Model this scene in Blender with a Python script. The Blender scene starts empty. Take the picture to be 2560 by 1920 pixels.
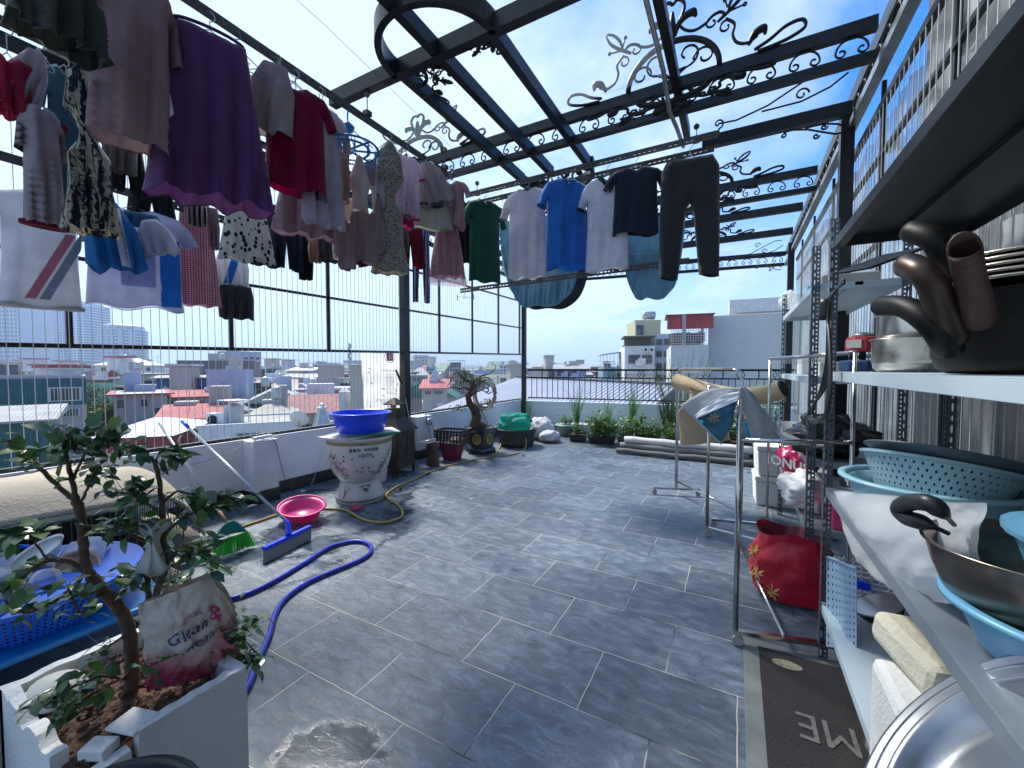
import bpy, math, random
from math import sin, cos, pi, radians
from mathutils import Vector, Matrix, noise
from mathutils.geometry import delaunay_2d_cdt
random.seed(7)
SC = bpy.context.scene
COL = SC.collection
# ---------------------------------------------------------------- camera
F_PX, CX, CY, EYE = 1027.0, 1280.0, 960.0, 1.5
YAW = radians(28.6); PIT = math.atan(38/1027)
cd = bpy.data.cameras.new('camera'); cam = bpy.data.objects.new('camera', cd); COL.objects.link(cam)
cd.sensor_width = 36; cd.lens = 36*F_PX/2560; cd.clip_start = 0.02; cd.clip_end = 6000
cam.location = (0, 0, EYE); cam.rotation_euler = (pi/2-PIT, 0, YAW)
SC.camera = cam
SC.render.resolution_x = 1024; SC.render.resolution_y = 768
_R = Vector((cos(YAW), sin(YAW), 0)); _H = Vector((-sin(YAW), cos(YAW), 0))
_F = Vector((_H.x*cos(PIT), _H.y*cos(PIT), -sin(PIT))); _U = Vector((_H.x*sin(PIT), _H.y*sin(PIT), cos(PIT)))
def ray(x, y): return _F + _R*((x-CX)/F_PX) + _U*(-(y-CY)/F_PX)
def at(x, y, X=None, Y=None, Z=None, D=None):
    r = ray(x, y)
    t = X/r.x if X is not None else Y/r.y if Y is not None else (Z-EYE)/r.z if Z is not None else D
    return Vector((r.x*t, r.y*t, EYE+r.z*t))
def fdepth(p): return (Vector(p)-Vector((0, 0, EYE))).dot(_F)
# ---------------------------------------------------------------- view, world, sun
SC.render.engine = 'CYCLES'
SC.view_settings.view_transform = 'Standard'; SC.view_settings.look = 'None'
SC.view_settings.exposure = 1.48; SC.view_settings.gamma = 1
SUN_EL = radians(52); SUN_AZ = radians(-62)      # azimuth from +Y towards +X (negative = left)
W = bpy.data.worlds.new('World'); SC.world = W; W.use_nodes = True
nt = W.node_tree; nt.nodes.clear()
def N(t, typ, **k):
    n = t.nodes.new(typ)
    for a, b in k.items():
        if a.startswith('i_'):
            n.inputs[int(a[2:])].default_value = b
        else: setattr(n, a, b)
    return n
L = nt.links.new
sky = N(nt, 'ShaderNodeTexSky', sky_type='NISHITA', sun_disc=False)
sky.sun_elevation = SUN_EL; sky.sun_rotation = SUN_AZ; sky.air_density = 1.0; sky.dust_density = 0.6; sky.ozone_density = 1.6
sc_ = N(nt, 'ShaderNodeVectorMath', operation='MULTIPLY'); sc_.inputs[1].default_value = (0.12, 0.60, 1.12)
L(sky.outputs[0], sc_.inputs[0])
tc = N(nt, 'ShaderNodeTexCoord'); sep = N(nt, 'ShaderNodeSeparateXYZ'); L(tc.outputs['Generated'], sep.inputs[0])
zz = N(nt, 'ShaderNodeMath', operation='MAXIMUM'); L(sep.outputs[2], zz.inputs[0]); zz.inputs[1].default_value = 0.0
za = N(nt, 'ShaderNodeMath', operation='ADD'); L(zz.outputs[0], za.inputs[0]); za.inputs[1].default_value = 0.22
dx = N(nt, 'ShaderNodeMath', operation='DIVIDE'); L(sep.outputs[0], dx.inputs[0]); L(za.outputs[0], dx.inputs[1])
dy = N(nt, 'ShaderNodeMath', operation='DIVIDE'); L(sep.outputs[1], dy.inputs[0]); L(za.outputs[0], dy.inputs[1])
cmb = N(nt, 'ShaderNodeCombineXYZ'); L(dx.outputs[0], cmb.inputs[0]); L(dy.outputs[0], cmb.inputs[1])
n1 = N(nt, 'ShaderNodeTexNoise'); n1.inputs['Scale'].default_value = 1.25; n1.inputs['Detail'].default_value = 7; n1.inputs['Roughness'].default_value = 0.58; n1.inputs['Distortion'].default_value = 0.35
L(cmb.outputs[0], n1.inputs['Vector'])
# more cloud towards the left (-X) and low down, as in the photo
bias = N(nt, 'ShaderNodeMath', operation='MULTIPLY_ADD'); L(sep.outputs[0], bias.inputs[0]); bias.inputs[1].default_value = -0.36; L(n1.outputs[0], bias.inputs[2])
zb = N(nt, 'ShaderNodeMath', operation='MULTIPLY_ADD'); L(zz.outputs[0], zb.inputs[0]); zb.inputs[1].default_value = -0.12; L(bias.outputs[0], zb.inputs[2])
cr = N(nt, 'ShaderNodeValToRGB'); cr.color_ramp.elements[0].position = 0.36; cr.color_ramp.elements[0].color = (0, 0, 0, 1)
cr.color_ramp.elements[1].position = 0.60; cr.color_ramp.elements[1].color = (.86, .86, .86, 1)
L(zb.outputs[0], cr.inputs[0])
hz = N(nt, 'ShaderNodeMapRange'); hz.inputs[1].default_value = 0.0; hz.inputs[2].default_value = 0.42; hz.inputs[3].default_value = 0.85; hz.inputs[4].default_value = 0.0
L(zz.outputs[0], hz.inputs[0])
mx = N(nt, 'ShaderNodeMath', operation='MAXIMUM'); L(cr.outputs[0], mx.inputs[0]); L(hz.outputs[0], mx.inputs[1])
mixc = N(nt, 'ShaderNodeMix', data_type='RGBA'); L(mx.outputs[0], mixc.inputs[0]); L(sc_.outputs[0], mixc.inputs[6]); mixc.inputs[7].default_value = (4.4, 5.15, 5.6, 1)
bg = N(nt, 'ShaderNodeBackground'); L(mixc.outputs[2], bg.inputs[0]); bg.inputs[1].default_value = 0.085
wo = N(nt, 'ShaderNodeOutputWorld'); L(bg.outputs[0], wo.inputs[0])
sd = bpy.data.lights.new('sun', 'SUN'); sun = bpy.data.objects.new('sun', sd); COL.objects.link(sun)
sd.energy = 2.5; sd.angle = radians(12); sd.color = (1, .96, .9)
_sv = Vector((sin(SUN_AZ)*cos(SUN_EL), cos(SUN_AZ)*cos(SUN_EL), sin(SUN_EL)))
sun.rotation_euler = _sv.to_track_quat('Z', 'Y').to_euler()
# ---------------------------------------------------------------- helpers: objects
def thing(name, label, cat, loc=(0, 0, 0), rz=0.0, group=None):
    o = bpy.data.objects.new(name, None); COL.objects.link(o)
    o.empty_display_size = 0.1; o.location = loc; o.rotation_euler = (0, 0, rz); o['label'] = label; o['category'] = cat
    if group: o['group'] = group
    return o
def tag(o, label=None, cat=None, group=None, kind=None):
    if label: o['label'] = label
    if cat: o['category'] = cat
    if group: o['group'] = group
    if kind: o['kind'] = kind
    return o
def lmat(o): return Matrix.Translation(o.location) @ Matrix.Rotation(o.rotation_euler[2], 4, 'Z')
class MB:
    def __init__(s): s.v = []; s.f = []; s.m = []; s.mi = 0
    def add(s, vs, fs, mi=None):
        b = len(s.v); s.v += [Vector(v) for v in vs]
        for f in fs: s.f.append([b+i for i in f]); s.m.append(s.mi if mi is None else mi)
        return s
    def box(s, c, d, rz=0, mi=None, M=None, taper=1):
        x, y, z = d[0]/2, d[1]/2, d[2]/2
        vs = [Vector((a*x*(taper if e > 0 else 1), b*y*(taper if e > 0 else 1), e*z)) for e in (-1, 1) for a, b in ((-1, -1), (1, -1), (1, 1), (-1, 1))]
        R = M if M is not None else Matrix.Rotation(rz, 3, 'Z')
        vs = [R @ v + Vector(c) for v in vs]
        return s.add(vs, [(3, 2, 1, 0), (4, 5, 6, 7), (0, 1, 5, 4), (1, 2, 6, 5), (2, 3, 7, 6), (3, 0, 4, 7)], mi)
    def bar(s, p, q, w, h, mi=None):
        p, q = Vector(p), Vector(q); d = (q-p); l = d.length
        if l < 1e-6: return s
        z = d.normalized(); up = Vector((0, 0, 1)) if abs(z.z) < .95 else Vector((0, 1, 0))
        x = up.cross(z).normalized(); y = z.cross(x)
        vs = [b + x*(i*w/2)+y*(j*h/2) for b in (p, q) for i, j in ((-1, -1), (1, -1), (1, 1), (-1, 1))]
        return s.add(vs, [(3, 2, 1, 0), (4, 5, 6, 7), (0, 1, 5, 4), (1, 2, 6, 5), (2, 3, 7, 6), (3, 0, 4, 7)], mi)
    def tube(s, pts, r, n=6, closed=False, mi=None, flat=1.0):
        pts = [Vector(p) for p in pts]; m = len(pts)
        if m < 2: return s
        rs = r if isinstance(r, (list, tuple)) else [r]*m
        b = len(s.v); prev = None
        for i, p in enumerate(pts):
            if closed: t = pts[(i+1) % m]-pts[i-1]
            else: t = pts[min(i+1, m-1)]-pts[max(i-1, 0)]
            if t.length < 1e-9: t = Vector((0, 0, 1))
            t.normalize()
            if prev is None:
                a = Vector((0, 0, 1)) if abs(t.z) < .9 else Vector((1, 0, 0)); u = a.cross(t).normalized()
            else:
                u = prev - t*prev.dot(t)
                if u.length < 1e-6: u = Vector((0, 0, 1)).cross(t)
                u.normalize()
            prev = u; w = t.cross(u)
            for k in range(n):
                a = 2*pi*k/n; s.v.append(p+(u*cos(a)+w*sin(a)*flat)*rs[i])
        for i in range(m if closed else m-1):
            j = (i+1) % m
            for k in range(n):
                k2 = (k+1) % n; s.f.append([b+i*n+k, b+i*n+k2, b+j*n+k2, b+j*n+k]); s.m.append(s.mi if mi is None else mi)
        if not closed:
            s.f.append([b+k for k in range(n)][::-1]); s.m.append(s.mi if mi is None else mi)
            s.f.append([b+(m-1)*n+k for k in range(n)]); s.m.append(s.mi if mi is None else mi)
        return s
    def lathe(s, prof, n=32, c=(0, 0, 0), M=None, mi=None, sx=1, sy=1, fn=None):
        b = len(s.v); c = Vector(c); M = M or Matrix.Identity(3)
        for (r, z) in prof:
            for k in range(n):
                a = 2*pi*k/n; v = Vector((r*cos(a)*sx, r*sin(a)*sy, z))
                if fn: v = fn(v, a)
                s.v.append(M @ v + c)
        for i in range(len(prof)-1):
            for k in range(n):
                k2 = (k+1) % n; s.f.append([b+i*n+k, b+i*n+k2, b+(i+1)*n+k2, b+(i+1)*n+k]); s.m.append(s.mi if mi is None else mi)
        if prof[0][0] > 1e-4: s.f.append([b+k for k in range(n)][::-1]) or s.m.append(s.mi if mi is None else mi)
        if prof[-1][0] > 1e-4: s.f.append([b+(len(prof)-1)*n+k for k in range(n)]) or s.m.append(s.mi if mi is None else mi)
        return s
    def grid(s, fn, nu, nv, mi=None):
        b = len(s.v)
        for j in range(nv+1):
            for i in range(nu+1): s.v.append(Vector(fn(i/nu, j/nv)))
        for j in range(nv):
            for i in range(nu):
                a = b+j*(nu+1)+i; s.f.append([a, a+1, a+nu+2, a+nu+1]); s.m.append(s.mi if mi is None else mi)
        return s
    def xf(s, M): s.v = [M @ v for v in s.v]; return s
    def build(s, name, mats, parent=None, world=False, smooth=False, bevel=0, solid=0, sub=0):
        me = bpy.data.meshes.new(name)
        vs = s.v
        if parent is not None and world:
            I = lmat(parent).inverted(); vs = [I @ v for v in vs]
        me.from_pydata([tuple(v) for v in vs], [], s.f); 
        mats = mats if isinstance(mats, (list, tuple)) else [mats]
        for m in mats: me.materials.append(m)
        if len(mats) > 1: me.polygons.foreach_set('material_index', [min(i, len(mats)-1) for i in s.m])
        if smooth: me.polygons.foreach_set('use_smooth', [True]*len(me.polygons))
        me.update()
        o = bpy.data.objects.new(name, me); COL.objects.link(o)
        if parent is not None: o.parent = parent
        if sub: md = o.modifiers.new('s', 'SUBSURF'); md.levels = sub; md.render_levels = sub
        if solid: md = o.modifiers.new('t', 'SOLIDIFY'); md.thickness = solid; md.offset = 0
        if bevel: md = o.modifiers.new('b', 'BEVEL'); md.width = bevel; md.segments = 2; md.limit_method = 'ANGLE'; md.angle_limit = radians(40)
        return o
def spline(pts, n=8, closed=False):
    pts = [Vector(p) for p in pts]; out = []; m = len(pts)
    for i in range(m-1):
        p0, p1, p2, p3 = pts[max(0, i-1)], pts[i], pts[i+1], pts[min(m-1, i+2)]
        for k in range(n):
            t = k/n; out.append(.5*((2*p1)+(-p0+p2)*t+(2*p0-5*p1+4*p2-p3)*t*t+(-p0+3*p1-3*p2+p3)*t**3))
    out.append(pts[-1]); return out
def rot(axis, deg): return Matrix.Rotation(radians(deg), 3, axis)
def text_geo(txt, size=1.0, font=None, align='CENTER', bold=0.0):
    cu = bpy.data.curves.new('txt', 'FONT'); cu.body = txt; cu.size = size; cu.align_x = align; cu.align_y = 'CENTER'; cu.offset = bold; cu.resolution_u = 3
    o = bpy.data.objects.new('txt', cu); COL.objects.link(o)
    dg = bpy.context.evaluated_depsgraph_get(); ev = o.evaluated_get(dg); me = ev.to_mesh()
    vs = [tuple(v.co) for v in me.vertices]; fs = [tuple(p.vertices) for p in me.polygons]
    ev.to_mesh_clear(); bpy.data.objects.remove(o); bpy.data.curves.remove(cu)
    return vs, fs
# ---------------------------------------------------------------- helpers: materials
_mc = {}
def base(name):
    m = bpy.data.materials.new(name); m.use_nodes = True; t = m.node_tree
    b = t.nodes['Principled BSDF']; return m, t, b
def M(name, col, rough=.6, metal=0.0, var=.12, scale=6.0, bump=0.0, bscale=40.0, thin=0.0, coat=0.0, dirt=None, dscale=2.0, damt=.5, stretch=None, alpha=1.0, spec=.5):
    if name in _mc: return _mc[name]
    m, t, b = base(name); l = t.links.new
    tc = N(t, 'ShaderNodeTexCoord'); src = tc.outputs['Object']
    if stretch:
        mp = N(t, 'ShaderNodeMapping'); mp.inputs['Scale'].default_value = stretch; l(src, mp.inputs[0]); src = mp.outputs[0]
    nz = N(t, 'ShaderNodeTexNoise'); nz.inputs['Scale'].default_value = scale; nz.inputs['Detail'].default_value = 6; l(src, nz.inputs['Vector'])
    r = N(t, 'ShaderNodeMapRange'); r.inputs[1].default_value = .25; r.inputs[2].default_value = .75; r.inputs[3].default_value = 1-var; r.inputs[4].default_value = 1+var; l(nz.outputs[0], r.inputs[0])
    mu = N(t, 'ShaderNodeVectorMath', operation='SCALE'); mu.inputs[0].default_value = col[:3]; l(r.outputs[0], mu.inputs['Scale'])
    out = mu.outputs[0]
    if dirt:
        n2 = N(t, 'ShaderNodeTexNoise'); n2.inputs['Scale'].default_value = dscale; n2.inputs['Detail'].default_value = 9; n2.inputs['Roughness'].default_value = .7; l(src, n2.inputs['Vector'])
        r2 = N(t, 'ShaderNodeMapRange'); r2.inputs[1].default_value = .5; r2.inputs[2].default_value = .72; r2.inputs[3].default_value = 0; r2.inputs[4].default_value = damt; l(n2.outputs[0], r2.inputs[0])
        mi = N(t, 'ShaderNodeMix', data_type='RGBA'); l(r2.outputs[0], mi.inputs[0]); l(out, mi.inputs[6]); mi.inputs[7].default_value = (*dirt, 1); out = mi.outputs[2]
    l(out, b.inputs['Base Color'])
    rr = N(t, 'ShaderNodeMapRange'); rr.inputs[3].default_value = max(0, rough-.08); rr.inputs[4].default_value = min(1, rough+.1); l(nz.outputs[0], rr.inputs[0]); l(rr.outputs[0], b.inputs['Roughness'])
    b.inputs['Metallic'].default_value = metal; b.inputs['Specular IOR Level'].default_value = spec
    if coat: b.inputs['Coat Weight'].default_value = coat; b.inputs['Coat Roughness'].default_value = .1
    if bump:
        nb = N(t, 'ShaderNodeTexNoise'); nb.inputs['Scale'].default_value = bscale; nb.inputs['Detail'].default_value = 5; l(src, nb.inputs['Vector'])
        bp = N(t, 'ShaderNodeBump'); bp.inputs['Strength'].default_value = bump; bp.inputs['Distance'].default_value = .02; l(nb.outputs[0], bp.inputs['Height']); l(bp.outputs[0], b.inputs['Normal'])
    if thin:
        tr = N(t, 'ShaderNodeBsdfTranslucent'); l(out, tr.inputs[0]); ms = N(t, 'ShaderNodeMixShader'); ms.inputs[0].default_value = thin
        l(b.outputs[0], ms.inputs[1]); l(tr.outputs[0], ms.inputs[2]); l(ms.outputs[0], t.nodes['Material Output'].inputs[0]); last = ms.outputs[0]
    else: last = b.outputs[0]
    if alpha < 1:
        tp = N(t, 'ShaderNodeBsdfTransparent'); m2 = N(t, 'ShaderNodeMixShader'); m2.inputs[0].default_value = alpha
        l(tp.outputs[0], m2.inputs[1]); l(last, m2.inputs[2]); l(m2.outputs[0], t.nodes['Material Output'].inputs[0])
    _mc[name] = m; return m
def cloth(name, col, pat=None, col2=(0, 0, 0), thin=.3, s=1.0):
    """fabric; pat: stripe, gingham, brush, speckle, leaf, quilt"""
    if name in _mc: return _mc[name]
    m, t, b = base(name); l = t.links.new; tc = N(t, 'ShaderNodeTexCoord'); src = tc.outputs['Object']
    nz = N(t, 'ShaderNodeTexNoise'); nz.inputs['Scale'].default_value = 9; nz.inputs['Detail'].default_value = 5; l(src, nz.inputs['Vector'])
    r = N(t, 'ShaderNodeMapRange'); r.inputs[1].default_value = .3; r.inputs[2].default_value = .7; r.inputs[3].default_value = .88; r.inputs[4].default_value = 1.1; l(nz.outputs[0], r.inputs[0])
    rgb = N(t, 'ShaderNodeRGB'); rgb.outputs[0].default_value = (*col, 1); out = rgb.outputs[0]
    def wave(axis, sc, lo, hi, dist=0, ds=2):
        w = N(t, 'ShaderNodeTexWave', wave_type='BANDS', bands_direction=axis); w.inputs['Scale'].default_value = sc; w.inputs['Distortion'].default_value = dist; w.inputs['Detail Scale'].default_value = ds; l(src, w.inputs['Vector'])
        rp = N(t, 'ShaderNodeMapRange'); rp.inputs[1].default_value = lo; rp.inputs[2].default_value = hi; l(w.outputs['Fac'], rp.inputs[0]); return rp.outputs[0]
    fac = None
    if pat == 'stripe': fac = wave('X', s, .45, .5)
    elif pat == 'hstripe': fac = wave('Z', s, .45, .5)
    elif pat == 'brush':
        mp = N(t, 'ShaderNodeMapping'); mp.inputs['Scale'].default_value = (14*s, 14*s, 2.2*s); l(src, mp.inputs[0])
        q = N(t, 'ShaderNodeTexNoise'); q.inputs['Scale'].default_value = 2.2; q.inputs['Detail'].default_value = 4; q.inputs['Roughness'].default_value = .6; l(mp.outputs[0], q.inputs['Vector'])
        rp = N(t, 'ShaderNodeMapRange'); rp.inputs[1].default_value = .47; rp.inputs[2].default_value = .53; l(q.outputs[0], rp.inputs[0]); fac = rp.outputs[0]
    elif pat == 'gingham':
        a = wave('X', s, .45, .55); c = wave('Z', s, .45, .55)
        ad = N(t, 'ShaderNodeMath', operation='ADD'); l(a, ad.inputs[0]); l(c, ad.inputs[1])
        hf = N(t, 'ShaderNodeMath', operation='MULTIPLY'); l(ad.outputs[0], hf.inputs[0]); hf.inputs[1].default_value = .5; fac = hf.outputs[0]
    elif pat == 'speckle':
        q = N(t, 'ShaderNodeTexVoronoi'); q.inputs['Scale'].default_value = 60*s; l(src, q.inputs['Vector'])
        rp = N(t, 'ShaderNodeMapRange'); rp.inputs[1].default_value = .38; rp.inputs[2].default_value = .3; l(q.outputs['Distance'], rp.inputs[0]); fac = rp.outputs[0]
    elif pat == 'leaf':
        # pairs of elongated leaves along slanted stems
        mp = N(t, 'ShaderNodeMapping'); mp.inputs['Scale'].default_value = (26*s, 1, 17*s); mp.inputs['Rotation'].default_value = (0, .6, 0); l(src, mp.inputs[0])
        q = N(t, 'ShaderNodeTexVoronoi'); q.voronoi_dimensions = '3D'; q.inputs['Scale'].default_value = 1; q.inputs['Randomness'].default_value = .75; l(mp.outputs[0], q.inputs['Vector'])
        rp = N(t, 'ShaderNodeMapRange'); rp.inputs[1].default_value = .42; rp.inputs[2].default_value = .36; l(q.outputs['Distance'], rp.inputs[0]); fac = rp.outputs[0]
    if fac is not None:
        mi = N(t, 'ShaderNodeMix', data_type='RGBA'); l(fac, mi.inputs[0]); l(out, mi.inputs[6]); mi.inputs[7].default_value = (*col2, 1); out = mi.outputs[2]
    mu = N(t, 'ShaderNodeVectorMath', operation='SCALE'); l(out, mu.inputs[0]); l(r.outputs[0], mu.inputs['Scale']); out = mu.outputs[0]
    l(out, b.inputs['Base Color']); b.inputs['Roughness'].default_value = .9; b.inputs['Specular IOR Level'].default_value = .2
    b.inputs['Sheen Weight'].default_value = .15
    wv = N(t, 'ShaderNodeTexNoise'); wv.inputs['Scale'].default_value = 18 if pat != 'quilt' else 60; wv.inputs['Detail'].default_value = 3; l(src, wv.inputs['Vector'])
    bp = N(t, 'ShaderNodeBump'); bp.inputs['Strength'].default_value = .35 if pat != 'quilt' else .9; bp.inputs['Distance'].default_value = .02; l(wv.outputs[0], bp.inputs['Height']); l(bp.outputs[0], b.inputs['Normal'])
    tr = N(t, 'ShaderNodeBsdfTranslucent'); l(out, tr.inputs[0]); ms = N(t, 'ShaderNodeMixShader'); ms.inputs[0].default_value = thin
    l(b.outputs[0], ms.inputs[1]); l(tr.outputs[0], ms.inputs[2]); l(ms.outputs[0], t.nodes['Material Output'].inputs[0])
    _mc[name] = m; return m
def clearmat(name, col, alpha, rough=.1, streak=0.0, dirt=.0, thin=.5):
    """clear sheet or pane: mostly transparent, with dust, streaks and a glossy skin"""
    if name in _mc: return _mc[name]
    m, t, b = base(name); l = t.links.new; tc = N(t, 'ShaderNodeTexCoord')
    mp = N(t, 'ShaderNodeMapping'); mp.inputs['Scale'].default_value = (3, 3 if not streak else 9, 3 if not streak else .7); l(tc.outputs['Object'], mp.inputs[0])
    nz = N(t, 'ShaderNodeTexNoise'); nz.inputs['Scale'].default_value = 1.6; nz.inputs['Detail'].default_value = 8; nz.inputs['Roughness'].default_value = .65; nz.inputs['Distortion'].default_value = .8*streak; l(mp.outputs[0], nz.inputs['Vector'])
    r = N(t, 'ShaderNodeMapRange'); r.inputs[1].default_value = .42; r.inputs[2].default_value = .66; r.inputs[3].default_value = alpha; r.inputs[4].default_value = min(1, alpha+dirt); l(nz.outputs[0], r.inputs[0])
    b.inputs['Base Color'].default_value = (*col, 1); b.inputs['Roughness'].default_value = rough
    tr = N(t, 'ShaderNodeBsdfTranslucent'); tr.inputs[0].default_value = (*col, 1); m1 = N(t, 'ShaderNodeMixShader'); m1.inputs[0].default_value = thin; l(b.outputs[0], m1.inputs[1]); l(tr.outputs[0], m1.inputs[2])
    tp = N(t, 'ShaderNodeBsdfTransparent'); m2 = N(t, 'ShaderNodeMixShader'); l(r.outputs[0], m2.inputs[0]); l(tp.outputs[0], m2.inputs[1]); l(m1.outputs[0], m2.inputs[2]); l(m2.outputs[0], t.nodes['Material Output'].inputs[0])
    _mc[name] = m; return m
BLACK = M('black_paint', (.010, .012, .016), .36, var=.25, coat=.05, dirt=(.035, .035, .035), dscale=4, damt=.3, spec=.35)
IRON = M('black_iron', (.007, .008, .010), .5, var=.3, spec=.3)
GALV = M('galvanised_steel', (.34, .37, .38), .38, .85, var=.2, scale=14)
RAILM = M('weathered_angle_steel', (.10, .095, .09), .5, .5, var=.35, scale=20)
STAIN = M('stainless_steel', (.55, .55, .56), .2, 1.0, var=.1, scale=9)
WIREM = M('cream_coated_wire', (.62, .62, .56), .45, var=.1)
WHITEW = M('white_wall_paint', (.80, .82, .84), .75, var=.05, scale=2, bump=.06, bscale=60, dirt=(.4, .42, .45), dscale=1.6, damt=.35)
DARKBASE = M('dark_skirting_tile', (.022, .026, .034), .25, var=.3, scale=5)
GREEN_T = M('green_book', (.03, .28, .18), .4)
WHITEP = M('white_plastic', (.72, .73, .72), .35, var=.05)
CHROME = M('polished_tube', (.5, .48, .47), .14, 1.0, var=.15, scale=6)
# ================================================================ floor
def floor_mat():
    m, t, b = base('slate_tiles'); l = t.links.new; tc = N(t, 'ShaderNodeTexCoord')
    sx = N(t, 'ShaderNodeSeparateXYZ'); l(tc.outputs['Object'], sx.inputs[0])
    wob = N(t, 'ShaderNodeTexNoise'); wob.inputs['Scale'].default_value = 7; wob.inputs['Detail'].default_value = 3; l(tc.outputs['Object'], wob.inputs['Vector'])
    wv = N(t, 'ShaderNodeVectorMath', operation='MULTIPLY_ADD'); l(wob.outputs['Color'], wv.inputs[0]); wv.inputs[1].default_value = (.016, .016, 0); l(tc.outputs['Object'], wv.inputs[2])
    sh = N(t, 'ShaderNodeVectorMath', operation='ADD'); l(wv.outputs[0], sh.inputs[0]); sh.inputs[1].default_value = (.28-.008+6.2, -.008+4.2, 0)
    br = N(t, 'ShaderNodeTexBrick'); l(sh.outputs[0], br.inputs['Vector']); br.offset = .5; br.offset_frequency = 2; br.squash = 1
    br.inputs['Scale'].default_value = 1; br.inputs['Brick Width'].default_value = .62; br.inputs['Row Height'].default_value = .42; br.inputs['Mortar Size'].default_value = .0034; br.inputs['Mortar Smooth'].default_value = .3; br.inputs['Bias'].default_value = 0
    br.inputs['Color1'].default_value = (.74, .76, .78, 1); br.inputs['Color2'].default_value = (1.22, 1.2, 1.18, 1)
    # slate colour
    mp = N(t, 'ShaderNodeMapping'); mp.inputs['Scale'].default_value = (2.2, 4.4, 1); mp.inputs['Rotation'].default_value = (0, 0, .35); l(tc.outputs['Object'], mp.inputs[0])
    n = N(t, 'ShaderNodeTexNoise'); n.inputs['Scale'].default_value = 3.4; n.inputs['Detail'].default_value = 11; n.inputs['Roughness'].default_value = .68; n.inputs['Distortion'].default_value = .6; l(mp.outputs[0], n.inputs['Vector'])
    cr = N(t, 'ShaderNodeValToRGB'); e = cr.color_ramp.elements; e[0].position = .34; e[0].color = (.060, .084, .112, 1); e[1].position = .68; e[1].color = (.20, .255, .31, 1)
    mm = e.new(.52); mm.color = (.112, .149, .190, 1); l(n.outputs[0], cr.inputs[0])
    # pale veins
    vo = N(t, 'ShaderNodeTexVoronoi', feature='DISTANCE_TO_EDGE'); vo.inputs['Scale'].default_value = 2.1
    wd = N(t, 'ShaderNodeVectorMath', operation='MULTIPLY_ADD'); l(n.outputs['Color'], wd.inputs[0]); wd.inputs[1].default_value = (.9, .9, 0); l(tc.outputs['Object'], wd.inputs[2]); l(wd.outputs[0], vo.inputs['Vector'])
    vr = N(t, 'ShaderNodeMapRange'); vr.inputs[1].default_value = .0; vr.inputs[2].default_value = .012; vr.inputs[3].default_value = .55; vr.inputs[4].default_value = 0; l(vo.outputs[0], vr.inputs[0])
    vm = N(t, 'ShaderNodeTexNoise'); vm.inputs['Scale'].default_value = 1.7; l(tc.outputs['Object'], vm.inputs['Vector'])
    vmr = N(t, 'ShaderNodeMapRange'); vmr.inputs[1].default_value = .5; vmr.inputs[2].default_value = .62; l(vm.outputs[0], vmr.inputs[0])
    vf = N(t, 'ShaderNodeMath', operation='MULTIPLY'); l(vr.outputs[0], vf.inputs[0]); l(vmr.outputs[0], vf.inputs[1])
    c1 = N(t, 'ShaderNodeMix', data_type='RGBA'); l(vf.outputs[0], c1.inputs[0]); l(cr.outputs[0], c1.inputs[6]); c1.inputs[7].default_value = (.33, .36, .40, 1)
    c2 = N(t, 'ShaderNodeMix', data_type='RGBA', blend_type='MULTIPLY'); c2.inputs[0].default_value = 1; l(c1.outputs[2], c2.inputs[6]); l(br.outputs['Color'], c2.inputs[7])
    # grout: partly cream, partly dark
    gn = N(t, 'ShaderNodeTexNoise'); gn.inputs['Scale'].default_value = 1.3; gn.inputs['Detail'].default_value = 4; l(tc.outputs['Object'], gn.inputs['Vector'])
    gr = N(t, 'ShaderNodeValToRGB'); g = gr.color_ramp.elements; g[0].position = .40; g[0].color = (.03, .033, .04, 1); g[1].position = .48; g[1].color = (.52, .49, .42, 1); l(gn.outputs[0], gr.inputs[0])
    c3 = N(t, 'ShaderNodeMix', data_type='RGBA'); l(br.outputs['Fac'], c3.inputs[0]); l(c2.outputs[2], c3.inputs[6]); l(gr.outputs[0], c3.inputs[7])
    # wet mask: around a few spots
    wn = N(t, 'ShaderNodeTexNoise'); wn.inputs['Scale'].default_value = 3.2; wn.inputs['Detail'].default_value = 8; wn.inputs['Distortion'].default_value = .7; l(tc.outputs['Object'], wn.inputs['Vector'])
    acc = None
    for (wx, wy, wr) in ((-3.45, 2.15, 1.0), (-2.95, 2.95, .75), (-1.25, .70, .68), (-3.9, 3.6, .9)):
        d = N(t, 'ShaderNodeVectorMath', operation='DISTANCE'); l(tc.outputs['Object'], d.inputs[0]); d.inputs[1].default_value = (wx, wy, 0)
        rr = N(t, 'ShaderNodeMapRange'); rr.inputs[1].default_value = 0; rr.inputs[2].default_value = wr; rr.inputs[3].default_value = .34; rr.inputs[4].default_value = 0; l(d.outputs['Value'], rr.inputs[0])
        if acc is None: acc = rr.outputs[0]
        else:
            a = N(t, 'ShaderNodeMath', operation='MAXIMUM'); l(acc, a.inputs[0]); l(rr.outputs[0], a.inputs[1]); acc = a.outputs[0]
    a = N(t, 'ShaderNodeMath', operation='ADD'); l(acc, a.inputs[0]); l(wn.outputs[0], a.inputs[1])
    wr_ = N(t, 'ShaderNodeMapRange'); wr_.inputs[1].default_value = .62; wr_.inputs[2].default_value = .74; l(a.outputs[0], wr_.inputs[0]); wet = wr_.outputs[0]
    c4 = N(t, 'ShaderNodeMix', data_type='RGBA', blend_type='MULTIPLY'); l(wet, c4.inputs[0]); l(c3.outputs[2], c4.inputs[6]); c4.inputs[7].default_value = (.48, .49, .51, 1)
    l(c4.outputs[2], b.inputs['Base Color'])
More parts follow.
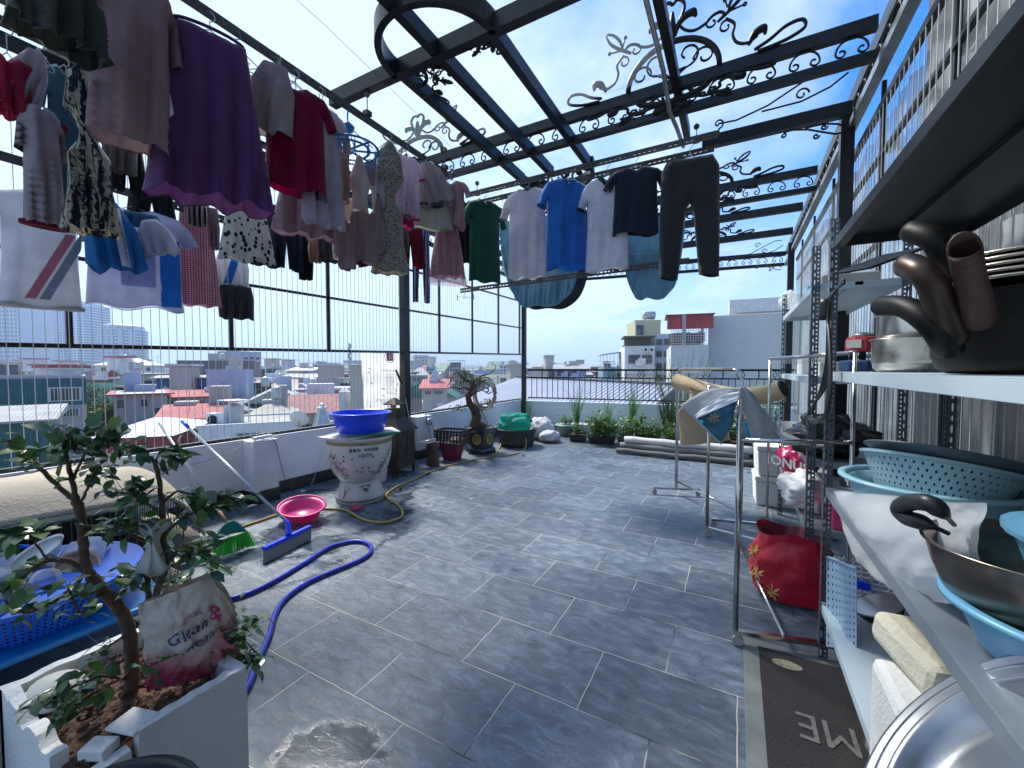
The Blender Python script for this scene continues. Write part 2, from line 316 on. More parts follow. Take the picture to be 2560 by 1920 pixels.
    ro = N(t, 'ShaderNodeMapRange'); ro.inputs[1].default_value = .3; ro.inputs[2].default_value = .7; ro.inputs[3].default_value = .34; ro.inputs[4].default_value = .58; l(n.outputs[0], ro.inputs[0])
    rm = N(t, 'ShaderNodeMix', data_type='FLOAT'); l(wet, rm.inputs[0]); l(ro.outputs[0], rm.inputs[2]); rm.inputs[3].default_value = .16; l(rm.outputs[0], b.inputs['Roughness'])
    b.inputs['Specular IOR Level'].default_value = .5
    # relief
    h1 = N(t, 'ShaderNodeMath', operation='MULTIPLY_ADD'); l(br.outputs['Fac'], h1.inputs[0]); h1.inputs[1].default_value = -.5; l(n.outputs[0], h1.inputs[2])
    # riven steps
    st = N(t, 'ShaderNodeTexNoise'); st.inputs['Scale'].default_value = 2.4; st.inputs['Detail'].default_value = 3; st.inputs['Distortion'].default_value = 1.2; l(mp.outputs[0], st.inputs['Vector'])
    sn = N(t, 'ShaderNodeMath', operation='SNAP'); l(st.outputs[0], sn.inputs[0]); sn.inputs[1].default_value = .07
    h2 = N(t, 'ShaderNodeMath', operation='MULTIPLY_ADD'); l(sn.outputs[0], h2.inputs[0]); h2.inputs[1].default_value = 1.6; l(h1.outputs[0], h2.inputs[2])
    bs = N(t, 'ShaderNodeMix', data_type='FLOAT'); l(wet, bs.inputs[0]); bs.inputs[2].default_value = .75; bs.inputs[3].default_value = .08
    bp = N(t, 'ShaderNodeBump'); bp.inputs['Distance'].default_value = .012; l(bs.outputs[0], bp.inputs['Strength']); l(h2.outputs[0], bp.inputs['Height']); l(bp.outputs[0], b.inputs['Normal'])
    return m
YB0, YS = 9.4, .15                      # back line: Y = YB0 + YS*(X+4.8)
def yb(x): return YB0+YS*(x+4.8)
mb = MB(); xr = 1.3
mb.add([(-4.95, -2.5, 0), (xr, -2.5, 0), (xr, yb(xr)+.1, 0), (-4.95, yb(-4.95)+.1, 0)], [(0, 1, 2, 3)])
tag(mb.build('floor', floor_mat()), kind='structure')
# the building block that carries the terrace, so nothing floats from another viewpoint
mb = MB(); mb.add([(x, y, z) for z in (-20, -.02) for x, y in ((-4.95, -2.5), (xr, -2.5), (xr, yb(xr)+.1), (-4.95, yb(-4.95)+.1))], [(3, 2, 1, 0), (4, 5, 6, 7), (0, 1, 5, 4), (1, 2, 6, 5), (2, 3, 7, 6), (3, 0, 4, 7)])
tag(mb.build('terrace_building_block', M('grey_render', (.4, .4, .4), .9)), kind='structure')
# ================================================================ parapets
pw = thing('parapet_wall', 'low white parapet wall with a dark skirting along the left side of the terrace', 'wall', (-4.85, 3.5, 0))
mb = MB(); mb.box((-4.875, 3.5, .36), (.15, 11.9, .70))
mb.build('wall', WHITEW, pw, True)
for (y0, y1, d) in ((2.55, 2.83, .20), (5.17, 5.55, .20), (7.35, 7.75, .18)):
    mb = MB(); mb.box((-4.798+d/2, (y0+y1)/2, .35), (d, y1-y0, .704)); mb.build('pier', WHITEW, pw, True, bevel=.004)
segs = ((-2.4, 2.55), (2.83, 5.17), (5.55, 7.35), (7.75, 9.3))
mb = MB()
for a, c in segs: mb.box((-4.792, (a+c)/2, .075), (.012, c-a, .15))
for (y0, y1, d) in ((2.55, 2.83, .20), (5.17, 5.55, .20), (7.35, 7.75, .18)): mb.box((-4.798+d/2+.004, (y0+y1)/2, .074), (d+.014, y1-y0+.016, .146))
mb.build('skirting', DARKBASE, pw, True)
mb = MB(); mb.box((-4.87, 3.5, .727), (.05, 11.9, .03)); mb.build('coping_rail', BLACK, pw, True)
pb = thing('parapet_wall', 'low pale parapet wall across the far end of the terrace behind the row of planters', 'wall', (-2, yb(-2), 0))
mb = MB(); a = math.atan(YS)
mb.bar((-4.8, yb(-4.8)+.075, .34), (1.3, yb(1.3)+.075, .34), .15, .68); mb.build('wall', M('pale_green_paint', (.70, .79, .81), .7, var=.06, scale=2, bump=.05, dirt=(.4, .45, .5), damt=.3), pb, True)
mb = MB(); mb.bar((-4.78, yb(-4.8)-.006, .07), (1.3, yb(1.3)-.006, .07), .012, .14); mb.build('skirting', DARKBASE, pb, True)
# back railing
rl = thing('iron_railing', 'black iron railing with ring scrolls standing on the far parapet', 'railing', (-2, yb(-2), .68))
P = lambda x, z, off=.07: Vector((x, yb(x)+off, z))
mb = MB()
for z, h in ((1.47, .045), (1.28, .03), (.76, .03)): mb.bar(P(-4.7, z), P(1.2, z), .03, h)
mb.build('rail', IRON, rl, True)
mb = MB(); x = -4.6; i = 0
while x < 1.2: mb.bar(P(x, .76), P(x, 1.28), .014, .014); x += .135; i += 1
mb.build('balusters', IRON, rl, True)
mb = MB(); x = -4.33; k = 0
while x < 1.2:
    mb.bar(P(x, 1.28), P(x, 1.46), .022, .022)
    c = x+.34
    for sg in (-1, 1):
        pts = [P(c+sg*(.055+ (.05-.034*q/14)*cos(pi*.5+sg*0+q*.42)), 1.37+(.075-.05*q/14)*sin(pi*.5+q*.42)) for q in range(15)]
        mb.tube(pts, .006, 5)
    mb.tube([P(c+.07*cos(q*pi/8), 1.37+.085*sin(q*pi/8)) for q in range(16)], .006, 5, closed=True)
    x += .68
mb.build('ring_scrolls', IRON, rl, True)
# ================================================================ pergola (one welded frame)
ZL, ZU = 3.68, 3.87
pg = thing('pergola_frame', 'black steel pergola frame with wrought iron scrolls over the terrace', 'pergola', (-2, 4, 0))
XR = .86
def part(mbb, name, mat=BLACK, lab=None, **k):
    o = mbb.build(name, mat, pg, True, **k)
    if lab: o['label'] = lab
    return o
for nm, (x, y, zt, w) in {'a': (XR-.03, 4.72, 3.78, .10), 'b': (XR-.02, 9.05, 3.78, .10), 'c': (-4.74, 5.05, 3.78, .12), 'd': (-4.74, 9.33, 3.78, .10), 'e': (-4.74, -1.9, 3.78, .10)}.items():
    mb = MB(); mb.box((x, y, zt/2), (w, w, zt)); part(mb, 'post', bevel=.004)
for x in (XR+.01,):
    mb = MB(); mb.bar((x, -2.3, 3.66), (x, yb(x), 3.66), .07, .06); part(mb, 'eave_beam', GALV)
    mb = MB(); mb.bar((x+.02, -2.3, 3.92), (x+.02, yb(x), 3.92), .06, .12); part(mb, 'eave_beam')
mb = MB(); mb.bar((-4.74, -2.3, ZL), (-4.74, yb(-4.74), ZL), .06, .06); part(mb, 'eave_beam')
mb = MB(); mb.bar((-4.74, -2.3, 3.9), (-4.74, yb(-4.74), 3.9), .07, .09); part(mb, 'eave_beam')
for y in (2.33, 4.5, 7.44, 8.65):
    x0 = -2.95 if y < 3 else -.33 if y < 5 else -4.7
    z = ZL if y < 5 else ZU
    mb = MB(); mb.bar((x0, y, z+.02), (XR-.04, y, z+.02), .07, .11); part(mb, 'cross_beam')
def scroll(mb, fx, cx, z0, R, sg=1, r=.0075):
    """omega scroll: arch with both ends curled inwards; fx maps (x,z) to world"""
    def half(s):
        pts = []
        for q in range(13):
            a = pi/2 + (pi/2)*q/12
            pts.append((cx+s*R*cos(a), z0+sg*R*.95*sin(a)))
        for q in range(1, 16):
            a = pi + 1.75*pi*q/15; rr = R*(.36-.22*q/15)
            pts.append((cx+s*(-R+R*.36+rr*cos(a)), z0+sg*rr*sin(a)))
        return pts
    for s in (1, -1): mb.tube([fx(*p) for p in half(s)], r, 5)
def scroll_run(x0, x1, y, zl, zu, slope=0, pitch=.27):
    mb = MB(); n = max(1, int((x1-x0)/pitch)); p = (x1-x0)/n; h = zu-zl
    fx = lambda x, z: Vector((x, y+slope*(x+4.8), z))
    for i in range(n): scroll(mb, fx, x0+p*(i+.5), zl+h*.36, min(p*.49, h*.64))
    return mb
def truss(y, x0, x1, slope=0, pitch=.27):
    for z, h in ((ZL, .06), (ZU+.03, .09)):
        mb = MB(); mb.bar((x0, y+slope*(x0+4.8), z), (x1, y+slope*(x1+4.8), z), .06, h); part(mb, 'cross_beam')
    part(scroll_run(x0, x1, y, ZL+.03, ZU-.015, slope, pitch), 'scroll_panel', IRON, smooth=True)
truss(3.8, -4.7, XR-.04); truss(6.2, -4.7, XR-.04); truss(YB0+.07, -4.7, XR, YS)
# side scroll runs under the eaves
mb = MB(); n = 52
for i in range(n):
    yy = -1.2+i*.2
    scroll(mb, lambda a, z: Vector((XR+.01, a, z)), yy, 3.755, .1)
part(mb, 'scroll_panel', IRON, smooth=True)
mb = MB()
for i in range(24): scroll(mb, lambda a, z: Vector((-4.74, a, z)), 3.9+i*.235, 3.76, .11)
part(mb, 'scroll_panel', IRON, smooth=True)
for (xx, y0, y1) in ((-1.43, 2.33, 4.34), (-1.86, -1.0, 4.34), (-2.22, 2.33, 4.34)):
    mb = MB(); mb.bar((xx, y0, ZL+.03), (xx, y1, ZL+.03), .06, .1); part(mb, 'rafter')
mb = MB(); mb.bar((-.47, -1.5, ZL+.16), (-.47, 4.5, ZL+.16), .06, .09); part(mb, 'rafter')
mb = MB(); mb.tube([(-.53, -1.5, ZL+.10), (-.53, 3.4, ZL+.10), (-.53, 3.62, ZL+.03), (-.53, 3.72, ZL-.02), (-.5, 3.95, ZL-.05), (-.48, 4.3, ZL-.06)], .018, 8); part(mb, 'drain_pipe', GALV, smooth=True)
def band(cx, cy, r, a0, a1, z, h=.13, w=.045):
    mb = MB(); n = 26
    def fn(u, v):
        a = a0+(a1-a0)*u; k = int(round(v*4)) % 4
        rr = r+(-w/2, w/2, w/2, -w/2)[k]; zz_ = z+(-h/2, -h/2, h/2, h/2)[k]
        return (cx+rr*cos(a), cy+rr*sin(a), zz_)
    mb.grid(fn, n, 4); return mb
part(band(-1.825, 2.33, .42, pi, 2*pi, ZL+.03), 'skylight_arch', smooth=False)
part(band(-1.825, 4.34, .42, 0, pi, ZL+.03), 'skylight_arch', smooth=False)
# ornaments
def sp(cx, cz, r0, r1, a0, a1, n=18): return [(cx+(r0+(r1-r0)*i/n)*cos(a0+(a1-a0)*i/n), cz+(r0+(r1-r0)*i/n)*sin(a0+(a1-a0)*i/n)) for i in range(n+1)]
def smoothtube(mb, P_, r, n):
    if len(P_) > 12: return mb.tube(P_, r, n)
    k = 5; Q = spline(P_, k)
    if isinstance(r, list): r = [r[min(len(r)-1, i//k)]*(1-(i % k)/k)+r[min(len(r)-1, i//k+1)]*(i % k)/k for i in range(len(Q))]
    mb.tube(Q, r, n)
def ornament(fx, S=1.0, quarter=False):
    mb = MB(); T = lambda pts, r, n=6: smoothtube(mb, [fx(a*S, c*S) for a, c in pts], [q*S*1.15 for q in r] if isinstance(r, list) else r*S*1.15, n)
    sides = (1,) if quarter else (-1, 1)
    T([(.36*cos(a*pi/24), .30*sin(a*pi/24)) for a in range(0, 13 if quarter else 25)], .020)
    for s in sides:
        f = lambda pts: [(s*a, c) for a, c in pts]
        T(f(sp(.12, .16, .10, .03, -pi/2, 1.3*pi)), .008); T(f(sp(.25, .10, .085, .025, pi, -1.0*pi)), .008)
        T(f([(0, 0), (.06, .04), (.12, .06)]), [.006, .018, .006])
        # crown curl with heavy end
        T(f([(.02, .34), (.05, .42), (.10, .47), (.16, .48), (.18, .44)]), [.012, .016, .022, .026, .012])
        T(f([(.05, .42), (.10, .36), (.17, .33), (.25, .35), (.30, .39), (.36, .40), (.40, .36)]), .010)
        T(f(sp(.30, .34, .05, .015, pi/2, 2.4*pi)), .007)
        # side fleur
        T(f([(.34, .33), (.43, .39), (.52, .47), (.56, .56), (.50, .54), (.44, .47), (.41, .38)]), [.010, .012, .012, .006, .010, .012, .008])
        T(f([(.42, .38), (.39, .48)]), .006); T(f([(.42, .38), (.53, .39)]), .006)
        T(f(sp(.39, .48, .012, .010, 0, 2*pi, 6)), .006); T(f(sp(.53, .39, .012, .010, 0, 2*pi, 6)), .006)
        T(f(sp(.40, .27, .05, .015, pi/2, 2.2*pi)), .007)
        T(f([(.40, .33), (.46, .27), (.45, .19), (.48, .12), (.55, .09), (.62, .12)]), .010)
        T(f([(.56, .07), (.60, .14), (.66, .16), (.67, .11)]), [.010, .024, .024, .008])
        T(f([(.60, .02), (.70, .06), (.80, .12), (.90, .13), (.92, .07), (.84, .03), (.74, .01), (.62, 0)]), .011)
    if not quarter:
        for s in (-1, 1):
            T([(0, .30), (s*.03, .40), (s*.08, .50), (s*.09, .58), (s*.04, .63), (0, .60)], .012)
        T([(0, .3), (0, .42), (0, .54)], [.012, .03, .010])
    return mb
part(ornament(lambda a, c: Vector((-.52+a, 3.76, ZU+.07+c))), 'ornament', IRON, 'large scrolled fan ornament above the beam', smooth=True)
part(ornament(lambda a, c: Vector((-.52+a*.8, 3.77, ZU-.02-c*.30))), 'ornament', IRON, smooth=True)
part(ornament(lambda a, c: Vector((-3.3+a, 3.76, ZU+.07+c*.8))), 'ornament', IRON, smooth=True)
part(ornament(lambda a, c: Vector((-.45+a, 6.16, ZU+.07+c*.6))), 'ornament', IRON, smooth=True)
part(ornament(lambda a, c: Vector((-.45+a*.7, 6.16, ZU-.02-c*.28))), 'ornament', IRON, smooth=True)
part(ornament(lambda a, c: Vector((-3.3+a, 6.16, ZU+.07+c*.8))), 'ornament', IRON, smooth=True)
part(ornament(lambda a, c: Vector((-.6+a*.8, 7.40, ZU+.07+c*.4))), 'ornament', IRON, smooth=True)
part(ornament(lambda a, c: Vector((-.5+a*.8, 8.61, ZU+.07+c*.4))), 'ornament', IRON, smooth=True)
part(ornament(lambda a, c: Vector((-1.86-a*.68, 2.37+c*.62, ZL+.03)), .62, True), 'ornament', IRON, smooth=True)
part(ornament(lambda a, c: Vector((-1.46-c*.62, 2.37+a*.30+.02, ZL+.03)), .62, True), 'ornament', IRON, smooth=True)
part(ornament(lambda a, c: Vector((-2.18+c*.62, 2.37+a*.8, ZL+.03)), .62, True), 'ornament', IRON, smooth=True)
part(ornament(lambda a, c: Vector((-1.825+a*.45, 4.36, ZL+.02-c*.4))), 'ornament', IRON, smooth=True)
# long scroll brackets where beams meet the right eave
for yy in (4.44, 9.9):
    for sg in (1, -1):
        mb = MB(); T = lambda pts, r: mb.tube([Vector((XR-.1+a, yy, ZL+.02+sg*(.075+c))) for a, c in pts], r, 6)
        k = 1 if sg > 0 else .45
        T([(a*k, c*k) for a, c in [(-.95, .05), (-.8, .04), (-.55, .10), (-.3, .22), (-.12, .3), (0, .30)]], .008)
        T([(a*k-.95*k, c*k+.05) for a, c in sp(0, 0, .05, .012, -pi/2, 1.6*pi)], .008)
        T([(a*k, c*k) for a, c in [(-.6, .06), (-.3, .06), (-.1, .12), (.02, .2)]], .008)
        for (qx, qz) in ((-.42, .26), (-.30, .12)): T([(a*k+qx*k, c*k+qz*k) for a, c in sp(0, 0, .055, .012, 0, 2.2*pi)], .008)
        part(mb, 'scroll_bracket', IRON, smooth=True)
# glass roof
GLASS = clearmat('dusty_roof_glass', (.66, .78, .84), .07, .12, dirt=.06, thin=.4)
gr_ = thing('glass_roof', 'dusty clear glass roof sheets lying on the pergola beams', 'roof', (-2, 2, 3.95))
for (x0, x1) in ((-4.78, -3.55), (-3.53, -2.2), (-2.18, -.47)):
    for (y0, y1) in ((-2.3, 1.4), (1.42, 3.74)):
        mb = MB(); mb.box(((x0+x1)/2, (y0+y1)/2, 3.975), (x1-x0, y1-y0, .008)); mb.build('glass_sheet', GLASS, gr_, True)
tag(MB().box((-3.2, 1.28, 4.03), (3.4, .22, .03)).build('grimy_roof_strip', M('grimy_mortar', (.30, .27, .18), .9, var=.5, scale=14, bump=.5, bscale=30)), 'grimy yellowish mortar strip lying across the glass roof sheets', 'roof strip')
# ================================================================ wire screens, left side
def zbar(b0, k, y): return b0+k*y
def screen(y0, y1, mull, lab):
    o = thing('wire_screen', lab, 'wire screen', (-4.8, (y0+y1)/2, .74))
    for b0, k, h in ((1.66, .022, .035), (2.395, .015, .03), (3.07, .014, .03)):
        mb = MB(); mb.bar((-4.80, y0, b0+k*y0), (-4.80, y1, b0+k*y1), .03, h); mb.build('frame_bar', BLACK, o, True)
    for y in mull:
        mb = MB(); mb.box((-4.80, y, (1.68+3.66)/2+.01*y), (.03, .04, 1.98-.02*y)); mb.build('mullion', BLACK, o, True)
    mb = MB(); y = y0+.03
    while y < y1-.01:
        jx = random.uniform(-.004, .004)
        mb.bar((-4.765, y, .742), (-4.765, y+jx, 3.65), .0042, .0042); y += .0665
    mb.build('wires', WIREM, o, True)
    return o
screen(-2.2, 4.97, (-.2, 1.23, 2.46, 3.67), 'long screen of vertical pale wires behind the laundry, nearer half of the left side')
screen(5.12, 9.27, (6.01, 7.09, 8.15, 9.2), 'screen of vertical pale wires on the left side, beyond the steel post')
# winch handle on the pier
wn = thing('winch_crank', 'grey clothes hoist crank fixed to the white pier right of the steel post', 'crank', (-4.57, 5.42, .60))
mb = MB(); mb.lathe([(.0, 0), (.062, 0), (.065, .03), (.045, .055), (.02, .06), (0, .06)], 20, (0, 0, 0), rot('Y', 90)); mb.build('drum', M('grey_cast', (.42, .44, .46), .4, .6), wn, smooth=True)
mb = MB(); mb.tube([(.05, 0, 0), (.07, .0, -.02), (.075, .04, -.10), (.08, .05, -.12)], .008, 6); mb.tube([(.075, .05, -.12), (.14, .06, -.125)], .014, 8); mb.build('handle', GALV, wn, smooth=True)
# banner tied outside the screen
bn = thing('sack_banner', 'white translucent woven plastic sack with red logos hung outside the wires beside the steel post', 'banner', (-4.85, 4.65, .75))
def bfn(u, v):
    y = 4.26+.80*u; z = 1.74-.98*v
    return (-4.86+.02*sin(u*9+v*2)+.006*sin(v*16), y+.03*v*(1-u), z)
mb = MB(); mb.grid(bfn, 30, 30); mb.build('sheet', clearmat('woven_plastic', (.92, .90, .86), .78, .5, dirt=.12, thin=.75), bn, True, smooth=True)
RED = M('logo_red', (.62, .03, .06), .6); INKG = M('print_grey', (.28, .30, .36), .7); INKB = M('print_blue_black', (.05, .06, .16), .7)
def on_banner(vs, u, v, sc, mirror=True, off=.012):
    out = []
    for x, y, *_ in vs:
        yy = (-x if mirror else x)*sc; p = bfn(u+yy/.80, v-y*sc/.98); out.append((p[0]+off, p[1], p[2]))
    return out
for (u, v) in ((.70, .055), (.74, .86)):
    ring = [(cos(a*pi/12), sin(a*pi/12)) for a in range(24)]
    mb = MB()
    for a in range(24):
        q = [ring[a], ring[(a+1) % 24]]; mb.add(on_banner([(q[0][0]*.085, q[0][1]*.085), (q[1][0]*.085, q[1][1]*.085), (q[1][0]*.095, q[1][1]*.095), (q[0][0]*.095, q[0][1]*.095)], u, v, 1, off=.008), [(0, 1, 2, 3)])
    mb.build('ring_print', INKG, bn, True)
    mb = MB(); pts = [(.062*max(-1, min(1, 1.25*cos(a*pi/14))), .062*max(-1, min(1, 1.25*sin(a*pi/14)))) for a in range(28)]
    mb.add(on_banner(pts, u, v, 1, off=.010), [tuple(range(28))]); mb.build('red_logo', RED, bn, True)
    vs, fs = text_geo('IS', .095, bold=.004); mb = MB(); mb.add(on_banner(vs, u, v, 1, off=.014), fs); mb.build('logo_letters', WHITEP, bn, True)
for i in range(5):
    a = pi*.22+i*pi*.14; vs, fs = text_geo('★', .03); mb = MB(); mb.add(on_banner([(x+.085*cos(a), y+.085*sin(a)) for x, y, _ in vs], .74, .86, 1, off=.012), fs); mb.build('star_print', RED, bn, True)
mb = MB()
for i, (u0, u1, v) in enumerate([(.5, .95, .255), (.48, .85, .27), (.55, .9, .29), (.62, .82, .33)]+[(.58, .76, .36+.022*k) for k in range(14)]):
    h = .005; mb.add([(bfn(a, b)[0]+.01, bfn(a, b)[1], bfn(a, b)[2]) for a, b in ((u0, v), (u1, v), (u1, v+h), (u0, v+h))], [(0, 1, 2, 3)])
mb.build('printed_lines', INKG, bn, True)
mb = MB()
for (u, v) in ((.5, .56), (.54, .57), (.84, .58), (.86, .61), (.52, .67), (.85, .66), (.16, .24), (.14, .30), (.2, .47), (.87, .5)):
    for k in range(2):
        c = bfn(u+.01*k, v); mb.bar((c[0]+.012, c[1]-.02, c[2]-.012*(1-2*k)), (c[0]+.012, c[1]+.02, c[2]+.012*(1-2*k)), .004, .005)
mb.build('printed_marks', INKB, bn, True)
for i, s in enumerate(('AZMUHVO MAH NHAT A', 'DAMCO IN DUNG')):
    vs, fs = text_geo(s, .05); mb = MB(); mb.add(on_banner(vs, .70, .745+.04*i, 1, off=.012), fs); mb.build('printed_line', INKG, bn, True)
vs, fs = text_geo('IS', .05, bold=.002); mb = MB(); mb.add(on_banner(vs, .17, .83, 1), fs); mb.build('red_print', RED, bn, True)
# ================================================================ right side: screen with plastic sheeting
rs = thing('wire_screen', 'screen of vertical cream wires above and behind the steel shelving on the right', 'wire screen', (.93, 3.5, 0))
mb = MB()
for z in (.75, 1.6, 2.45, 3.1): mb.bar((.93, -.8, z), (.93, 8.95, z), .03, .03)
for z in (3.45,): mb.bar((.92, -.8, z), (.92, 8.95, z), .035, .05)
mb.build('frame_bar', BLACK, rs, True)
for y in (.4, 1.6, 2.9, 4.1, 5.9, 7.2, 8.4):
    mb = MB(); mb.box((.935, y, 1.85), (.025, .03, 3.6)); mb.build('mullion', BLACK, rs, True)
mb = MB(); y = -.7
while y < 8.9: mb.bar((.905, y, .2), (.905, y, 3.45), .0045, .0045); y += .085
mb.build('wires', WIREM, rs, True)
def film(y0, y1, z0, z1, seed, lab, al, dirt):
    rnd = random.Random(seed)
    ph = [rnd.uniform(0, 6) for _ in range(4)]
    mb = MB(); mb.grid(lambda u, v: (.985+.018*sin(u*(y1-y0)*13+ph[0]+1.5*sin(v*2+ph[1]))+.012*sin(u*(y1-y0)*31+ph[2]), y0+(y1-y0)*u, z0+(z1-z0)*v), int((y1-y0)*40), 12)
    tag(mb.build('plastic_sheet', clearmat('clear_film_%d' % seed, (.72, .76, .78), al, .12, streak=1, dirt=dirt, thin=.5), smooth=True), lab, 'plastic sheet', 'clear plastic sheets tied along the right screen')
film(-.7, 2.5, 1.55, 3.42, 1, 'crumpled clear plastic sheet behind the wires above the nearest shelves', .12, .32)
film(2.52, 4.9, .8, 3.42, 2, 'streaky clear plastic sheet behind the wires beside the near steel post', .30, .5)
film(4.95, 8.9, .3, 3.42, 3, 'milky clear plastic sheet hung beyond the steel post at the far right', .42, .5)
# white scraps stuck on the sheeting
rnd = random.Random(4)
mb = MB()
for k in range(24):
    y = rnd.uniform(.6, 8.2); z = rnd.uniform(1.9, 3.3); w = rnd.uniform(.06, .2); h = rnd.uniform(.06, .24)
    pts = [(y+w*(.6+.5*rnd.random())*cos(a*pi/4), z+h*(.6+.5*rnd.random())*sin(a*pi/4)) for a in range(8)]
    mb.add([(.955, a, c) for a, c in pts], [tuple(range(8))])
tag(mb.build('torn_white_film', clearmat('white_film', (.85, .9, .9), .75, .4, dirt=.2, thin=.6)), 'torn white film scraps stuck all over the clear sheeting on the right', 'plastic scraps', kind='stuff')
# neighbour's dark blind wall beyond the screen
nw = thing('neighbour_wall', 'dark stained neighbouring house wall seen through the screen behind the shelves', 'wall', (1.75, 3, -5))
mb = MB(); mb.box((1.75, 1.3, -1.0), (.2, 9.0, 17.4)); mb.build('wall', M('dark_wall', (.05, .055, .065), .8, var=.5, scale=1.2, dirt=(.16, .17, .18), dscale=3, damt=.6, stretch=(1, 6, .6)), nw, True)
# ================================================================ city
GZ = -21.0
mb = MB(); mb.add([(-2900, -2900, GZ), (2900, -2900, GZ), (2900, 2900, GZ), (-2900, 2900, GZ)], [(0, 1, 2, 3)])
tag(mb.build('ground', M('city_ground', (.16, .17, .15), .95, var=.4, scale=.05, dirt=(.06, .09, .04), dscale=.03, damt=.8)), kind='structure')
# low wooded ridge on the horizon
mb = MB()
def ridge(u, v):
    a = radians(-40+150*u)-0; R_ = 1500+v*300; p = _H*(cos(a-YAW*0)*R_)+_R*(sin(a)*R_)
    return (p.x, p.y, GZ+(0 if v == 0 else 1)*(18+14*noise.noise(Vector((u*24, 3, 1)))+6*noise.noise(Vector((u*90, 1, 1))))*v*1.6)
mb.grid(ridge, 180, 2); tag(mb.build('far_hills', M('far_trees', (.10, .14, .13), .95, var=.3, scale=.02)), kind='structure')
def wall(c, k='', dirt=(.22, .21, .2), dm=.5, cor=None):
    nm = 'wall_%s' % k
    return M(nm, c, .85, var=.10, scale=.6, dirt=dirt, dscale=.5, damt=dm, stretch=(1, 1, .45))
def corr(k, c, direction='X', sc=2.4, rough=.5):
    nm = 'corrugated_'+k
    if nm in _mc: return _mc[nm]
    m, t, b = base(nm); l = t.links.new; tc = N(t, 'ShaderNodeTexCoord')
    w = N(t, 'ShaderNodeTexWave', wave_type='BANDS', bands_direction=direction); w.inputs['Scale'].default_value = sc; w.inputs['Distortion'].default_value = 0; l(tc.outputs['Object'], w.inputs['Vector'])
    bp = N(t, 'ShaderNodeBump'); bp.inputs['Strength'].default_value = .8; bp.inputs['Distance'].default_value = .05; l(w.outputs['Fac'], bp.inputs['Height']); l(bp.outputs[0], b.inputs['Normal'])
    nz = N(t, 'ShaderNodeTexNoise'); nz.inputs['Scale'].default_value = .9; nz.inputs['Detail'].default_value = 8; l(tc.outputs['Object'], nz.inputs['Vector'])
    r = N(t, 'ShaderNodeMapRange'); r.inputs[1].default_value = .3; r.inputs[2].default_value = .7; r.inputs[3].default_value = .72; r.inputs[4].default_value = 1.2; l(nz.outputs[0], r.inputs[0])
    mu = N(t, 'ShaderNodeVectorMath', operation='SCALE'); mu.inputs[0].default_value = c; l(r.outputs[0], mu.inputs['Scale']); l(mu.outputs[0], b.inputs['Base Color'])
    b.inputs['Roughness'].default_value = rough; _mc[nm] = m; return m
WIN = M('window_dark_glass', (.05, .065, .08), .12, var=.4, scale=1.5)
WBAR = M('window_white_bars', (.6, .62, .6), .5)
RRED = corr('red', (.46, .06, .07)); RGRN = corr('green', (.03, .17, .13)); RPALE = corr('pale', (.70, .74, .78)); RPINK = corr('pink', (.48, .33, .31)); RTEAL = corr('teal', (.02, .13, .14)); RGREY = corr('greyroof', (.33, .33, .34)); RBLUE = corr('blue', (.05, .16, .36))
TANK = M('steel_tank', (.50, .51, .50), .5, .6, var=.2, scale=5)
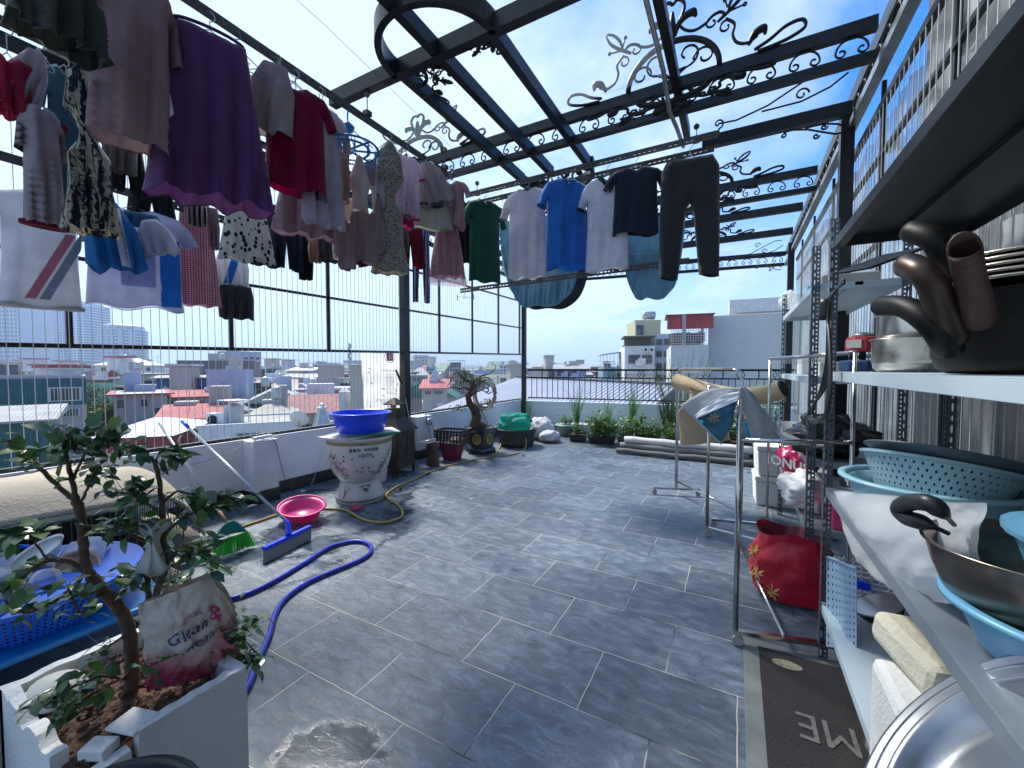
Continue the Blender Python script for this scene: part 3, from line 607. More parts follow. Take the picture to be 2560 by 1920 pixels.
def bld(name, label, xL, xR, yt, d, deep, wm, roof='flat', rm=None, wins=(), off=0.0, cat='house', group=None, rise=1.0, over=.4, y_split=None, low=None, bars=False):
    a = at(xL, yt, D=d); b = at(xR, yt, D=d); th0 = math.atan(((xL+xR)/2-CX)/F_PX)*.8; w = (b-a).length*cos(th0); c = (a+b)/2; zt = c.z
    o = thing(name, label, cat, (c.x, c.y, GZ), YAW+radians(off)-th0, group)
    H_ = zt-GZ; mb = MB()
    if low:
        hs = (at(0, y_split, D=d).z)-GZ
        mb.box((0, deep/2, hs/2), (w, deep, hs)); mb.build('lower_wall', low, o)
        mb = MB(); mb.box((0, deep/2, (hs+H_)/2), (w+.1, deep+.1, H_-hs)); mb.build('wall', wm, o)
    else: mb.box((0, deep/2, H_/2), (w, deep, H_)); mb.build('wall', wm, o)
    W_ = w/2+over; D0, D1 = -over, deep+over
    if roof == 'gable':       # ridge along width
        mb = MB(); th = .08
        mb.add([(-W_, D0, H_), (W_, D0, H_), (W_, deep/2, H_+rise), (-W_, deep/2, H_+rise), (W_, D1, H_), (-W_, D1, H_), (-W_, D0, H_-th), (W_, D0, H_-th), (W_, D1, H_-th), (-W_, D1, H_-th)], [(0, 1, 2, 3), (3, 2, 4, 5), (6, 7, 1, 0), (9, 8, 7, 6), (7, 8, 4, 2, 1), (9, 6, 0, 3, 5)]); mb.build('roof', rm, o)
    elif roof == 'gable2':    # ridge front to back
        mb = MB(); th = .08
        mb.add([(-W_, D0, H_), (0, D0, H_+rise), (0, D1, H_+rise), (-W_, D1, H_), (W_, D0, H_), (W_, D1, H_), (-W_, D0, H_-th), (W_, D0, H_-th), (W_, D1, H_-th), (-W_, D1, H_-th)], [(0, 1, 2, 3), (1, 4, 5, 2), (6, 7, 4, 1, 0), (9, 8, 7, 6)]); mb.build('roof', rm, o)
    elif roof == 'hip':
        mb = MB(); k = min(deep, w)*.4
        mb.add([(-W_, D0, H_), (W_, D0, H_), (W_, D1, H_), (-W_, D1, H_), (-w/2+k, deep/2, H_+rise), (w/2-k, deep/2, H_+rise)], [(0, 1, 5, 4), (1, 2, 5), (2, 3, 4, 5), (3, 0, 4), (3, 2, 1, 0)]); mb.build('roof', rm, o)
    elif roof == 'shed':      # falls towards the viewer
        mb = MB(); th = .08
        mb.add([(-W_, D0, H_), (W_, D0, H_), (W_, D1, H_+rise), (-W_, D1, H_+rise), (-W_, D0, H_-th), (W_, D0, H_-th), (W_, D1, H_), (-W_, D1, H_)], [(0, 1, 2, 3), (4, 5, 1, 0), (5, 6, 2, 1), (7, 4, 0, 3), (6, 7, 3, 2), (7, 6, 5, 4)]); mb.build('roof', rm, o)
    else:
        mb = MB(); p = .14
        for (cx_, cy_, sx_, sy_) in ((0, .08, w+.1, .16), (0, deep-.08, w+.1, .16), (-w/2+.08, deep/2, .16, deep-.3), (w/2-.08, deep/2, .16, deep-.3)): mb.box((cx_, cy_, H_+p/2), (sx_, sy_, p))
        mb.build('roof_parapet', low or wm, o)
        mb = MB(); mb.box((0, deep/2, H_+.03), (w-.4, deep-.4, .06)); mb.build('roof_deck', M('roof_slab', (.34, .33, .31), .9, var=.3, scale=.8), o)
    rr = random.Random(int(abs(xL)*7+yt)); wins = list(wins)
    wp, mpp = (xR-xL), d/F_PX
    if len(wins) < 3 and roof != 'none' and wp*mpp > 2.5 and 'plaster' not in wm.name and 'wall_blueish' not in wm.name and d < 100 and not name.startswith(('white_flat', 'container', 'pale_roof', 'clad', 'yellow', 'sheet_room')):
        nc = max(2, min(5, int(wp*mpp/2.4))); sh_ = 3.0/mpp
        for j in range(2):
            for i in range(nc):
                if rr.random() < .75: wins.append((xL+wp*(i+.5)/nc-.55/mpp*rr.uniform(.7, 1.2), yt+sh_*(.25+j), 1.2/mpp*rr.uniform(.7, 1.1), 1.3/mpp*rr.uniform(.7, 1.05)))
    if roof != 'none' and d < 140 and not name.startswith(('clad', 'container', 'pale_roof', 'sheet_room', 'yellow', 'glazed', 'grey_plaster', 'white_flat')):
        top = H_+(max(0, rise)*.5 if roof != 'flat' else 0)
        if rr.random() < .5: mb = MB(); mb.lathe([(0, 0), (.32, 0), (.34, .1), (.34, .7), (.2, .85), (0, .9)], 14, (rr.uniform(-.3, .3)*w, deep*.6, top+.5)); mb.build('water_tank', TANK, o, smooth=True)
        mb = MB(); mb.box((rr.uniform(-.3, .3)*w, deep*.6, top+.25), (1.1, 1.1, .5)); mb.box((rr.uniform(-.3, .3)*w, deep*.8, top+.7), (w*.35, 1.6, 1.4)); mb.build('roof_room', rr.choice((BW, BG, BB, BC)), o)
        mb = MB(); ax_ = rr.uniform(-.4, .4)*w; mb.bar((ax_, deep*.3, top), (ax_, deep*.3, top+2.2), .03, .03); mb.bar((ax_-.5, deep*.3, top+2.0), (ax_+.5, deep*.3, top+2.0), .02, .02); mb.bar((ax_-.3, deep*.3, top+1.8), (ax_+.3, deep*.3, top+1.8), .02, .02); mb.build('aerial', GALV, o)
        if d < 80:
            for k in range(2): mb = MB(); mb.box((rr.uniform(-.4, .4)*w, -.22, H_-rr.uniform(1, 3)), (.8, .35, .55)); mb.build('air_conditioner', WHITEP, o, bevel=.02)
            mb = MB(); mb.box((0, -.25, H_-2.9), (w+.2, .7, .12)); mb.build('ledge', BG, o)
    for (u, v, ww, hh) in wins:   # in pixels: left, top, width, height
        s = d/F_PX; x = (u+ww/2-(xL+xR)/2)*s*cos(th0); z = zt-GZ-(v+hh/2-yt)*s; sw, sh = ww*s, hh*s
        mb = MB(); mb.box((x, -.03, z), (sw, .1, sh)); f = mb.build('window', WBAR if bars else M('window_frame_grey', (.45, .46, .46), .6), o)
        mb = MB(); mb.box((x, -.085, z), (sw*.86, .02, sh*.84)); mb.build('pane', WIN, f)
        if bars:
            mb = MB()
            for k in range(9): mb.box((x-sw*.43+sw*.86*k/8, -.16, z), (.03, .03, sh*.95))
            mb.build('grille', WBAR, f)
    return o, w, H_, zt
BW = wall((.68, .69, .70), 'white'); BG = wall((.42, .41, .40), 'grey'); BB = wall((.52, .47, .42), 'beige'); BC = wall((.42, .47, .58), 'blueish'); BD = wall((.17, .16, .15), 'dark'); BP = wall((.46, .43, .46), 'mauve')
# near left side
bld('clad_house', 'house with dark green metal top floor and grey lower floors at the far left', -75, 198, 947, 22, 7, RTEAL, 'flat', None, ((120, 970, 60, 37), (126, 1026, 50, 22), (126, 1080, 50, 26)), 6, y_split=1017, low=BG, bars=True)
bld('container_room', 'dark green sheet metal rooftop room low at the far left edge', -60, 95, 1052, 15, 4, RTEAL, 'shed', RGREY, (), 3, rise=.3)
bld('pale_roof_house', 'small red walled house with a pale blue hipped roof behind the foreground tree', 262, 412, 1090, 16, 4.2, corr('maroon', (.27, .05, .06)), 'hip', RPALE, (), -14, rise=.5)
bld('grey_house', 'tall unpainted grey concrete house with a thin red roof edge', 292, 412, 984, 27, 6, BG, 'shed', RRED, ((300, 996, 14, 24), (352, 998, 14, 20), (384, 1020, 12, 18)), 8, rise=-.3)
bld('beige_house', 'beige house with one window and a flat roof slab above the grey concrete house', 305, 400, 934, 46, 8, BB, 'shed', RGREY, ((328, 952, 16, 14), (360, 950, 14, 16)), 4, rise=-.3)
bld('colonial_house', 'long low whitish house with arched dormers under the round tower', 248, 388, 913, 75, 10, BW, 'hip', RPALE, ((262, 918, 8, 10), (285, 918, 8, 10), (310, 918, 8, 10), (335, 918, 8, 10), (362, 918, 8, 10)), 0, rise=1.4)
bld('sheet_room_house', 'grey house with red awning carrying a blue and green sheet metal room', 350, 540, 992, 31, 6, BG, 'shed', RRED, ((430, 1000, 16, 24), (368, 1000, 22, 18), (490, 1002, 16, 20)), 0, rise=.25)
bld('sheet_room', 'blue and green corrugated sheet room above the red awning', 397, 518, 944, 39, 3, RBLUE, 'shed', RGREY, (), 0, rise=.2, cat='rooftop room')
bld('blue_wall_house', 'tall house with a plain pale blue party wall and two tiny openings', 519, 612, 928, 36, 8, BC, 'flat', None, ((556, 955, 4, 4), (556, 982, 4, 4)), 0)
bld('old_house', 'wide old soot-stained concrete house with balconies behind the pale blue wall', 452, 634, 904, 57, 12, BD, 'flat', None, ((464, 930, 20, 14), (500, 932, 16, 12), (590, 935, 14, 20), (612, 935, 12, 22)), 0)
bld('hospital_block', 'pale blue-grey office block with roof frames standing above the old dark house', 548, 650, 880, 125, 18, BC, 'flat', None, [(553+i*14, 892+j*13, 9, 7) for i in range(7) for j in range(3)], 5, cat='office block')
bld('pink_roof_house', 'wide house with a dusty pink metal roof and dark loggia', 610, 735, 972, 52, 9, BB, 'shed', RPINK, ((640, 978, 26, 14), (674, 977, 18, 18), (700, 978, 28, 12)), 3, rise=1.0)
bld('green_hall', 'low hall with green corrugated walls and a pale ridged roof below the pink roof', 632, 752, 1004, 33, 8, RGRN, 'gable2', corr('palegreen', (.38, .43, .38)), (), 4, rise=1.1)
bld('beige_tower_house', 'beige flat-fronted house with an open loggia in mid distance', 718, 779, 926, 92, 10, BB, 'shed', RPALE, ((752, 930, 22, 9), (724, 934, 6, 6)), -6, rise=.8)
bld('teal_glass_house', 'small house with dark teal glazing near the horizon left of the beige loggia', 656, 691, 923, 112, 8, RTEAL, 'flat', None, (), 0)
bld('cream_wall_house', 'house with a long blank cream wall in mid distance', 762, 838, 956, 76, 8, BB, 'shed', RGREY, (), 4, rise=.6)
bld('red_roof_house', 'distant grey house with a small bright red roof', 819, 852, 937, 112, 9, BG, 'gable', RRED, (), 0, rise=1.6)
bld('green_gable_house', 'small green gabled house beside the pink roof', 735, 776, 980, 60, 6, RGRN, 'gable2', RPALE, (), 0, rise=1.2)
bld('maroon_roof_hall', 'long low hall with a maroon metal roof to the right below the skyline', 726, 925, 1030, 31, 6, BB, 'gable', corr('maroon', (.27, .05, .06)), (), 0, rise=1.2)
bld('tarpaulin_shed', 'shed with a dirty tan tarpaulin roof left of the maroon hall', 628, 718, 1040, 25, 4, BB, 'hip', M('tarpaulin', (.36, .34, .28), .8, var=.3, scale=1.5), (), 0, rise=.7)
bld('maroon_roof_house', 'house with a deep red roof at the foot of the grey concrete house', 414, 560, 1045, 24, 4, BG, 'gable', RRED, ((450, 1052, 30, 14),), -3, rise=.7)
o, w, H_, zt = bld('white_flat_house', 'white flat roofed house with one barred window right behind the parapet', 508, 742, 1066, 17.5, 4, BW, 'flat', None, ((594, 1082, 52, 18),), 2)
tk = thing('water_tank', 'ribbed steel water tank under a small canopy on the white flat roof', 'water tank', at(585, 1062, D=18.6))
mb = MB(); mb.lathe([(.0, 0), (.36, 0)]+[(.36+.02*(i % 2), .05+i*.07) for i in range(12)]+[(.30, .92), (0, 1.0)], 24); mb.build('tank', TANK, tk, smooth=True)
mb = MB(); mb.box((0, 0, 1.12), (1.0, .9, .03))
for sx_ in (-.45, .45):
    for sy_ in (-.4, .4): mb.bar((sx_, sy_, 0), (sx_, sy_, 1.1), .03, .03)
mb.build('canopy', RPALE, tk)
ac = thing('condenser_unit', 'grey air conditioner condenser on the white flat roof beside the tank', 'air conditioner', at(545, 1066, D=18.2), YAW)
mb = MB(); mb.box((0, 0, .3), (.8, .35, .6)); mb.build('casing', WHITEP, ac, bevel=.02); mb = MB(); mb.lathe([(0, 0), (.22, 0), (.22, .02), (0, .02)], 20, (-.1, -.18, .3), rot('X', 90)); mb.build('fan_grille', IRON, ac)
dsh = thing('satellite_dish', 'white satellite dish at the right end of the white flat roof', 'satellite dish', at(745, 1072, D=18), YAW)
mb = MB(); mb.lathe([(0, 0), (.2, .02), (.36, .08), (.42, .13)], 20, (0, 0, .4), rot('X', -60)); mb.build('dish', WHITEP, dsh, smooth=True, solid=.01); mb = MB(); mb.bar((0, .05, -1), (0, .05, .4), .04, .04); mb.build('mast', GALV, dsh)
py = thing('glass_pyramid', 'steep glazed roof lantern with pale ribs rising just beyond the parapet', 'skylight', at(806, 1068, D=15))
mb = MB(); mb.lathe([(.42, -1.5), (.40, -.1), (.12, .66), (.12, .72)], 4, (0, 0, 0), rot('Z', 20)); mb.build('panes', M('pale_glass', (.40, .50, .52), .15, var=.2), py)
mb = MB()
for k in range(4):
    a = pi/2*k+radians(20); mb.bar((.42*cos(a), .42*sin(a), -.1), (.13*cos(a), .13*sin(a), .68), .04, .04)
mb.lathe([(.14, .68), (.17, .70), (.17, .74), (.09, .78), (.09, .86), (0, .9)], 12); mb.build('ribs', WHITEP, py)
# right group
o, w, H_, zt = bld('grey_plaster_house', 'big house with a rough blank pale grey party wall at the right of the skyline', 1772, 2010, 790, 27, 9, M('rough_plaster', (.60, .61, .60), .9, var=.08, scale=.6, bump=.8, bscale=2.2, dirt=(.35, .36, .37), dscale=.6, damt=.5, stretch=(1, 1, .35)), 'flat', None, (), 0)
mb = MB(); mb.box((.3, 2.0, H_+.9), (3.6, 1.2, .9)); mb.build('stair_head', M('pale_sheet', (.62, .64, .67), .7), o)
o, w, H_, zt = bld('lattice_loggia_house', 'house section with a laundry loggia behind a white lattice under a red corrugated canopy', 1678, 1770, 862, 27, 8, M('rough_plaster', (.6, .63, .66)), 'none', None, (), 0)
s = 27/F_PX
for c in list(o.children):
    if c.name.startswith('roof'): bpy.data.objects.remove(c)
mb = MB(); hh = (862-787)*s
mb.box((0, .05, H_+hh-.45), (w+.5, .06, .95)); mb.box((0, 1.5, H_+hh+.02), (w+.7, 3.2, .05)); mb.build('red_canopy', RRED, o)
mb = MB()
for k in range(16): mb.box((-w/2+w*k/15, .1, H_+hh/2-.1), (.035, .03, hh-.6))
for k in range(9): mb.box((0, .08, H_+.1+k*.17), (w, .03, .03))
mb.build('lattice', WBAR, o)
mb = MB(); mb.box((-.35, .02, H_+hh/2), (.22, .2, hh)); mb.box((w/2-.1, 3, H_+hh/2), (.2, .2, hh)); mb.build('column', BG, o)
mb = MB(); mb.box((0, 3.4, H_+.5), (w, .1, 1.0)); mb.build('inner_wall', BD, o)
mb = MB(); rnd = random.Random(3)
for k in range(9): mb.box((-w/2+.25+k*(w-.5)/8, .9, H_+.55), (.2, .05, .6+.2*rnd.random()))
mb.build('hanging_clothes', cloth('dark_red_clothes', (.10, .02, .04)), o)
o, w, H_, zt = bld('white_tube_house', 'narrow white house with two wall air conditioners and an open top room', 1562, 1636, 868, 44, 9, BW, 'flat', None, (), 3)
s = 44/F_PX
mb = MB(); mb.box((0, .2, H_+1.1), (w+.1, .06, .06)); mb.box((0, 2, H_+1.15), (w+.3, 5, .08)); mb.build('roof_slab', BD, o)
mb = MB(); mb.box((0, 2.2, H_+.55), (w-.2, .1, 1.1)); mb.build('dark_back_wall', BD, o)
for k in range(2):
    mb = MB(); mb.box((w/2-.95+.6*k, -.18, H_-.3), (.5, .3, .42)); u_ = mb.build('condenser', WHITEP, o); mb = MB(); mb.lathe([(0, 0), (.15, 0), (.15, .02), (0, .02)], 16, (w/2-.95+.6*k, -.34, H_-.3), rot('X', 90)); mb.build('fan_grille', IRON, u_)
o, w, H_, zt = bld('glazed_facade_house', 'street front with rows of tilted blue windows between the white house and the grey wall', 1637, 1680, 838, 45, 8, BC, 'flat', None, [(1641+19*i, 846+30*j, 16, 18) for i in range(2) for j in range(5)], -14)
bld('yellow_box_house', 'stack of yellow and grey sheet rooms on top of the white narrow house', 1588, 1652, 803, 48, 5, M('yellow_sheet', (.50, .48, .30), .6, var=.15), 'flat', None, ((1590, 810, 20, 30),), 10, cat='rooftop room')
st = thing('steel_cistern', 'round stainless water cistern on top of the yellow rooftop room', 'water tank', at(1622, 800, D=49), YAW)
mb = MB(); mb.lathe([(0, -.75), (.45, -.68), (.5, -.6), (.5, .6), (.45, .68), (0, .75)], 20, (0, 0, .55), rot('Y', 90)@rot('X', 0)); mb.build('tank', TANK, st, smooth=True)
mb = MB()
for x_ in (-.5, .5): mb.bar((x_, -.3, -.9), (x_, 0, .4), .05, .05); mb.bar((x_, .3, -.9), (x_, 0, .4), .05, .05)
mb.build('stand', GALV, st)
o, w, H_, zt = bld('canopy_house', 'house topped by a thin grey canopy on posts above blue sheet walls', 1508, 1563, 918, 50, 6, corr('bluegrey', (.20, .34, .42)), 'none', None, ((1541, 930, 12, 16),), 5)
mb = MB(); hh = (918-878)*50/F_PX
for c in list(o.children):
    if c.name.startswith('roof'): bpy.data.objects.remove(c)
mb.add([(-w/2-.3, -.3, H_+hh-.5), (w/2+.3, -.3, H_+hh), (w/2+.3, 4, H_+hh), (-w/2-.3, 4, H_+hh-.5), (-w/2-.3, -.3, H_+hh-.42), (w/2+.3, -.3, H_+hh+.08), (w/2+.3, 4, H_+hh+.08), (-w/2-.3, 4, H_+hh-.42)], [(3, 2, 1, 0), (4, 5, 6, 7), (0, 1, 5, 4), (1, 2, 6, 5), (2, 3, 7, 6), (3, 0, 4, 7)]); mb.build('canopy', RGREY, o)
mb = MB()
for k in range(4): mb.bar((-w/2+w*k/3, 0, H_), (-w/2+w*k/3, 0, H_+hh-.45+.15*k), .05, .05); mb.bar((-w/2+w*k/3, 3.5, H_), (-w/2+w*k/3, 3.5, H_+hh-.45+.15*k), .05, .05)
mb.build('posts', WBAR, o)
bld('low_white_house', 'low white house with a lilac wall under a thin roof canopy beyond the railing', 1386, 1465, 922, 95, 12, wall((.42, .42, .62), 'lilac'), 'shed', RGREY, ((1392, 926, 20, 6), (1425, 927, 18, 6)), 0, rise=1.2)
bld('pagoda_house', 'small pale house with a belvedere on its roof near the far left of the railing', 1330, 1356, 917, 140, 8, BB, 'hip', RGREY, (), 0, rise=1.5)
# middle, between post and far corner
bld('cream_high_block', 'cream stepped high-rise far away just right of the steel post', 1036, 1072, 888, 210, 14, wall((.66, .62, .55), 'creamblock'), 'flat', None, [(1039+i*8, 892+j*8, 4, 4) for i in range(4) for j in range(4)], 10, cat='high-rise')
bld('cream_slab_block', 'narrower cream slab behind the stepped high-rise', 1072, 1090, 892, 230, 12, wall((.66, .62, .55), 'creamblock'), 'flat', None, (), 10, cat='high-rise')
bld('white_window_block', 'white block with a dense grid of dark windows left of the far corner post', 1248, 1290, 911, 125, 12, BW, 'flat', None, [(1251+i*9, 915+j*9, 5, 5) for i in range(4) for j in range(4)], -8, cat='apartment block')
bld('blue_house_far', 'bright blue house in the distance beyond the bonsai', 1186, 1216, 927, 110, 8, wall((.25, .45, .75), 'skyblue'), 'flat', None, (), 0)
bld('arcade_house', 'grey house with an arcaded balcony right of the steel post', 1028, 1066, 938, 62, 8, BG, 'hip', RGREY, ((1032, 944, 7, 9), (1043, 944, 7, 9), (1054, 944, 7, 9)), 0, rise=1.2)
bld('red_awning_house', 'house with a red roof and white balcony behind the bonsai', 1055, 1116, 970, 50, 8, BB, 'shed', RRED, ((1062, 977, 16, 9), (1084, 977, 24, 9)), 0, rise=.9)
bld('cyan_glass_house', 'cyan glazed house standing in front of the cream high-rise', 1064, 1088, 918, 130, 8, wall((.20, .42, .55), 'cyan'), 'flat', None, ((1067, 922, 18, 4), (1067, 930, 18, 4)), 0)
# neighbour's big corrugated roof beyond the corner
nr = thing('metal_roof_hall', 'big hall roof of ribbed blue-grey metal sheets just beyond the far parapet', 'metal roof', (-6, 18, GZ))
RIBM = M('blue_grey_metal_sheet', (.12, .135, .18), .45, .2, var=.2, scale=.8); RIBL = M('blue_grey_metal_rib', (.36, .38, .48), .35, .1, var=.1, scale=.8)  # sheet darker than ribs: shade between the ribs is put into the colour
A_, B_ = at(1296, 946, D=22), at(1690, 966, D=15.5)
Cc, Dd = at(1560, 1085, D=11.2), at(1000, 1062, D=14.5)
def rfn(u, v): p = A_.lerp(B_, u); q = Dd.lerp(Cc, u); return p.lerp(q, v)
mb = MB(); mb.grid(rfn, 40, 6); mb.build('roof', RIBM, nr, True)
mb = MB(); n_ = 44
for k in range(n_+1):
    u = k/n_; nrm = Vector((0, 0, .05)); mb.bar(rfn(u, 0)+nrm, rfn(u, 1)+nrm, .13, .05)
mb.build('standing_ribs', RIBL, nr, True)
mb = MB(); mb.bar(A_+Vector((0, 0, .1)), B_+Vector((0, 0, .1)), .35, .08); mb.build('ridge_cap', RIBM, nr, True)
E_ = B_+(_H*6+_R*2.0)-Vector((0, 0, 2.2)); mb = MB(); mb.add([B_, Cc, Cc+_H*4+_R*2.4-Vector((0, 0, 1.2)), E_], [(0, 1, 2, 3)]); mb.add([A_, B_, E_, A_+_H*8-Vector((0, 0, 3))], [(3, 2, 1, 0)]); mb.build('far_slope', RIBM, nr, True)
# towers in the haze
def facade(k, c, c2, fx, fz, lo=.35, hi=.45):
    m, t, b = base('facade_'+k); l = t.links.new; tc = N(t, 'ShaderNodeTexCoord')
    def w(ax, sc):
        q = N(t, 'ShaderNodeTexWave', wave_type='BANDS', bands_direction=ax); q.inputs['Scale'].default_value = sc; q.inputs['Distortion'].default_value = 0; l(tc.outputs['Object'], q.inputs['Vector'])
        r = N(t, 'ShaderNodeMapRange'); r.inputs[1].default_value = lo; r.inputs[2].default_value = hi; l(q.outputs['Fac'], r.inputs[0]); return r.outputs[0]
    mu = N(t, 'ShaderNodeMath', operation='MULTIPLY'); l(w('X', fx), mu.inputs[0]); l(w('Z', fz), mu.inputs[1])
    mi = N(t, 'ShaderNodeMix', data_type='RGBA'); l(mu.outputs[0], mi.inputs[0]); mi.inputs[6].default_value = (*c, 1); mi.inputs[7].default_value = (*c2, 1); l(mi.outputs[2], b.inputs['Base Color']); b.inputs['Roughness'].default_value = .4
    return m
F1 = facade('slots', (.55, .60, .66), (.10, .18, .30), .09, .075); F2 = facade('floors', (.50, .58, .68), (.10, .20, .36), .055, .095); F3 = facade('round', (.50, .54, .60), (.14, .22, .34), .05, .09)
def tower(name, label, xL, xR, yt, d, deep, m, off, fins=0):
    a = at(xL, yt, D=d); b = at(xR, yt, D=d); w = (b-a).length; c = (a+b)/2; H_ = c.z-GZ
    o = thing(name, label, 'tower block', (c.x, c.y, GZ), YAW+radians(off)); mb = MB(); mb.box((0, deep/2, H_/2), (w, deep, H_)); mb.build('shaft', m, o)
    for k in range(fins):
        mb = MB(); mb.box((-w/2+w*(k+.5)/fins, -1.2, H_/2-2), (w/fins*.36, 2.4, H_-4)); mb.build('fin', m, o)
    mb = MB(); mb.box((0, deep/2, H_+2), (w*.8, deep*.8, 4)); mb.build('roof_storey', m, o)
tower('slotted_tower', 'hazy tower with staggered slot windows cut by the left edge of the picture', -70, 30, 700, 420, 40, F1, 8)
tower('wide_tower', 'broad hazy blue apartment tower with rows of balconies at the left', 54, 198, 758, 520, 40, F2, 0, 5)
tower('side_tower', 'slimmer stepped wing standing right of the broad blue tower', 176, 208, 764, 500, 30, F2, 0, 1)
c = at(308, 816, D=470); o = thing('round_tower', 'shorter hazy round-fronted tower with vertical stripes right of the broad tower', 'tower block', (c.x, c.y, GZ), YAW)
mb = MB(); H_ = c.z-GZ; R_ = 21.5; n_ = 40
mb.lathe([(R_, 0), (R_, H_-5), (R_*.9, H_-5), (R_*.86, H_), (R_*.6, H_+2)], n_, fn=lambda v, a: v*(1+.0) if int(a/(2*pi)*n_) % 5 else Vector((v.x*.95, v.y*.95, v.z))); mb.build('shaft', F3, o)
mt = thing('telecom_mast', 'thin lattice telecom mast rising above roofs left of the banner', 'mast', at(874, 915, D=90))
mb = MB(); mb.bar((0, 0, -4), (0, 0, 5), .25, .25)
for k in range(5): mb.box((.2*(-1)**k, 0, 1.5+k*.7), (.5, .3, .9))
mb.build('mast', GALV, mt)
# random field of small houses
rnd = random.Random(11); protos = []
wallset = [BW, BG, BB, BC, BP, BD, BW, BB]; roofset = [RRED, RGREY, RPALE, RPINK, RGRN, RGREY, RRED, RPALE]
kinds = ['whitewashed', 'grey concrete', 'beige', 'pale blue', 'mauve', 'dark weathered', 'white', 'sand coloured']; rk = ['red roof', 'grey roof', 'pale metal roof', 'pinkish roof', 'green roof', 'flat roof', 'red shed roof', 'pale shed roof']
def mk(i):
    w, dp, h = rnd.uniform(3.5, 6.5), rnd.uniform(5, 9), 10
    mb = MB(); mb.box((0, dp/2, h/2), (w, dp, h), mi=0); t_ = i % 4
    if t_ == 0: mb.add([(-w/2-.3, -.3, h), (w/2+.3, -.3, h), (w/2+.3, dp/2, h+1.5), (-w/2-.3, dp/2, h+1.5), (w/2+.3, dp+.3, h), (-w/2-.3, dp+.3, h)], [(0, 1, 2, 3), (3, 2, 4, 5), (1, 4, 2), (0, 3, 5)], mi=1)
    elif t_ == 1: mb.add([(-w/2-.3, -.3, h+.02), (w/2+.3, -.3, h+.02), (w/2+.3, dp, h+1.1), (-w/2-.3, dp, h+1.1)], [(0, 1, 2, 3)], mi=1); mb.box((0, dp*.6, h+.4), (w*.96, dp*.6, .8), mi=0)
    elif t_ == 2:
        mb.box((w*.15, dp*.4, h+1.1), (w*.55, dp*.4, 2.2), mi=0); mb.box((w*.15, dp*.4, h+2.3), (w*.7, dp*.55, .12), mi=1); mb.lathe([(0, 0), (.55, 0), (.55, 1.1), (0, 1.3)], 10, (-w*.3, dp*.3, h), mi=1)
    else:
        mb.box((0, dp*.3, h+1.9), (w+.3, dp*.7, .08), mi=1)
        for sx_ in (-1, 1):
            for q in (.0, .6): mb.box((sx_*w*.48, dp*q+.1, h+.95), (.12, .12, 1.9), mi=1)
        mb.box((0, dp*.5, h+.8), (w*.7, .2, 1.6), mi=2)
    for st_ in range(3):
        nn = 3 if w > 6 else 2
        for k in range(nn): mb.box((-w/2+w*(k+.5)/nn, -.02, h-1.6-st_*3.0), (w/nn*.55, .1, 1.4), mi=2)
        for k in range(2): mb.box((w/2, dp*(k+.5)/2, h-1.6-st_*3.0), (.1, 1.2, 1.3), mi=2)
    return mb.build('city_house', [wallset[i], roofset[i], WIN])
protos = [mk(i) for i in range(8)]
used = set(); placed = []
cnt = 0
for band_d, n_ in ((33, 10), (38, 14), (44, 16), (54, 18), (66, 24), (85, 30), (115, 40), (160, 42), (230, 40), (330, 36), (480, 32)):
    for k in range(n_):
        px = -60+(1640)*(k+rnd.uniform(.1, .9))/n_; d = band_d*rnd.uniform(.86, 1.16)
        # keep the tops a little under the horizon and the near towers clear
        yt = 922+ (rnd.uniform(6, 15) if d > 220 else rnd.uniform(6, 14) if d > 140 else rnd.uniform(12, 30))*(1 if rnd.random() > .12 else .2)
        if d < 100: yt += rnd.uniform(4, 22)
        if d < 58: yt += rnd.uniform(2, 30)
        if d < 140: yt += 2.2*F_PX/d*(1.3 if d < 62 else .8)
        if (px > 1300 and d < 110) or (px > 960 and d < 60): continue
        c = at(px, yt, D=d); i = rnd.randrange(8)
        if i not in used: o = protos[i]; used.add(i)
        else: o = protos[i].copy(); COL.objects.link(o)
        s_ = rnd.uniform(.75, 1.15)*(1+d/500)*(.72 if d < 58 else 1); o.location = (c.x, c.y, c.z-10); o.rotation_euler = (0, 0, YAW+rnd.choice((0, 0, pi/2, pi))+rnd.uniform(-.35, .35)); o.scale = (s_, s_, 1 if c.z-GZ < 11 else (c.z-GZ)/10)
        o.location.z = c.z-10*o.scale[2]
        o['label'] = 'distant %s house with a %s in the hazy field of roofs' % (kinds[i], rk[i]); o['category'] = 'house'; o['group'] = 'small %s houses across the city' % kinds[i]
        cnt += 1
# trees between the houses
def blob_leaves(mb, c, r, n, size, rnd, flat=.8):
    for k in range(n):
        v = Vector((rnd.gauss(0, 1), rnd.gauss(0, 1), rnd.gauss(0, 1))).normalized()*r*(rnd.random()**.4); v.z *= flat
        a = Vector((rnd.gauss(0, 1), rnd.gauss(0, 1), rnd.gauss(0, 1))).normalized(); b_ = a.cross(Vector((rnd.random(), 1, rnd.random()))).normalized(); s_ = size*rnd.uniform(.6, 1.4)
        p = Vector(c)+v; mb.add([p-a*s_, p+b_*s_*.5, p+a*s_, p-b_*s_*.5], [(0, 1, 2, 3)])
TREEL = [M('tree_leaf_a', (.055, .10, .03), .7, var=.5, scale=1.2, thin=.25), M('tree_leaf_b', (.10, .15, .03), .7, var=.5, scale=1.2, thin=.25)]
BARK = M('bark', (.09, .065, .05), .9, var=.35, scale=18, bump=.5)
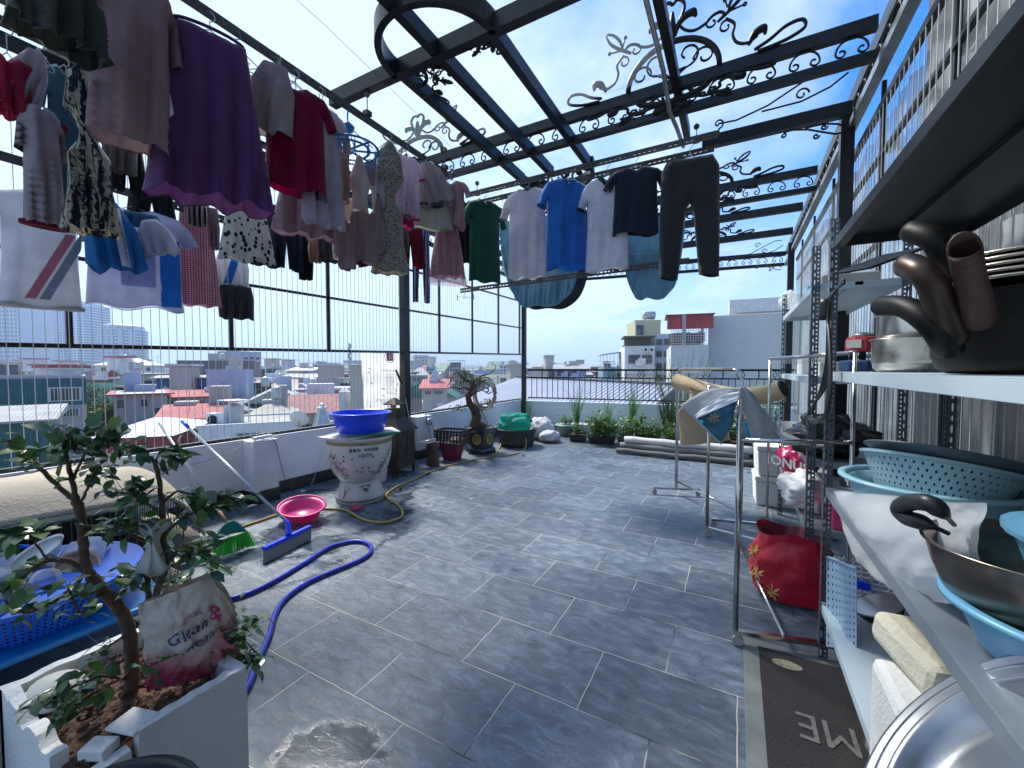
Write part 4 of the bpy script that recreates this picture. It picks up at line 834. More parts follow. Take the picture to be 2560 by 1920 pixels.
for i, (px, py, d, r) in enumerate(((222, 1006, 36, 1.5), (252, 1018, 38, 1.4), (278, 1030, 34, 1.1), (230, 1052, 30, 1.3), (262, 1066, 28, 1.2), (205, 1078, 27, 1.1), (292, 1075, 29, .8))):
    c = at(px, py, D=d); t_ = thing('garden_tree', ['tall dark garden tree, hindmost of the clump between two houses', 'dark tree behind the clump, beside the red eaves', 'small tree touching the grey concrete house', 'mid green tree in the middle of the clump', 'yellow-green tree at the front of the clump', 'tree right against the green clad house', 'thin tree low at the right of the clump'][i], 'tree', (c.x, c.y, GZ), 0, 'trees between the houses on the left')
    mb = MB(); H_ = c.z-GZ
    for k in range(9): blob_leaves(mb, (rnd.uniform(-r, r)*.8, rnd.uniform(-r, r)*.8, H_+rnd.uniform(-r, r)), r*.55, 130, .12, rnd)
    mb.build('crown', TREEL[1 if i in (4, 6) else 0], t_)
    mb = MB(); mb.tube([(0, 0, 0), (.1, 0, H_*.5), (0, .1, H_-r*.4)], [.3, .2, .1], 8); mb.tube([(0, 0, H_-r*1.2), (r*.5, 0, H_)], .06, 6); mb.tube([(0, 0, H_-r*1.2), (-r*.5, .2, H_)], .06, 6); mb.build('trunk', BARK, t_)
# ================================================================ hanging rails
def rail(name, lab, p, q, w=.06, group='slotted steel drying rails under the pergola', up=True):
    o = thing(name, lab, 'rail', (Vector(p)+Vector(q))/2); p, q = Vector(p), Vector(q); L_ = (q-p).length; d = (q-p)/L_
    side = Vector((0, 0, 1)).cross(d)
    mb = MB(); t = .0025
    # horizontal flange
    a = p+Vector((0, 0, w/2)); mb.bar(a+side*w/2, a+d*L_+side*w/2, w, t*2)
    # vertical flange with slots: rows of octagonal holes
    cell = .045; n = int(L_/cell)
    for i in range(n):
        s0, s1 = i*cell, (i+1)*cell; c = (s0+s1)/2; k = i % 7
        hw, hh = (.0175, .0075) if k < 5 else (.006, .006) if k == 5 else (0, 0)
        P_ = lambda s, z: p+d*s+Vector((0, 0, z))
        if hw == 0: mb.add([P_(s0, -w/2), P_(s1, -w/2), P_(s1, w/2), P_(s0, w/2)], [(0, 1, 2, 3)]); continue
        o8 = [(s0, -w/2), (c, -w/2), (s1, -w/2), (s1, 0), (s1, w/2), (c, w/2), (s0, w/2), (s0, 0)]
        i8 = [(c-hw*.7, -hh*.8), (c, -hh), (c+hw*.7, -hh*.8), (c+hw, 0), (c+hw*.7, hh*.8), (c, hh), (c-hw*.7, hh*.8), (c-hw, 0)]
        vs = [P_(*v) for v in o8+i8]; mb.add(vs, [(j, (j+1) % 8, 8+(j+1) % 8, 8+j) for j in range(8)])
    mb.build('angle_bar', RAILM, o, True, solid=.003)
    return o
R1X, R1Z = -2.55, 3.43
rail('drying_rail', 'long slotted drying rail holding the pink shirt and the purple skirt, nearest on the left', (R1X, -.4, R1Z), (R1X, 3.45, R1Z))
rail('drying_rail', 'slotted drying rail at the upper left edge holding the red tee', (-3.6, -.4, 3.42), (-3.6, 3.3, 3.42))
rail('drying_rail', 'twin of the upper left drying rail, slightly above it', (-3.52, -.4, 3.5), (-3.52, 3.3, 3.5))
rail('drying_rail', 'lower drying rail close to the wire screen holding the big white jersey', (-4.15, -.4, 2.86), (-4.15, 3.4, 2.86))
rail('drying_rail', 'upper of the two close drying rails holding the polo shirts, farther from the camera', (-3.0, 4.22, 3.50), (-.18, 4.22, 3.50))
rail('drying_rail', 'drying rail holding the green, white and blue polo shirts on the right', (-2.78, 3.98, 3.50), (-.16, 3.98, 3.50))
rail('drying_rail', 'low drying rail crossing in front of the pale blue sheets', (-3.38, 4.7, 2.58), (-.45, 4.66, 2.62))
hw = thing('hoist_cable', 'thin steel hoist cable stretched along under the glass roof above the purple skirt', 'cable', (-2.4, 1.5, 3.8))
mb = MB(); mb.tube([(-2.35, .6, 3.75), (-2.37, 1.8, 3.72), (-2.55, 3.6, 3.70)], .002, 4); mb.build('cable', GALV, hw, True)
for i, (x, y, z, l_) in enumerate(((R1X, .4, R1Z, .25), (R1X, 2.33, R1Z, .23), (R1X, 3.3, R1Z, .25), (-.35, 4.1, 3.50, .2), (-2.7, 4.1, 3.5, .2))):
    mb = MB(); mb.box((x, y, z+.05), (.05, .05, .035)); mb.tube([(x, y, z+.06), (x, y, z+l_)], .004, 5); mb.lathe([(0, -.012), (.022, -.012), (.026, 0), (.022, .012), (0, .012)], 12, (x, y, z+l_-.03), rot('X', 90))
    tag(mb.build('rail_pulley', RAILM), ['pulley block holding the nearest rail above the purple skirt', 'pulley block at the end of the near beam above the magenta tee', 'pulley block at the far end of the left rail', 'rusty pulley block above the dark trousers', 'pulley block above the green polo'][i], 'pulley')
# ================================================================ garments
def outline(kind, w, h):
    """closed outline in (x, z<=0), list of (x, z, open_edge_to_next)"""
    H2 = w/2
    if kind in ('tee', 'polo'):
        r = [(.0, -.035, 0), (w*.16, .0, 0), (w*.40, -.05*h, 0), (w*.50, -.13*h, 0), (w*.60, -.30*h, 1), (w*.44, -.345*h, 0), (w*.385, -.24*h, 0), (w*.40, -.6*h, 0), (w*.43, -h, 1)]
    elif kind == 'drooptee':   # sleeves hang straight down
        r = [(.0, -.03, 0), (w*.12, .0, 0), (w*.34, -.06*h, 0), (w*.46, -.20*h, 0), (w*.52, -.42*h, 1), (w*.36, -.45*h, 0), (w*.35, -.22*h, 0), (w*.38, -.6*h, 0), (w*.42, -h, 1)]
    elif kind == 'sleeveless':
        r = [(.0, -.12*h, 0), (w*.14, -.1*h, 0), (w*.2, .0, 0), (w*.28, -.01, 0), (w*.30, -.16*h, 0), (w*.44, -.3*h, 0), (w*.5, -h, 1)]
    elif kind == 'skirt': r = [(0, -.01, 0), (w*.28, .0, 0), (w*.33, -.25*h, 0), (w*.42, -.65*h, 0), (w*.5, -h, 1)]
    elif kind == 'dress': r = [(0, -.05*h, 0), (w*.18, 0, 0), (w*.26, -.03*h, 0), (w*.30, -.2*h, 0), (w*.28, -.42*h, 0), (w*.4, -.7*h, 0), (w*.5, -h, 1)]
    elif kind == 'twist': r = [(0, .0, 0), (w*.12, -.01, 0), (w*.30, -.10*h, 0), (w*.38, -.28*h, 0), (w*.14, -.40*h, 0), (w*.16, -.46*h, 0), (w*.34, -.55*h, 0), (w*.36, -.75*h, 0), (w*.5, -h, 1)]
    elif kind == 'shorts': r = [(0, -.02, 0), (w*.38, .0, 0), (w*.44, -.4*h, 0), (w*.5, -h, 1), (w*.06, -h*.96, 0), (0, -h*.45, 0)]
    elif kind == 'trousers': r = [(0, -.01, 0), (w*.34, .0, 0), (w*.44, -.10*h, 0), (w*.46, -.5*h, 0), (w*.46, -h, 1), (w*.16, -h*1.0, 0), (w*.06, -h*.45, 0), (0, -h*.38, 0)]
    elif kind == 'cloth': r = [(0, 0, 0), (w*.40, -.02*h, 0), (w*.47, -.4*h, 0), (w*.45, -h*.96, 1)]
    elif kind == 'drape': r = [(0, 0, 0), (w*.18, -.02*h, 0), (w*.40, -.35*h, 0), (w*.50, -h*.90, 1), (w*.30, -h, 1), (w*.1, -h*.93, 1)]
    elif kind == 'bra': r = [(0, -.30*h, 0), (w*.08, -.25*h, 0), (w*.22, 0, 0), (w*.27, -.01*h, 0), (w*.36, -.30*h, 0), (w*.5, -.52*h, 0), (w*.48, -.78*h, 0), (w*.3, -.86*h, 1), (w*.16, -.98*h, 1)]
    elif kind == 'strip': r = [(0, 0, 0), (w*.35, 0, 0), (w*.5, -h*.5, 0), (w*.42, -h, 1)]
    elif kind == 'hood': r = [(0, 0, 0), (w*.12, -.06*h, 0), (w*.30, -.32*h, 0), (w*.46, -.5*h, 0), (w*.3, -.75*h, 0), (w*.36, -h, 1)]
    if len(r) and abs(r[-1][0]) < 1e-6 and kind in ('shorts', 'trousers'): mid = r[-1]; right = r[1:-1]
    else: mid = None; right = r[1:]
    poly = [r[0]]+right+([mid] if mid else [])
    # mirrored left side, walking back up; the edge flag belongs to the edge leaving the vertex
    flags = [v[2] for v in right]; left = [(-v[0], v[1]) for v in right][::-1]
    lf = flags[:-1][::-1]+[0]
    if mid is None and flags[-1]: pass
    poly += [(x, z, f) for (x, z), f in zip(left, lf)]
    return poly
def garment_mesh(kind, w, h, depth=.06, fold=.02, nf=4, seed=0, res=None, sway=0.0, flare=0):
    rnd = random.Random(seed); poly = outline(kind, w, h)
    asym = rnd.uniform(-.06, .06)
    pts = []; opn = []
    res = res or max(.012, h/34)
    for i, (x, z, f) in enumerate(poly):
        x2, z2, _ = poly[(i+1) % len(poly)]; L_ = math.hypot(x2-x, z2-z); n = max(1, int(L_/res))
        for k in range(n):
            t = k/n; pts.append((x+(x2-x)*t, z+(z2-z)*t)); opn.append(f)
    nb = len(pts); edges = [(i, (i+1) % nb) for i in range(nb)]
    closed = [(pts[i], pts[(i+1) % nb]) for i in range(nb) if not opn[i]]
    xs = [p[0] for p in pts]; zs = [p[1] for p in pts]; gx = min(xs)
    def inside(x, z):
        c = False; j = nb-1
        for i in range(nb):
            (xi, zi), (xj, zj) = pts[i], pts[j]
            if (zi > z) != (zj > z) and x < (xj-xi)*(z-zi)/(zj-zi)+xi: c = not c
            j = i
        return c
    def dist(x, z, segs):
        best = 9
        for (ax, az), (bx, bz) in segs:
            dx, dz = bx-ax, bz-az; q = dx*dx+dz*dz; t = 0 if q < 1e-12 else max(0, min(1, ((x-ax)*dx+(z-az)*dz)/q))
            dd = (x-ax-t*dx)**2+(z-az-t*dz)**2
            if dd < best: best = dd
        return math.sqrt(best)
    allseg = [(pts[i], pts[(i+1) % nb]) for i in range(nb)]
    coarse = [(poly[i][:2], poly[(i+1) % len(poly)][:2], poly[i][2]) for i in range(len(poly))]
    cseg = [(a, b) for a, b, f in coarse if not f]; aseg = [(a, b) for a, b, f in coarse]
    inner = []
    nx = int((max(xs)-gx)/res)+1; nz = int((max(zs)-min(zs))/res)+1
    for i in range(nx):
        for j in range(nz):
            x = gx+(i+.5+(j % 2)*.5)*res; z = min(zs)+(j+.5)*res
            if inside(x, z) and dist(x, z, aseg) > res*.45: inner.append((x, z))
    vs = [Vector(p) for p in pts+inner]
    out = delaunay_2d_cdt(vs, edges, [], 1, 1e-6)
    V, Fc = out[0], out[2]; mb = MB()
    ph = [rnd.uniform(0, 6.28) for _ in range(6)]; kk = nf*2*pi/max(w, .05)
    T = []; seams = []
    for v in V:
        x, z = v; q = -z/h; dc = dist(x, z, cseg)
        t = depth*.5*min(1, dc/(w*.14))**.5
        ga = min(1, .15+q*1.1)
        wv_ = sin(kk*x+ph[0]+.9*sin(q*3+ph[3])); yf = fold*ga*((abs(wv_)**.55)*(1 if wv_ > 0 else -1)+.6*sin(kk*2.3*x+ph[1]+q*3))+fold*.8*noise.noise(Vector((x*7, z*5, seed)))
        yk = fold*ga*(sin(kk*x*1.1+ph[2]+.5*sin(q*4+ph[4]))+.5*sin(kk*2.1*x+ph[5]))+fold*.8*noise.noise(Vector((x*7, z*5, seed+9)))
        e = min(1, dc/(w*.10))
        common = sway*q*q*h + asym*x*q
        zz_ = z + (.012*w/.4*sin(kk*.7*x+ph[1]) if q > .85 else 0)
        T.append((x, zz_, common-t+yf*e*.7+yf*.3, common+t+yk*e*.7+yf*.3, dc < 1e-5))
    n = len(V)
    for side in (2, 3):      # hem seams along the open edges
        run = []
        for i in range(nb+1):
            j = i % nb; 
            if opn[j] or opn[j-1]: run.append(Vector((T[j][0], T[j][side], T[j][1]+.002)))
            if (not opn[j] or i == nb) and len(run) > 2: seams.append(run); run = []
            elif not opn[j]: run = []
    mb.v = [Vector((a[0], a[2], a[1])) for a in T]+[Vector((a[0], a[3] if not a[4] else a[2], a[1])) for a in T]
    for f in Fc:
        mb.f.append(list(f)); mb.m.append(0); mb.f.append([(i if T[i][4] else i+n) for i in f][::-1]); mb.m.append(0)
    for r_ in seams: mb.tube(r_, .0035, 4)
    return mb
def hanger_mesh(w, hook, fat=.0028):
    mb = MB(); s = w/2
    mb.tube([(0, 0, .015), (s*.5, 0, -.03), (s, 0, -.075), (s*.97, 0, -.095), (0, 0, -.095), (-s*.97, 0, -.095), (-s, 0, -.075), (-s*.5, 0, -.03), (0, 0, .015)], fat, 5)
    pts = [(0, 0, .01), (0, 0, max(.02, hook-.05))]
    for k in range(1, 11):
        a = -pi*.5+pi*1.25*k/10; pts.append((.024*cos(a)-.0, 0, hook-.026+.026*sin(a)))
    mb.tube(pts, fat, 5); return mb
HANGM = M('white_hanger_wire', (.55, .56, .56), .3, .2)
GN = [0]
def hang(kind, cx, yt, yb_, wpx, label, mat, cat, name, X=None, Y=None, rz_=None, yaw=18, depth=.07, fold=.024, nf=4, seed=None, hang_=True, parts=None, sway=0, hm=None, tilt=0, short=''):
    p = at(cx, yt, X=X, Y=Y); d = fdepth(p); th = math.atan((cx-CX)/F_PX)
    h = (yb_-yt)*d/F_PX; w = wpx*d/F_PX*cos(th)/max(.4, cos(radians(yaw)))
    dx, dy = p.x, p.y; az = math.atan2(-dx, dy)+radians(yaw)
    GN[0] += 1; seed = seed if seed is not None else GN[0]
    o = thing(name, label, cat, p, az)
    mb = garment_mesh(kind, w, h, depth, fold, nf, seed, sway=sway)
    if tilt: mb.xf(Matrix.Rotation(radians(tilt), 4, 'Y'))
    body = mb.build('body', mat, o, smooth=True)
    if parts: parts(o, w, h, mat)
    if hang_ and rz_ is not None:
        hk = max(.06, rz_-p.z+.012)
        ho = hanger_mesh(min(w*.62, .40), hk).build('hanger', hm or HANGM); ho.location = p; ho.rotation_euler = (0, 0, az)
        tag(ho, 'thin hanger carrying the '+(short or ' '.join(label.split()[:5])), 'hanger', 'hangers on the drying rails')
    return o
def collar(col, trim=None):
    def f(o, w, h, mat):
        mb = MB()
        for s in (-1, 1):
            mb.add([(0, -.045, -.075*h-.01), (s*w*.035, -.048, -.12*h), (s*w*.17, -.03, -.035), (s*w*.16, .0, .012), (s*w*.03, .035, .01), (s*w*.06, -.03, -.02)], [(0, 1, 2, 5), (5, 2, 3, 4)] if s > 0 else [(0, 5, 2, 1), (5, 4, 3, 2)])
        mb.build('collar', col, o, smooth=True, solid=.004)
        mb = MB(); mb.box((0, -.042, -.16*h), (.03, .004, .13*h)); mb.build('placket', col, o)
    return f
def trims(mat, hem=True, sl=True, neck=False, k=.012):
    def f(o, w, h, m_):
        me = o.children[0].data; vs = [v.co for v in me.vertices]
        mb = MB()
        if sl:
            for s in (-1, 1):
                q = [Vector((s*w*.60, 0, -.30*h)), Vector((s*w*.44, 0, -.345*h))]
                mb.tube([q[0]+Vector((0, .02, 0)), (q[0]+q[1])/2+Vector((0, .035, 0)), q[1]+Vector((0, .02, 0)), q[1]+Vector((0, -.02, 0)), (q[0]+q[1])/2+Vector((0, -.035, 0)), q[0]+Vector((0, -.02, 0))], k*.5, 5, closed=True)
        if hem:
            mb.tube([(w*.43*cos(a*pi/12), .035*sin(a*pi/12), -h) for a in range(24)], k*.6, 5, closed=True)
        if neck: mb.tube([(w*.16*cos(a*pi/10), .02*sin(a*pi/10), -.02) for a in range(20)], .006, 5, closed=True)
        mb.build('trim', mat, o, smooth=True)
    return f
def both(*fs):
    def f(*a):
        for g in fs: g(*a)
    return f
C = cloth
mauve = C('mauve_cotton', (.30, .20, .22)); purple = C('purple_viscose', (.12, .045, .15), thin=.3); taupe = C('taupe_jersey', (.38, .31, .32)); magenta = C('magenta_jersey', (.22, .0, .05), thin=.35)
lilac = C('lilac_white', (.48, .44, .54), thin=.4); pinkn = C('pale_pink_satin', (.36, .24, .29)); olive = C('dark_olive', (.045, .052, .045), thin=.1); redc = C('red_jersey', (.42, .015, .06), thin=.35)
greyp = C('grey_pink_jersey', (.42, .35, .38)); maroon = C('maroon_trim', (.20, .01, .05)); tealc = C('teal_cotton', (.07, .20, .27)); brush = C('brush_striped_viscose', (.50, .46, .34), 'brush', (.012, .016, .035), s=1.0)
blackc = C('black_cotton', (.012, .014, .018), thin=.1); whitej = C('white_jersey', (.66, .68, .74), thin=.5); navy = C('navy_cotton', (.012, .018, .04), thin=.1); blueb = C('bright_blue', (.02, .20, .62), thin=.4)
bluew = C('blue_white_jersey', (.56, .60, .76), thin=.5); ging = C('red_gingham', (.62, .55, .60), 'gingham', (.42, .0, .09), s=17); leafc = C('leaf_print_cotton', (.60, .60, .56), 'leaf', (.012, .014, .016), s=1.1)
char = C('charcoal_cotton', (.05, .055, .065), thin=.1); cream = C('cream_cotton', (.62, .56, .46)); tan = C('tan_cotton', (.42, .27, .20)); speck = C('speckled_chiffon', (.34, .31, .27), 'speckle', (.03, .03, .03), s=.95)
dustp = C('dusty_pink_velvet', (.42, .23, .28)); sage = C('sage_cotton', (.42, .45, .40)); dred = C('dark_red_cotton', (.16, .004, .02)); navst = C('navy_striped', (.012, .02, .10), 'stripe', (.35, .38, .55), s=9)
greenc = C('bottle_green_pique', (.012, .085, .055), thin=.15); bpolo = C('royal_blue_pique', (.02, .17, .55), thin=.25); wpolo = C('white_pique', (.66, .68, .76), thin=.4); wtee = C('white_polo_pique', (.62, .60, .66), thin=.4)
salmon = C('salmon_satin', (.42, .23, .20)); wine = C('wine_cotton', (.09, .01, .04)); sheetb = C('pale_blue_quilt', (.32, .56, .66), 'quilt', thin=.3); sheetd = C('blue_satin_sheet', (.22, .44, .58), thin=.3)
R1 = dict(X=R1X, rz_=R1Z); R2 = dict(X=-3.6, rz_=3.40); R3 = dict(X=-4.15, rz_=2.84)
hang('drape', 150, -95, 118, 250, 'dark olive garment with pointed hem spread above the frame at the top left corner', olive, 'garment', 'jacket', X=-2.3, rz_=3.45, yaw=30, fold=.03, depth=.12)
def plk(o, w, h, m_):
    mb = MB(); mb.tube([(w*.16*cos(a*pi/10), .02*sin(a*pi/10)-.01, -.03) for a in range(20)], .007, 5, closed=True); mb.build('neckband', mauve, o, smooth=True)
hang('drooptee', 335, -70, 362, 265, 'mauve pink short sleeved shirt hanging closest on the left', mauve, 'shirt', 'shirt', **R1, yaw=12, depth=.16, fold=.022, nf=3, parts=plk, tilt=2)
def tier(o, w, h, m_):
    mb = MB(); mb.tube([(w*.26*cos(a*pi/12), .05*sin(a*pi/12), -.005) for a in range(24)], .009, 5, closed=True); mb.build('waistband', m_, o, smooth=True)
    mb = MB(); mb.add([(w*-.36, -.09, -.52*h), (w*-.31, -.10, -.50*h), (w*-.29, -.10, -.60*h), (w*-.33, -.10, -.64*h)], [(0, 1, 2, 3)]); mb.build('care_label', WHITEP, o)
hang('skirt', 525, 82, 500, 335, 'long purple tiered skirt hanging beside the mauve shirt', purple, 'skirt', 'skirt', **R1, yaw=8, depth=.22, fold=.03, nf=5, parts=tier)
hang('drape', 692, 160, 348, 150, 'taupe tee folded over its hanger right of the purple skirt', taupe, 't-shirt', 'tee_shirt', **R1, yaw=-20, depth=.14, fold=.03, nf=2, tilt=12)
hang('tee', 738, 212, 478, 185, 'deep magenta tee hanging on the near left rail', magenta, 't-shirt', 'tee_shirt', **R1, yaw=10, depth=.12, nf=3)
hang('tee', 806, 262, 560, 130, 'lilac white long tee just behind the magenta tee', lilac, 't-shirt', 'tee_shirt', **R1, yaw=25, depth=.10)
hang('dress', 770, 300, 588, 190, 'pale pink nightdress showing below the magenta tee', pinkn, 'nightdress', 'nightdress', X=-2.9, rz_=R1Z, yaw=10, depth=.12, fold=.03, hang_=False)
# blue clip ring
cp = at(870, 375, X=R1X-.02); ring = thing('sock_dryer', 'blue plastic hanging clip ring with pegs on the left rail', 'clothes dryer', (cp.x, cp.y, cp.z))
BLUEP = M('blue_plastic', (.02, .22, .52), .35)
mb = MB()
for r in (.20, .14): mb.tube([(r*1.15*cos(a*pi/16), r*sin(a*pi/16), 0) for a in range(32)], .011, 6, closed=True, flat=.6)
for k in range(8): a = k*pi/4; mb.bar((0.03*cos(a), .03*sin(a), 0), (.23*cos(a), .2*sin(a), 0), .012, .01)
mb.build('ring', BLUEP, ring, smooth=True)
mb = MB(); hz_ = R1Z-cp.z
mb.tube([(0, 0, .18), (0, 0, hz_-.04), (.015, 0, hz_), (.03, 0, hz_-.03)], .006, 6); mb.lathe([(0, .13), (.04, .14), (.05, .17), (.02, .2), (0, .2)], 12); mb.build('hook', BLUEP, ring, smooth=True)
mb = MB()
for k in range(4):
    a = k*pi/2+.4; mb.tube([(.03*cos(a), .03*sin(a), .15), (.2*cos(a), .18*sin(a), .0)], .004, 4)
mb.build('chains', WHITEP, ring)
for k in range(12):
    a = k*pi/6; mb = MB(); mb.box((.21*cos(a), .19*sin(a), -.055), (.014, .01, .07), rz=a); mb.tube([(.21*cos(a), .19*sin(a), 0), (.21*cos(a), .19*sin(a), -.03)], .003, 4); mb.build('clip', BLUEP, ring)
for (cx, yt, yb_, w, kind, mat, lab, cat, nm, X, yw) in (
 (852, 378, 502, 44, 'strip', salmon, 'small salmon satin camisole bundled on the blue clip ring', 'camisole', 'camisole', R1X, 20),
 (898, 385, 525, 62, 'hood', C('ash_pink', (.50, .42, .44)), 'ash pink padded top with a pointed peak on the clip ring', 'bra top', 'bralette', R1X, 10),
 (926, 398, 472, 52, 'drape', mauve, 'small mauve cup top hanging right of the pointed ash pink one', 'bra top', 'bralette', R1X-.1, 0),
 (948, 420, 545, 40, 'strip', lilac, 'narrow lilac strap top left of the speckled dress', 'camisole', 'camisole', R1X-.05, 20),
 (922, 480, 660, 100, 'bra', C('rose_taupe', (.26, .19, .21)), 'large rose taupe moulded bra hanging low left of the speckled dress', 'bra', 'bra', R1X-.05, 5),
 (868, 505, 675, 70, 'bra', mauve, 'long mauve bra with a dangling strap below the clip ring', 'bra', 'bra', R1X-.12, 25),
 (858, 492, 650, 66, 'strip', cream, 'cream camisole behind the long mauve bra', 'camisole', 'camisole', -2.9, 10),
 (900, 545, 660, 46, 'strip', wine, 'wine red briefs mostly hidden behind the rose taupe bra', 'briefs', 'briefs', -3.0, 0),
 (925, 585, 668, 60, 'shorts', wine, 'dark wine shorts under the rose taupe bra', 'shorts', 'shorts', -3.05, 0)):
    hang(kind, cx, yt, yb_, w, lab, mat, cat, nm, X=X, yaw=yw, depth=.08, fold=.014, nf=2, hang_=False)
hang('twist', 972, 355, 680, 98, 'twisted grey speckled chiffon dress hanging narrow from the far part of the left rail', speck, 'dress', 'dress', **R1, yaw=0, depth=.15, fold=.022, nf=4)
hang('tee', 1015, 385, 540, 78, 'small white and pink child tee right of the speckled dress', C('white_pink', (.60, .52, .66), thin=.4), 't-shirt', 'tee_shirt', **R1, yaw=30, parts=trims(C('hot_pink', (.5, .03, .2)), k=.014))
hang('drape', 1010, 455, 572, 50, 'hot pink child skirt hanging under the white and pink tee', C('hot_pink', (.5, .03, .2)), 'skirt', 'skirt', X=R1X-.1, yaw=20, hang_=False)
def dh(o, w, h, m_):
    mb = MB(); mb.tube([(w*.50*cos(a*pi/12)+w*.0, .05*sin(a*pi/12), -h*.93) for a in range(24)], .014, 5, closed=True, flat=1); mb.build('dark_hem', char, o, smooth=True)
hang('drape', 1062, 405, 520, 88, 'grey pink tee with a dark hem band slanting off its hanger', C('grey_pink_jersey', (.42, .35, .38)), 't-shirt', 'tee_shirt', **R1, yaw=-10, tilt=-18, parts=dh, depth=.1)
def ntp(o, w, h, m_):
    vs, fs = text_geo('NT', w*.22, bold=.001); mb = MB(); mb.add([(x-.02*w+w*.08, -.062, y-h*.16) for x, y, _ in vs], fs); mb.build('lettering', char, o)
hang('skirt', 1078, 450, 572, 112, 'sage green cotton tote shaped skirt with letters at its top', sage, 'skirt', 'skirt', **R1, yaw=8, depth=.08, fold=.008, nf=2, parts=ntp)
def lace(o, w, h, m_):
    mb = MB()
    n_ = 60
    def f(u, v):
        a = 2*pi*u; return (w*.5*cos(a)*(1+.06*v), .07*sin(a)*(1+.3*v)+.008*sin(a*22), -h*1.0-.085*v+.012*abs(sin(a*14))*v)
    mb.grid(f, 140, 4); mb.build('lace_hem', clearmat('lace', (.62, .45, .50), .45, .8, dirt=.3, thin=.5), o, smooth=True)
hang('dress', 1118, 470, 690, 92, 'dusty pink velvet nightdress with a lace hem at the far end of the left rail', dustp, 'nightdress', 'nightdress', **R1, yaw=5, depth=.12, fold=.02, nf=5, parts=lace)
hang('tee', 1128, 452, 570, 82, 'dusty pink top with wide capped sleeves above the lace hemmed nightdress', C('dusty_rose', (.46, .28, .32)), 'top', 'top', X=R1X+.1, rz_=R1Z, yaw=-15, depth=.12)
hang('drooptee', 1165, 500, 655, 58, 'black cardigan behind the dusty pink nightdress', blackc, 'cardigan', 'cardigan', X=-2.8, yaw=0, hang_=False)
hang('shorts', 1026, 565, 668, 78, 'dark red boxer shorts hanging low between the speckled dress and the pink nightdress', dred, 'shorts', 'shorts', X=-3.2, yaw=10, hang_=False, depth=.09)
hang('strip', 1003, 560, 632, 40, 'grey brown sock-like sleeve beside the dark red shorts', C('grey_brown', (.13, .10, .10)), 'sleeve', 'sleeve', X=-3.1, yaw=0, hang_=False)
hang('trousers', 1052, 560, 755, 48, 'navy trousers with thin pale side stripes hanging lowest beside the steel post', navst, 'trousers', 'trousers', X=-3.4, yaw=20, hang_=False, depth=.06)
# second rail
hang('tee', 18, 138, 285, 150, 'crimson red tee cut by the left edge', redc, 't-shirt', 'tee_shirt', **R2, yaw=10, depth=.12)
hang('drape', 95, 128, 312, 130, 'grey tee with a dark maroon hem slanting beside the crimson tee', greyp, 't-shirt', 'tee_shirt', **R2, yaw=0, tilt=16, depth=.1, parts=lambda o, w, h, m_: (MB().tube([(w*.5*cos(a*pi/12), .05*sin(a*pi/12), -h*.94) for a in range(24)], .022, 5, closed=True).build('hem_band', maroon, o, smooth=True)))
hang('drooptee', 100, 262, 560, 132, 'long grey pink tee with crimson hem ring below the slanting grey tee', greyp, 't-shirt', 'tee_shirt', X=-3.55, rz_=None, hang_=False, yaw=15, depth=.14, parts=trims(maroon, sl=False, k=.03))
hang('tee', 160, 168, 522, 118, 'teal tee behind the brush striped dress', tealc, 't-shirt', 'tee_shirt', X=-3.75, rz_=3.4, yaw=20)
hang('twist', 215, 160, 575, 165, 'black and cream brush striped dress knotted at its top', brush, 'dress', 'dress', X=-3.3, rz_=3.45, yaw=-5, depth=.18, fold=.03, nf=5)
hang('cloth', 298, 330, 432, 96, 'grey beige cloth showing under the mauve shirt', C('grey_beige', (.26, .23, .20)), 'cloth', 'cloth', X=-3.5, yaw=5, hang_=False)
hang('shorts', 315, 365, 482, 110, 'black shorts half hidden behind the purple skirt', blackc, 'shorts', 'shorts', X=-3.6, yaw=10, hang_=False)
# third, low rail
def sash(o, w, h, m_):
    for i, (x0, mt_) in enumerate(((-.24, C('faded_red', (.50, .16, .22))), (-.12, C('steel_grey_print', (.22, .27, .33))))):
        def f(u, v, x0=x0):
            zz_ = -h*(.35+.60*v); xx = w*(.30+x0*.2-.45*v+.11*u+(.12 if x0 > -.2 else 0)); return (max(-w*.4, min(w*.42, xx)), -.105, zz_)
        mb = MB(); mb.grid(f, 3, 14); mb.build('diagonal_sash', mt_, o, smooth=True)
hang('tee', 96, 482, 765, 245, 'large white football jersey with a faded red and grey diagonal sash', whitej, 'jersey', 'jersey', **R3, yaw=4, depth=.16, fold=.014, nf=2, parts=both(sash, trims(C('silver', (.5, .52, .55)), k=.03)))
def bpan(o, w, h, m_):
    for (x0, x1, z0, z1, mt_) in ((.22, .41, -.30, -.985, blueb), (-.40, -.05, -.25, -.62, C('mid_blue', (.05, .22, .60), thin=.4)), (-.12, .18, -.45, -.80, C('lilac_blue', (.38, .43, .70), thin=.5))):
        mb = MB(); mb.grid(lambda u, v: (w*(x0+(x1-x0)*u), -.088-.008*sin(u*6+v*3), h*(z0+(z1-z0)*v)), 8, 12); mb.build('colour_panel', mt_, o, smooth=True)
hang('tee', 335, 520, 768, 290, 'wide white jersey with royal blue side panel next to the white football jersey', bluew, 'jersey', 'jersey', **R3, yaw=-4, depth=.14, fold=.018, nf=3, parts=bpan)
